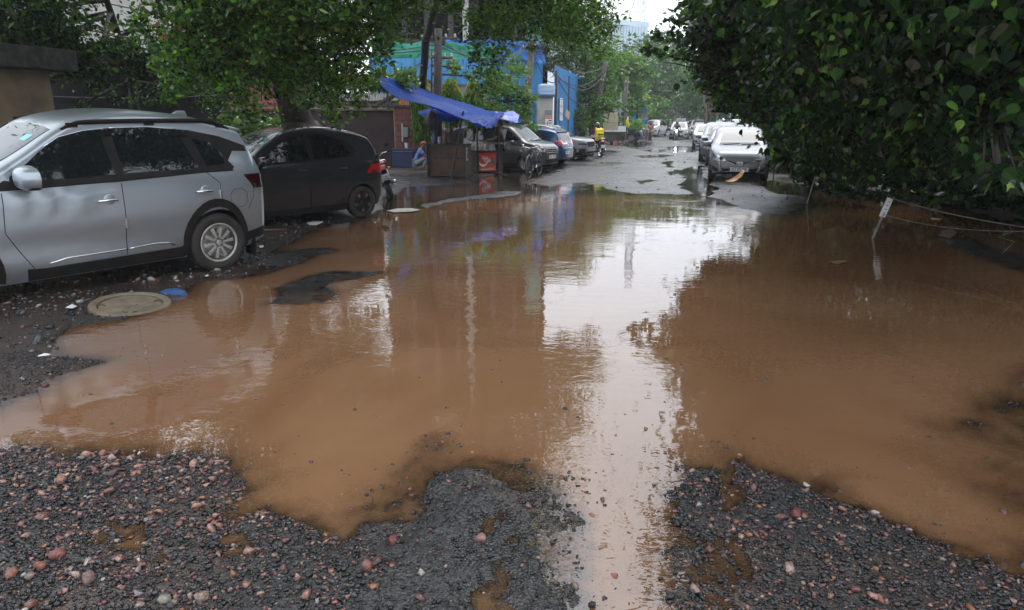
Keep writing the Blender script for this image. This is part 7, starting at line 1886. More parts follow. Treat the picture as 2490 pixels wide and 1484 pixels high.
# ---- near ground: manhole, blue cloth, papers, yellow sheet, stakes and rope
p = P(318, 746); r = empty('manhole_cover', (p.x, p.y, .016), R(0), 'round concrete manhole cover half under the brown water', 'manhole cover')
M_MH = pm('damp_concrete', (0.20, 0.16, 0.105), (0.11, 0.088, 0.06), 7, 0.6, bump=.5, bscale=30)
r1 = .37
mb = MB(); mb.lathe([(r1 * .80, -.06), (r1 * .80, .018), (r1 * .83, .026), (r1 * .98, .024), (r1, .012), (r1 * 1.02, -.06)], 56); mb.build('frame', M_MH, r, smooth=True, angle=R(40))
mb = MB(); mb.lathe([(0, .010), (r1 * .35, .012), (r1 * .74, .010), (r1 * .765, .002), (r1 * .77, -.05)], 56); lid = mb.build('lid', M_MH, r, smooth=True, angle=R(40))
for a in (.6, 3.6): mb = MB(); mb.tube([(.25 * math.cos(a) - .04, .25 * math.sin(a), .012), (.25 * math.cos(a), .25 * math.sin(a), .03), (.25 * math.cos(a) + .04, .25 * math.sin(a), .012)], .008, 6); mb.build('lifting_ring', M_RUST, lid)
r.rotation_euler = Euler((R(3), R(5), 0))
p = P(424, 716); heap('blue_rag', 'crumpled blue rag at the edge of the manhole cover', (p.x, p.y, 0.0), (.13, .08, .07), pm('blue_cloth', (.01, .045, .14), (.03, .09, .22), 20, .6, bump=1, bscale=40), 11)
def scrap(pts_px, label, m, z=.03, seed=0, name='litter', cat='litter', group='scraps of litter'):
    o = P(*pts_px[0]); Q = [P(*q) - o for q in pts_px]; c = sum(Q, Vector()) / len(Q); rs = np.random.default_rng(seed)
    gz = float(ground_h(np.array([o.x + c.x]), np.array([o.y + c.y]))[0][0])
    vs = [c + Vector((0, 0, .012))] + [q + Vector((0, 0, rs.uniform(0, .012))) for q in Q]; n = len(Q)
    mb = MB(); mb.add(vs, [(0, 1 + i, 1 + (i + 1) % n) for i in range(n)]); ob = mb.build(name, m, None); ob.location = (o.x, o.y, max(gz, 0) + .012)
    so = ob.modifiers.new('s', 'SOLIDIFY'); so.thickness = .002; return tag(ob, label, cat, group)
scrap([(162, 765), (178, 757), (190, 760), (180, 768)], 'white paper scrap left of the manhole cover', M_SIGNW, seed=1)
scrap([(745, 545), (765, 542), (788, 543), (770, 551), (752, 551)], 'pale plastic scrap under the dark grey hatchback', M_SIGNW, seed=2)
scrap([(498, 675), (507, 673), (509, 678), (500, 679)], 'small white chip of paper near the silver car wheel', M_SIGNW, seed=3)
scrap([(630, 604), (641, 602), (642, 607), (633, 608)], 'white paper bit beside the silver car wheel', M_SIGNW, seed=4)
scrap([(600, 571), (625, 566), (700, 566), (640, 570), (606, 576)], 'brown strip of rag behind the silver car', pm('brown_rag', (.16, .10, .06), rough=.8), seed=5)
scrap([(88, 872), (110, 866), (124, 866), (120, 870), (100, 873)], 'torn white wrapper in the mud at the left edge', M_SIGNW, seed=8)
scrap([(940, 515), (965, 509), (1000, 508), (1022, 512), (1005, 517), (960, 519)], 'white froth of soap floating in front of the tea stall', pm('froth', (.50, .50, .47), (.25, .22, .18), 30, .9, bump=1, bscale=60), seed=6)
scrap([(2015, 640), (2050, 636), (2060, 640), (2035, 645)], 'fallen leaf floating on the brown water', pm('fallen_leaf', (.20, .12, .04), rough=.6), seed=7)
scrap([(2290, 563), (2315, 560), (2328, 568), (2310, 583), (2282, 577)], 'brown brick fragment at the broken kerb end', pm('brick_bit', (.22, .12, .09), (.15, .09, .07), 12, .8), seed=9)
scrap([(2262, 532), (2290, 534), (2285, 538), (2265, 537)], 'dull orange peel scrap near the rope', pm('peel', (.35, .20, .06), rough=.6), seed=10)
M_YSH = pm('yellow_plastic', (.26, .19, .015), (.24, .07, .015), 5, .3)
ob = tarp('yellow_sheet', 'crumpled yellow plastic sheet under the silver hatchback number plate', [[(1760, 440, 20.3), (1785, 432, 20.2), (1800, 418, 20.1), (1808, 412, 20.1)], [(1770, 443, 19.9), (1792, 440, 19.9), (1805, 430, 19.9), (1810, 418, 20.0)]], M_YSH, 16, 6, .03, 3)
ob['category'] = 'plastic sheet'
M_STAKE = pm('pale_peeled_stick', (.24, .23, .20), (.12, .11, .09), 12, .7)
sg0, sg1 = P(2121, 580), PY(2165, 482, P(2121, 580).y - .05)
r = empty('marker_stake', (sg0.x, sg0.y, 0), 0, 'leaning pale stake with a white plate, standing in the water on the right', 'stake')
d_ = sg1 - sg0; mb = MB(); mb.tube([Vector((0, 0, -.03)), d_ * .62], [.019, .017], 6); mb.build('stick', M_STAKE, r)
u_ = d_.normalized(); s_ = Vector((u_.z, 0, -u_.x)); mb = MB(); q = [d_ * .54 - s_ * .045, d_ * .54 + s_ * .045, d_ + s_ * .045, d_ - s_ * .045]; f_ = Vector((0, -.012, 0))
mb.add([v + f_ for v in q] + [v - f_ for v in q], [(0, 1, 2, 3), (7, 6, 5, 4), (0, 4, 5, 1), (1, 5, 6, 2), (2, 6, 7, 3), (3, 7, 4, 0)]); pl = mb.build('plate', M_SIGNW, r)
for k in range(4): c = d_ * (.62 + .09 * k) + f_ * 1.15; mb = MB(); mb.tube([c - s_ * .018, c + u_ * .02, c + s_ * .018 + u_ * .008], .005, 5); mb.build('lettering', M_INK, pl)
q0, q1 = P(1961, 497), PY(1984, 425, P(1961, 497).y); stick('marker_stake', [q0 - Vector((0, 0, .03)), q1], .014, M_STAKE, 'thin pale leaning stake nearest the silver hatchback', 'stake')
q2, q3 = P(1880, 440), PY(1886, 362, P(1880, 440).y); stick('marker_stake', [q2, q3], .02, M_SOOT, 'dark upright stake beside the silver hatchback wing', 'stake')
def rope(pts, r, label, m=M_STAKE):
    pts = [Vector(p) for p in pts]; o = pts[0].copy(); mb = MB(); mb.tube([p - o for p in pts], r, 5); ob = mb.build('rope', m, None, smooth=True); ob.location = o; tag(ob, label, 'rope')
def sagline(a, b, s, n=12): return [a.lerp(b, k / n) - Vector((0, 0, s * 4 * (k / n) * (1 - k / n))) for k in range(n + 1)]
e1 = PY(2560, 562, 8.2); rope(sagline(sg1, e1, .05), .007, 'pale rope sagging from the white plated stake to the right edge')
rope(sagline(sg0 + d_ * .6, PY(2560, 560, 8.2), .10), .006, 'lower rope running beside the sagging one to the right edge')
rope(sagline(q1, sg0 + d_ * .7, .12), .005, 'thin cord between the two leaning stakes', M_RUST)
rope(sagline(q3, q1, .08), .005, 'thin cord from the dark stake to the first pale one', M_RUST)
kx = PY(2455, 551, 8.9); rope([kx, kx + Vector((.05, 0, -.07)), kx + Vector((-.12, 0, -.14)), kx + Vector((.10, 0, -.20)), kx + Vector((.02, 0, -.30)), kx + Vector((-.03, 0, -.36))], .004, 'loose knotted end dangling from the rope near the right edge')
# prominent single stones
STN = [(955, 1322, .060, (.22, .045, .045)), (893, 1397, .075, (.34, .15, .12)), (1168, 1316, .062, (.36, .20, .16)), (1440, 1253, .050, (.42, .14, .07)), (1495, 1400, .052, (.45, .16, .10)), (1512, 1108, .028, (.45, .20, .14)), (1932, 1262, .075, (.24, .06, .06)), (2127, 1252, .050, (.60, .57, .48)),
       (2212, 1138, .050, (.30, .08, .07)), (2440, 1245, .055, (.18, .06, .06)), (150, 1185, .075, (.42, .19, .13)), (140, 1362, .085, (.36, .13, .10)), (100, 1388, .075, (.38, .15, .11)), (30, 1408, .070, (.36, .15, .11)), (215, 1420, .080, (.30, .18, .15)), (330, 1160, .055, (.42, .18, .11)), (252, 1105, .060, (.38, .16, .11)), (340, 1160, .045, (.40, .2, .14)),
       (1630, 1455, .05, (.02, .02, .022)), (1440, 1470, .05, (.02, .02, .022)), (1690, 1440, .06, (.50, .30, .24)), (2135, 1470, .05, (.40, .15, .1)), (568, 1404, .045, (.46, .18, .07)), (762, 940, .018, (.25, .12, .09)), (1150, 1100, .035, (.48, .24, .18)), (385, 850, .022, (.35, .16, .12)), (1730, 1270, .035, (.42, .18, .12))]
rng2 = np.random.default_rng(77)
SLAB = ['dark red stone on the left side of the central asphalt tongue', 'big pinkish stone left of the tongue near the bottom edge', 'pink stone sitting alone on the wet central asphalt', 'orange stone at the right edge of the asphalt tongue in shallow water',
 'orange pink stone near the bottom where leaves are mirrored', 'tiny pink stone alone in the bright sky reflection', 'largest dark red stone in the right foreground gravel', 'cream white stone at the upper rim of the right gravel', 'flat reddish stone alone in brown water on the right',
 'dark maroon stone near the right edge over submerged asphalt', 'large salmon stone high in the left gravel near the waterline', 'largest rounded red stone low in the left gravel', 'red stone just below and left of the largest rounded one', 'red stone close to the left edge low in the gravel',
 'broad mauve pink stone near the bottom of the left gravel', 'long pale orange stone in the middle of the left gravel', 'salmon stone at the waterline at the top of the left gravel', 'small pinkish stone beside the long pale orange one', 'black stone at the bottom edge in the sky reflection, right one',
 'black stone at the bottom edge in the sky reflection, left one', 'pale pink stone at the bottom of the right gravel, leftmost', 'rusty red stone at the bottom edge of the right gravel', 'bright orange stone low between the left gravel and tongue', 'tiny stone alone in brown water left of the middle',
 'pinkish stone just above the tip of the asphalt tongue', 'tiny pale stone in brown water below the wheel reflection', 'small orange stone in the muddy channel left of the right gravel']
for k, (x, y, s_, c) in enumerate(STN):
    p = P(x, y); gz = float(ground_h(np.array([p.x]), np.array([p.y]))[0][0]); q = IV2 * (1 + rng2.normal(0, .05, (len(IV2), 1))) * np.array([1, rng2.uniform(.65, .85), rng2.uniform(.5, .7)])
    for _ in range(11): n_ = rng2.normal(size=3); n_ /= np.linalg.norm(n_); q = q - np.clip(q @ n_ - rng2.uniform(.36, .55), 0, None)[:, None] * n_
    m_ = pm('stone_' + str(k), tuple(v * .62 for v in c), tuple(v * .38 for v in c), 40, .3, .45, bump=.6, bscale=90)
    ob = np_mesh('stone', q * s_ * .62, IF2, m_); ob.location = (p.x, p.y, max(gz, -.012) + s_ * .16); ob.rotation_euler = (0, 0, rng2.uniform(0, 6))
    tag(ob, SLAB[k], 'stone', 'stones that stand out')
# haze: one closed volume round everything
mh = bpy.data.materials.new('haze'); mh.use_nodes = True; t = mh.node_tree; t.nodes.clear()
out = N(t, 'ShaderNodeOutputMaterial'); pv = N(t, 'ShaderNodeVolumePrincipled'); pv.inputs['Color'].default_value = (.95, .97, 1, 1); pv.inputs['Density'].default_value = 0.0008; pv.inputs['Anisotropy'].default_value = .2
t.links.new(pv.outputs[0], out.inputs['Volume'])
mb = MB(); mb.box((0, 130, 24), (400, 420, 52)); hz = mb.build('haze', mh); tag(hz, kind='stuff')
# ================================================================== TREES AND PLANTS
def leaf_material(name, trans=0.35, gloss=0.10):
    m = bpy.data.materials.new(name); m.use_nodes = True; t = m.node_tree; t.nodes.clear()
    out = N(t, 'ShaderNodeOutputMaterial'); at = N(t, 'ShaderNodeAttribute', attribute_name='tint')
    d = N(t, 'ShaderNodeBsdfDiffuse'); tr = N(t, 'ShaderNodeBsdfTranslucent'); g = N(t, 'ShaderNodeBsdfGlossy', Roughness=0.42)
    br = N(t, 'ShaderNodeMix', data_type='RGBA', blend_type='MULTIPLY'); br.inputs['Factor'].default_value = 1; br.inputs['B'].default_value = (1.5, 1.7, .7, 1)
    t.links.new(at.outputs['Color'], d.inputs['Color']); t.links.new(at.outputs['Color'], br.inputs['A']); t.links.new(br.outputs['Result'], tr.inputs['Color'])
    m1 = N(t, 'ShaderNodeMixShader'); m1.inputs[0].default_value = trans; t.links.new(d.outputs[0], m1.inputs[1]); t.links.new(tr.outputs[0], m1.inputs[2])
    fr = N(t, 'ShaderNodeFresnel', IOR=1.4); fm = N(t, 'ShaderNodeMath', operation='MULTIPLY'); fm.inputs[1].default_value = 0.16; t.links.new(fr.outputs[0], fm.inputs[0]); m2 = N(t, 'ShaderNodeMixShader'); t.links.new(fm.outputs[0], m2.inputs[0]); t.links.new(m1.outputs[0], m2.inputs[1]); t.links.new(g.outputs[0], m2.inputs[2])
    t.links.new(m2.outputs[0], out.inputs['Surface']); return m
M_LEAF = leaf_material('leaf')
M_BARK = pm('bark', (0.045, 0.036, 0.028), (0.016, 0.013, 0.011), 4, 0.85, bump=0.8, bscale=18, stretch=(1, 1, .3))
M_BARKH = pm('grey_bark', (0.10, 0.085, 0.07), (0.04, 0.034, 0.03), 4, 0.85, bump=0.6, bscale=18)

def _shape(kind):
    if kind == 'heart':
        h = [(0, 0, 0), (.10, .30, .06), (.34, .45, .10), (.62, .34, .07), (.84, .12, .02), (1.22, 0, -.10)]
    elif kind == 'oval':
        h = [(0, 0, 0), (.35, .26, .05), (.70, .20, .04), (1.0, 0, -.04)]
    elif kind == 'lance':
        h = [(0, 0, 0), (.35, .12, .02), (1.0, 0, -.15)]
    else:
        h = [(0, 0, 0), (.45, .32, .06), (1.0, 0, -.02)]
    n = len(h); v = list(h) + [(x, -y, z) for x, y, z in h[1:-1]]
    f = [(0, i, i + 1) for i in range(1, n - 1)]
    R_ = [0] + list(range(n, n + n - 2)) + [n - 1]
    f += [(0, R_[i + 1], R_[i]) for i in range(1, len(R_) - 1)]
    return np.array(v), np.array(f)

PAL = {
 'dark':   [(.012,.028,.010),(.018,.040,.013),(.026,.055,.016),(.020,.045,.020)],
 'peepal': [(.010,.022,.009),(.016,.036,.012),(.034,.080,.018),(.022,.034,.022)],  # dark tones deepened to paint the canopy's shade into the leaves
 'young':  [(.10,.22,.03),(.14,.28,.04),(.18,.30,.03),(.08,.19,.035)],
 'mid':    [(.06,.125,.020),(.08,.155,.025),(.10,.18,.03),(.045,.095,.02)],
 'bright': [(.07,.17,.03),(.10,.22,.04),(.06,.14,.03),(.13,.25,.05)],
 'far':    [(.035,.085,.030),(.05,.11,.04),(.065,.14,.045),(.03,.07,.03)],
 'yellow': [(.28,.26,.04),(.22,.24,.04),(.12,.18,.03),(.32,.22,.05)],
 'brown':  [(.14,.06,.03),(.20,.09,.04)],
}
def leaves(name, C, size, pal, parent, kind='oval', down=0.5, rs=None, mix=None, clump=None):
    """C (N,3) points where the stalk joins; one mesh"""
    rs = rs or np.random.default_rng(11)
    n = len(C); V, Fc = _shape(kind); nv = len(V)
    L = rs.normal(size=(n, 3)); L /= np.linalg.norm(L, axis=1)[:, None]; L[:, 2] = L[:, 2] * .6 - down; L /= np.linalg.norm(L, axis=1)[:, None]
    W_ = np.cross(L, rs.normal(size=(n, 3))); W_ /= np.linalg.norm(W_, axis=1)[:, None]; U = np.cross(L, W_)
    sz = size * np.clip(rs.lognormal(-.05, .38, n), .35, 1.9)
    X = (V[None, :, 0, None] * L[:, None] + V[None, :, 1, None] * W_[:, None] + V[None, :, 2, None] * U[:, None]) * sz[:, None, None] + C[:, None]
    F_ = (Fc[None] + (np.arange(n) * nv)[:, None, None]).reshape(-1, 3)
    p = np.array(PAL[pal]); col_ = p[rs.integers(0, len(p), n)] * rs.uniform(.7, 1.3, (n, 1))
    if clump is not None: col_ = col_ * clump[:, None]
    if mix:
        for pn, frac in mix:
            q = np.array(PAL[pn]); k = rs.uniform(0, 1, n) < frac; col_[k] = (q[rs.integers(0, len(q), n)] * rs.uniform(.7, 1.2, (n, 1)))[k]
    cc = np.repeat(np.concatenate([col_, np.ones((n, 1))], 1), len(Fc), axis=0)
    return np_mesh(name, X.reshape(-1, 3), F_, M_LEAF, parent, cols={'tint': ('FACE', cc)})

def blob_points(c, r, n, rs, flat=.8, clumps=None, tight=.20):
    """points in leafy sub-clumps inside an uneven ellipsoid"""
    k = clumps or max(5, int(n / 70))
    d = rs.normal(size=(k, 3)); d /= np.linalg.norm(d, axis=1)[:, None]; d *= (rs.uniform(0, 1, k) ** .42)[:, None] * r; d[:, 2] *= flat
    w = rs.uniform(.3, 1.7, k); w /= w.sum(); idx = rs.choice(k, n, p=w)
    cr = r * tight * rs.uniform(.6, 1.5, k)
    p = np.array(c)[None] + d[idx] + rs.normal(size=(n, 3)) * cr[idx][:, None] * np.array([1, 1, .6])
    br = (rs.uniform(.75, 1.3, k))[idx]
    return p, br

def tree(name, label, cat, blobs, size, pal, kind='oval', cov=4.0, trunk=None, trunk_r=.2, group=None, mix=None, down=.4, seed=1, bark=None, tight=.2, limb_r=.05, extra=None, flat=.8, blends=None, limbs=True):
    """blobs: (px, py, Y, r) seen from where the photo was taken, each a real cluster at its own distance"""
    rs = np.random.default_rng(seed)
    base = Vector(trunk[0]) if trunk else PY(*blobs[0][:3])
    root = empty(name, (base.x, base.y, 0), 0, label, cat, group)
    inv = np.array([base.x, base.y, 0.0])
    P_, B_ = [], []
    for b in blobs:
        c = PY(b[0], b[1], b[2]); r = b[3]; fl = b[4] if len(b) > 4 else flat
        cv = b[5] if len(b) > 5 else 1.0
        n = int(cov * cv * math.pi * r * r / (0.42 * size * size)); n = max(30, n)
        p, br = blob_points(c, r, n, rs, fl, tight=tight)
        P_.append(p); B_.append(br)
    if extra is not None:
        for p in extra: P_.append(p); B_.append(np.ones(len(p)))
    P_ = np.concatenate(P_); B_ = np.concatenate(B_)
    k = P_[:, 2] > 0.25
    leaves('crown', P_[k] - inv, size, pal, root, kind, down, rs, mix, B_[k])
    if trunk:
        mb = MB(); t = [Vector(p) - Vector(inv) for p in trunk]; n = len(t)
        q = []
        for i in range(n - 1):
            for j in range(4): q.append(t[i].lerp(t[i + 1], j / 4) + Vector((rs.normal() * .03, rs.normal() * .03, 0)) * trunk_r * 3)
        q.append(t[-1]); m = len(q)
        mb.tube(q, [trunk_r * (1.35 if i == 0 else 1) * (1 - .6 * i / m) for i in range(m)], 12)
        if limbs:
            for b in blobs:
                c = PY(b[0], b[1], b[2]) - Vector(inv)
                # nearest trunk point in the upper half
                s0 = min(q[m // 3:], key=lambda a: (a - c).length)
                mid = s0.lerp(c, .5) + Vector((rs.normal() * .15, rs.normal() * .15, abs(rs.normal()) * .25)) * min(1.0, b[3])
                pts = []
                for j in range(9):
                    u = j / 8; pts.append(s0 * (1 - u) ** 2 + mid * 2 * u * (1 - u) + c * u * u)
                mb.tube(pts, [limb_r * (1 - .75 * j / 8) + .008 for j in range(9)], 6)
                for _ in range(4):
                    d = Vector(rs.normal(size=3)).normalized() * b[3] * .8
                    a_ = pts[5 + rs.integers(0, 3)]; e_ = c + d
                    mb.tube([a_, a_.lerp(e_, .5) + Vector((0, 0, .06 * b[3])), e_], [limb_r * .35, limb_r * .22, .004], 5)
        mb.build('trunk', bark or M_BARK, root, smooth=True)
    return root

def strand(p0, p1, n, rs, spread=.10):
    u = rs.uniform(0, 1, n)[:, None]; a = np.array(p0); b = np.array(p1)
    return a * (1 - u) + b * u + rs.normal(size=(n, 3)) * spread * np.array([1, 1, .3]) * (0.5 + .5 * (1 - u))

rs0 = np.random.default_rng(3)
# --- left: the big leaning tree with creepers hanging from it
xs_ = []
for (x, y0, y1, Y) in [(405,60,255,9.5),(430,90,240,9.8),(470,130,220,10),(455,20,200,10.5),(565,150,290,10),(575,60,250,11),(600,180,300,10.2),(740,180,265,11),(800,220,300,11.5),(825,210,310,11.5),
                      (870,130,285,12),(905,60,230,12.5),(940,40,160,13),(690,120,230,11),(640,40,150,10),(520,100,200,10),(770,90,230,12),(850,20,200,13)]:
    xs_.append(strand(PY(x, y0, Y), PY(x + rs0.normal() * 8, y1, Y), int((y1 - y0) * 1.7), rs0, .13))
tree('creeper_hung_tree', 'large tree with a dark leaning trunk and creepers hanging behind the grey hatchback', 'tree',
     [(480,30,11,1.0),(560,90,12,1.0),(640,30,11,1.1),(450,120,10.5,.55),(600,160,12.5,.8),(720,60,12,1.2),(820,40,13,1.2),(700,150,13,.9),(800,150,14,1.0),(865,100,14,.7),(905,40,14,.75),
      (500,-150,10,1.0),(600,-150,10,1.6),(780,-120,12,1.6),(930,-140,14,1.5),(520,-350,10,1.8),(720,-380,11,2.0),(900,-330,13,1.8),(300,-330,10,1.6),(200,-260,12,1.2),(0,-1300,8,2.0),(-350,-1200,8,2.2),(300,-1250,8,1.6),(560,210,15,.8),(860,200,15,.7),  # highest left clumps added out of view to block sky in the puddle
      (640,-700,11,2.2),(850,-650,13,2.2),(1020,-450,14,1.6)],
     .070, 'mid', 'oval', 2.0, [PY(735, 332, 17), PY(722, 290, 17), PY(690, 190, 17), PY(650, 80, 17), PY(620, -60, 16.5), PY(600, -200, 16)], .42, mix=[('bright', .26), ('young', .10), ('dark', .26), ('brown', .01)], seed=4, extra=xs_, limb_r=.10, tight=.18)
# --- the branch canopy over the middle
xs_ = []
for (x, y0, y1, Y) in [(1165,40,225,14),(1180,60,235,14),(1195,60,205,14.3),(1150,30,150,14),(1215,60,160,14.5),(1240,40,130,15),(1290,60,125,15),(1380,60,130,16),(1440,80,150,16),(1465,70,140,16),(1410,30,120,16)]:
    xs_.append(strand(PY(x, y0, Y), PY(x + rs0.normal() * 6, y1, Y), int((y1 - y0) * 1.5), rs0, .16))
tree('overhanging_tree', 'slender tree whose thin leafy branches hang over the blue tarpaulin and wires', 'tree',
     [(1000,5,14,.5),(1085,10,14,.35,.6,.6),(1175,15,14,.55),(1240,20,15,.8),(1320,30,15,.9),(1400,25,16,.8),(1455,50,16,.55),(1350,75,16,.5),
      (1000,-180,14,1.2),(1150,-190,14,1.3),(1280,-120,15,1.3),(1380,-100,15,.8),(1050,-300,14,1.6),(1200,-300,14,1.6),(1280,-260,14,.9),(1130,-560,13,1.9),(1235,-500,13,1.1),(1000,-800,13,2),(1160,-800,12,1.6),(1060,-1300,9,1.8),(1560,-1250,7,.5,.8,.5),(1640,-1400,7,.45,.8,.5),(1090,-380,14,1.3)],
     .072, 'mid', 'oval', 2.0, [PY(1030, 350, 30), PY(1025, 250, 27), PY(1035, 100, 21), PY(1080, -60, 16), PY(1150, -200, 15), PY(1200, -500, 14)], .15, mix=[('bright', .35), ('young', .06), ('dark', .12), ('brown', .02)], seed=8, extra=xs_, limb_r=.05, tight=.26)
# --- left background greenery over the concrete roof
tree('roof_creeper', 'dense creeper spilling over the stained concrete canopy at upper left', 'plant',
     [(60,50,15,1.3),(120,118,14.6,.5,.5),(215,150,14.8,.45,.7,.7),(300,165,16,.5,.7,.6),(400,215,17,.5,.8,.5),(110,72,15,.75,.7,.8),(255,112,15,.45,.5),(20,120,15,.8,.6),(140,130,15,.8,.5),(350,70,17,.5,.8,.5),(330,120,16,.5,.7),(230,200,15.5,.4,.6,.5),(200,255,15.5,.35,.6,.6),(300,215,16,.4,.8,.5),(370,150,16,.4),(0,-120,14,1.6),(-600,-1300,8,2.6),(60,-200,15,1.4),(440,-20,16,.8,.8,.6),(60,-420,13,2.0)],  # high outlying clumps are unseen, added to keep sky out of the puddle
     .10, 'peepal', 'oval', 3.2, [PY(330, 300, 17), PY(320, 200, 17), PY(280, 60, 16.5), PY(240, -60, 16)], .12, mix=[('mid', .4), ('dark', .2)], seed=12)
for i, (x0, x1, y0, y1, Y) in enumerate([(540, 700, 278, 330, 18.6), (900, 985, 160, 240, 21)]):
    tree('wall_creeper', ['leafy creeper hanging on the dark wall beside the leaning trunk', 'green creeper climbing over the railing left of the tarpaulin tip'][i], 'plant',
         [(x0 + (x1 - x0) * k / 4, (y0 + y1) / 2, Y, .45) for k in range(5)], .08, 'mid', 'oval', 2.5, seed=20 + i)
# --- clipped mast trees in front of the grey sheet wall
for i, (x, y0, y1, Y, w, lb) in enumerate([(1024, 182, 345, 26.4, .40, 'drooping mast tree beside the brick pillar, taller than its neighbours'), (1096, 190, 300, 25, .40, 'mast tree with a yellow top standing behind the middle of the tarpaulin'),
                                       (1150, 198, 300, 26, .36, 'mast tree with yellowing tips nearest the big shrub')]):
    a, b_ = PY(x, y0, Y), PY(x, y1, Y); h = a.z - max(b_.z, .3)
    rs = np.random.default_rng(40 + i); n = 2600
    z = rs.uniform(0, 1, n); rad = w * np.sin(np.pi * np.clip(z * .85 + .12, 0, 1)) ** .5 * rs.uniform(.4, 1, n); an = rs.uniform(0, 2 * np.pi, n)
    pts = np.stack([rad * np.cos(an), rad * np.sin(an), a.z - h * (1 - z)], -1)
    root = empty('mast_tree', (a.x, a.y, 0), 0, lb, 'tree', 'mast trees along the sheet wall')
    k = z > .72
    leaves('crown', pts[~k], .19, 'mid', root, 'lance', 1.6, rs, [('bright', .4)])
    leaves('crown_top', pts[k], .17, 'yellow', root, 'lance', 1.2, rs, [('bright', .4)])
    mb = MB(); mb.tube([(0, 0, 0), (0, 0, a.z - .3)], [.06, .02], 7); mb.build('trunk', M_BARK, root)
tree('mango_shrub', 'large bushy mango shrub with pale new leaves left of the guard cabin', 'shrub',
     [(1235,200,27,.9),(1200,240,27,.8),(1270,240,27.5,.8),(1225,270,27,.9),(1285,270,27.5,.6),(1195,190,27,.6),(1245,170,28,.6),(1180,290,28,.7),(1270,300,28,.6),(1215,310,27.5,.6)],
     .19, 'mid', 'lance', 4.2, [PY(1235, 398, 27.5), PY(1232, 330, 27.5), PY(1236, 250, 27.3)], .09, mix=[('bright', .35), ('yellow', .04)], seed=50, down=.2)
tree('young_neem', 'thin young tree in front of the green netting between the two poles', 'tree',
     [(1000,185,26,.5),(960,205,25,.6),(1105,165,28,.5),(1140,185,28,.3)],
     .12, 'mid', 'oval', 2.4, [PY(1050, 330, 27), PY(1050, 200, 27), PY(1050, 120, 27)], .05, mix=[('bright', .4)], seed=51)
# --- trees down the left side of the road
tree('street_tree', 'bright green tree rising behind the blue sheet fence, nearest of the far left trees', 'tree',
     [(1370,80,46,2.2),(1420,130,46,2.2),(1345,130,47,2.0),(1450,190,46,2.0),(1440,240,45,1.5),(1460,270,44,1.2),(1430,280,44,1.2),(1390,60,48,2.0),(1330,60,48,1.8),(1480,150,48,1.4),(1475,230,45,1.3),(1435,310,43,.9)],
     .30, 'mid', 'lance', 4.6, [PY(1440, 355, 45), PY(1438, 250, 45), PY(1420, 120, 46), PY(1400, 60, 46)], .25, mix=[('bright', .40), ('far', .15)], seed=60, group='trees along the street', down=.2)
tree('street_tree', 'light green tree directly right of the leaning utility pole, second along the left side', 'tree',
     [(1500,170,66,2.6),(1520,215,66,2.4),(1490,130,67,2.2),(1535,190,66,1.8),(1505,250,64,1.9),(1545,240,66,1.5)],
     .34, 'mid', 'diamond', 4.4, [PY(1512, 332, 66), PY(1510, 240, 66), PY(1505, 150, 66)], .25, mix=[('bright', .35), ('far', .2)], seed=61, group='trees along the street')
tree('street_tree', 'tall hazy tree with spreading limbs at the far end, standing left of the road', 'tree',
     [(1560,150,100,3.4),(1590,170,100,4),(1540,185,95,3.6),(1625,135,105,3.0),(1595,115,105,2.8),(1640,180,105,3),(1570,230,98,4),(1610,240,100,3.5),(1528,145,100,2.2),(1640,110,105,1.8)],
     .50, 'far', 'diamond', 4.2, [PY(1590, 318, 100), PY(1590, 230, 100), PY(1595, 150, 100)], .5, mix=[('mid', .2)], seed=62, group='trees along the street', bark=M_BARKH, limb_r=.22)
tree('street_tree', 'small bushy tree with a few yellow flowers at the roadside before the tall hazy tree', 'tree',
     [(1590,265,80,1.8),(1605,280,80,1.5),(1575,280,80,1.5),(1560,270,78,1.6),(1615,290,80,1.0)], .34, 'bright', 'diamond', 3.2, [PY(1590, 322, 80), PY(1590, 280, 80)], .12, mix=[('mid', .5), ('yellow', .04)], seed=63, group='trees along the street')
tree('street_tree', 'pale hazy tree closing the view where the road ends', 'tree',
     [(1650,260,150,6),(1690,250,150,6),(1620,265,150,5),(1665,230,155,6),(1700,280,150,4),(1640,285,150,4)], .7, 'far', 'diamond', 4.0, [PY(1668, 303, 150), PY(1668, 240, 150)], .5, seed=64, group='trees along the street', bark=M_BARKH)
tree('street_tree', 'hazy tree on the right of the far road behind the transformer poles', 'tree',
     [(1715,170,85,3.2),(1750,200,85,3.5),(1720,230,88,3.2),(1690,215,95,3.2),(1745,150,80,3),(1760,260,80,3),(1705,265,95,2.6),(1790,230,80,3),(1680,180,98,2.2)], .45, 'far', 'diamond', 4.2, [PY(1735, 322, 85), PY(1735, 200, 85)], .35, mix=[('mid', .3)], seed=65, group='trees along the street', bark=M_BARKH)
tree('street_tree', 'dark tree beyond the food cart, hidden half behind the light green one', 'tree',
     [(1480,285,60,1.6),(1505,290,64,1.4),(1530,255,72,2.0),(1550,285,75,1.8),(1410,80,62,1.8,.8,.7),(1390,40,64,1.8,.8,.6)], .36, 'far', 'diamond', 4.2, [PY(1490, 340, 62), PY(1488, 290, 62)], .2, mix=[('mid', .4)], seed=66, group='trees along the street')
tree('feathery_bush', 'feathery pale green bush behind the parked dark blue car', 'shrub',
     [(1535,292,58,1.0),(1520,300,57,.9),(1550,300,59,.9),(1508,305,57,.6)], .26, 'bright', 'lance', 3.2, seed=67)
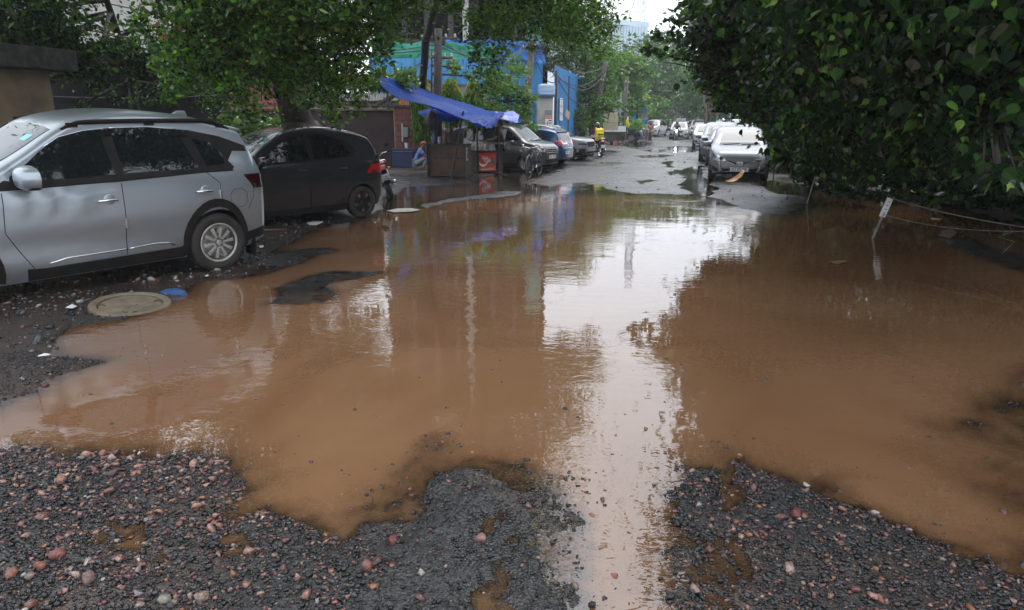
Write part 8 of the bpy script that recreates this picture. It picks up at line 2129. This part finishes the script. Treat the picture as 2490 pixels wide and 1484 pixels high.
# --- the right side
tree('verge_tree', 'dark leafy tree leaning over the silver hatchback, one thin bough reaching out', 'tree',
     [(1790,60,18,1.2),(1850,120,18,1.3),(1780,170,18.5,.9),(1825,210,18,.85),(1880,240,18,.95),(1900,180,17,1.2),(1862,290,17.5,.40),(1930,325,17,.72),(1760,110,18,.8),(1735,60,17.5,.7),(1800,255,19,.42),(1838,275,18.2,.34),
      (1900,60,17,1.3),(1960,120,16,1.3),(1980,240,16,1.2),(1960,340,16,.9),(1950,400,16,.6),(1935,390,17.5,.35),(1745,170,19,.6),(1765,225,20,.45),
      (1840,-60,17,1.2),(1910,-80,16,1.6),(1920,-220,15,1.5),(2040,-260,14,1.8),(1780,10,17,.9),(1720,20,17.5,.6),(2100,-520,12,1.9),(2000,-480,13,1.4)],
     .11, 'peepal', 'heart', 2.6, [P(1968, 452), PY(1960, 380, 18.3), PY(1930, 240, 18), PY(1900, 100, 17.5), PY(1890, -60, 17), PY(1900, -300, 15)], .12, mix=[('mid', .28), ('dark', .25), ('bright', .03)], seed=70, limb_r=.06, tight=.24,
     extra=[strand(PY(1720, 150, 17), PY(1560, 115, 16.5), 110, rs0, .20), strand(PY(1720, 110, 17), PY(1600, 90, 16.5), 110, rs0, .22), strand(PY(1700, 60, 17), PY(1620, 45, 16.5), 60, rs0, .22), strand(PY(1700, 100, 17), PY(1650, 70, 16.5), 120, rs0, .30), strand(PY(1620, 95, 16.5), PY(1590, 65, 16.5), 30, rs0, .12)])
mb = MB()
rootb = [o for o in bpy.data.objects if o.name == 'verge_tree'][0]
o0 = Vector(rootb.location)
def bough(mb, pts, r0, r1=.006):
    n = len(pts); mb.tube([Vector(p) - o0 for p in pts], [r0 + (r1 - r0) * i / (n - 1) for i in range(n)], 6)
bough(mb, [PY(1900, 150, 18), PY(1820, 170, 17.6), PY(1760, 175, 17.2), PY(1700, 152, 17), PY(1640, 140, 16.8), PY(1575, 125, 16.5), PY(1530, 112, 16.4)], .05)
bough(mb, [PY(1880, 180, 18), PY(1800, 195, 17.6), PY(1745, 172, 17.2), PY(1690, 165, 17), PY(1640, 155, 16.9), PY(1600, 150, 16.8)], .035)
bough(mb, [PY(1760, 170, 17.4), PY(1720, 130, 17.1), PY(1680, 100, 17), PY(1640, 88, 16.8)], .022)
mb.build('bough', M_BARK, rootb, smooth=True)
R1 = []
for (x, y, Y, r) in [(2060,60,9.5,.9),(2160,40,8,.8),(2260,60,7.2,.8),(2380,50,6.4,.8),(2480,60,6,.8),(2040,170,10,.8),(2130,160,9,.8),(2230,170,8,.8),(2330,160,7,.75),(2430,160,6.6,.75),(2050,270,10.5,.75),
                     (2130,260,9.5,.75),(2220,270,8.6,.7),(2320,260,8,.7),(2420,250,7.4,.7),(2510,230,6.6,.8),(2070,360,11,.6),(2140,350,10,.5),(2200,360,10,.5),(2010,330,12.5,.7),(2010,385,13,.5),(2300,340,9.2,.5),
                     (2450,330,7.6,.5),(2400,390,5.6,.18),(2430,430,5.2,.16),(2350,300,6,.28),(2450,300,5.6,.30),(2070,385,13,.5),(2110,300,7.4,.25),(2190,300,7.2,.22)]:
    R1.append((x, y, Y, r))
for (x, y, Y, r) in [(2060,-80,9,1.2),(2250,-100,7,1.2),(2430,-100,6,1.2),(2600,0,6,1.0),(2620,200,6.6,.9),(2650,-250,5.5,1.4),(2100,-250,9,1.3),(2200,-300,7,1.4),(2400,-350,6,1.4),(2190,-600,7.5,1.3),(2300,-700,6,1.4),(2330,-1000,5.6,1.1),(2400,-1100,5,1.5),(2750,100,6.5,1.0),(2800,-200,6,1.4),(2700,-500,6,1.8),(2500,-800,6,1.8),(2950,-500,6,1.8),(2500,-150,11,2.2),(2800,0,12,2.5),(2900,-400,11,2.5),(3100,0,9,2.5),(2200,-200,13,2.0),(2140,-180,12,1.8),(2290,-240,12,2.2),(2300,-150,8,1.0),(2160,-330,11,1.6),(2400,50,13,1.8),(2600,150,13,1.8)]:
    R1.append((x, y, Y, r))
tree('peepal_tree', 'huge dark peepal with heart shaped leaves filling the upper right corner', 'tree', R1, .078, 'peepal', 'heart', 2.6,
     [PY(2330, 470, 17), PY(2320, 350, 16), PY(2300, 200, 12.5), PY(2330, 0, 11), PY(2340, -200, 9.5)], .26, mix=[('dark', .35), ('young', .035), ('bright', .06)], seed=71, limb_r=.06, tight=.26, down=.9)  # few bright leaves among dark ones paint lit leaves over shade
tree('backdrop_tree', 'dense dark tree added beyond the verge wall to block sky behind the peepal', 'tree',  # added to close the bright sky gaps beneath the peepal
     [(1990,250,38,4.0),(2100,200,34,4.5),(2230,230,30,4.0),(2350,180,27,4.0),(2480,220,24,4.0),(2650,200,22,4.5),(2150,330,33,3),(2300,340,29,2.8),(2450,340,26,2.8),(2600,350,24,3),(2000,340,37,2.6),(2850,200,20,4.5),(2800,350,22,3)],
     .34, 'dark', 'diamond', 4.2, [PY(2300, 360, 31), PY(2300, 200, 31)], .4, seed=90, mix=[('peepal', .3)])
# dark verge undergrowth, extra clumps added to block sky and darken the void
tree('undergrowth', 'dark bushes under the peepal behind the rope and stakes', 'shrub',
     [(1985,400,19,.8),(2040,420,18,.8),(2110,430,17,.8),(2190,440,16,.8),(2290,440,15.5,.8),(2400,450,15,.9),(2520,450,14,1.0),(2060,380,19,.9),(2180,380,18,.9),(2300,380,17,1),(2430,380,16,1),(2250,330,18,1),(2380,310,17,1.1),(2500,320,16,1.1),(1930,385,22,.6),(1895,335,27,1.2),(1930,300,26,1.3),(1885,380,27,.8),(1960,340,25,1.2),(2190,260,17,1.2),(2110,240,18,1.2),(2280,330,16,1.1),(2350,250,16,1.2),(2150,300,19,1.1),(2280,250,18,1.2),(2420,230,17,1.2),(2620,400,14,1.2),(2040,450,15.5,.45),(2120,462,14.8,.5),(2210,468,14.2,.55),(2310,474,13.6,.6),(2420,480,13,.7),(2540,485,12.5,.8)],
     .13, 'dark', 'oval', 3.0, seed=72, mix=[('peepal', .3)])
tree('grass_clump', 'bright long grass beside the silver hatchback on the right verge', 'grass', [(1885,400,24,.5,.9),(1905,410,24,.5,.9),(1895,380,24.5,.5,.8),(1925,415,23.5,.45)], .30, 'bright', 'lance', 5.0, seed=73, down=-.6)
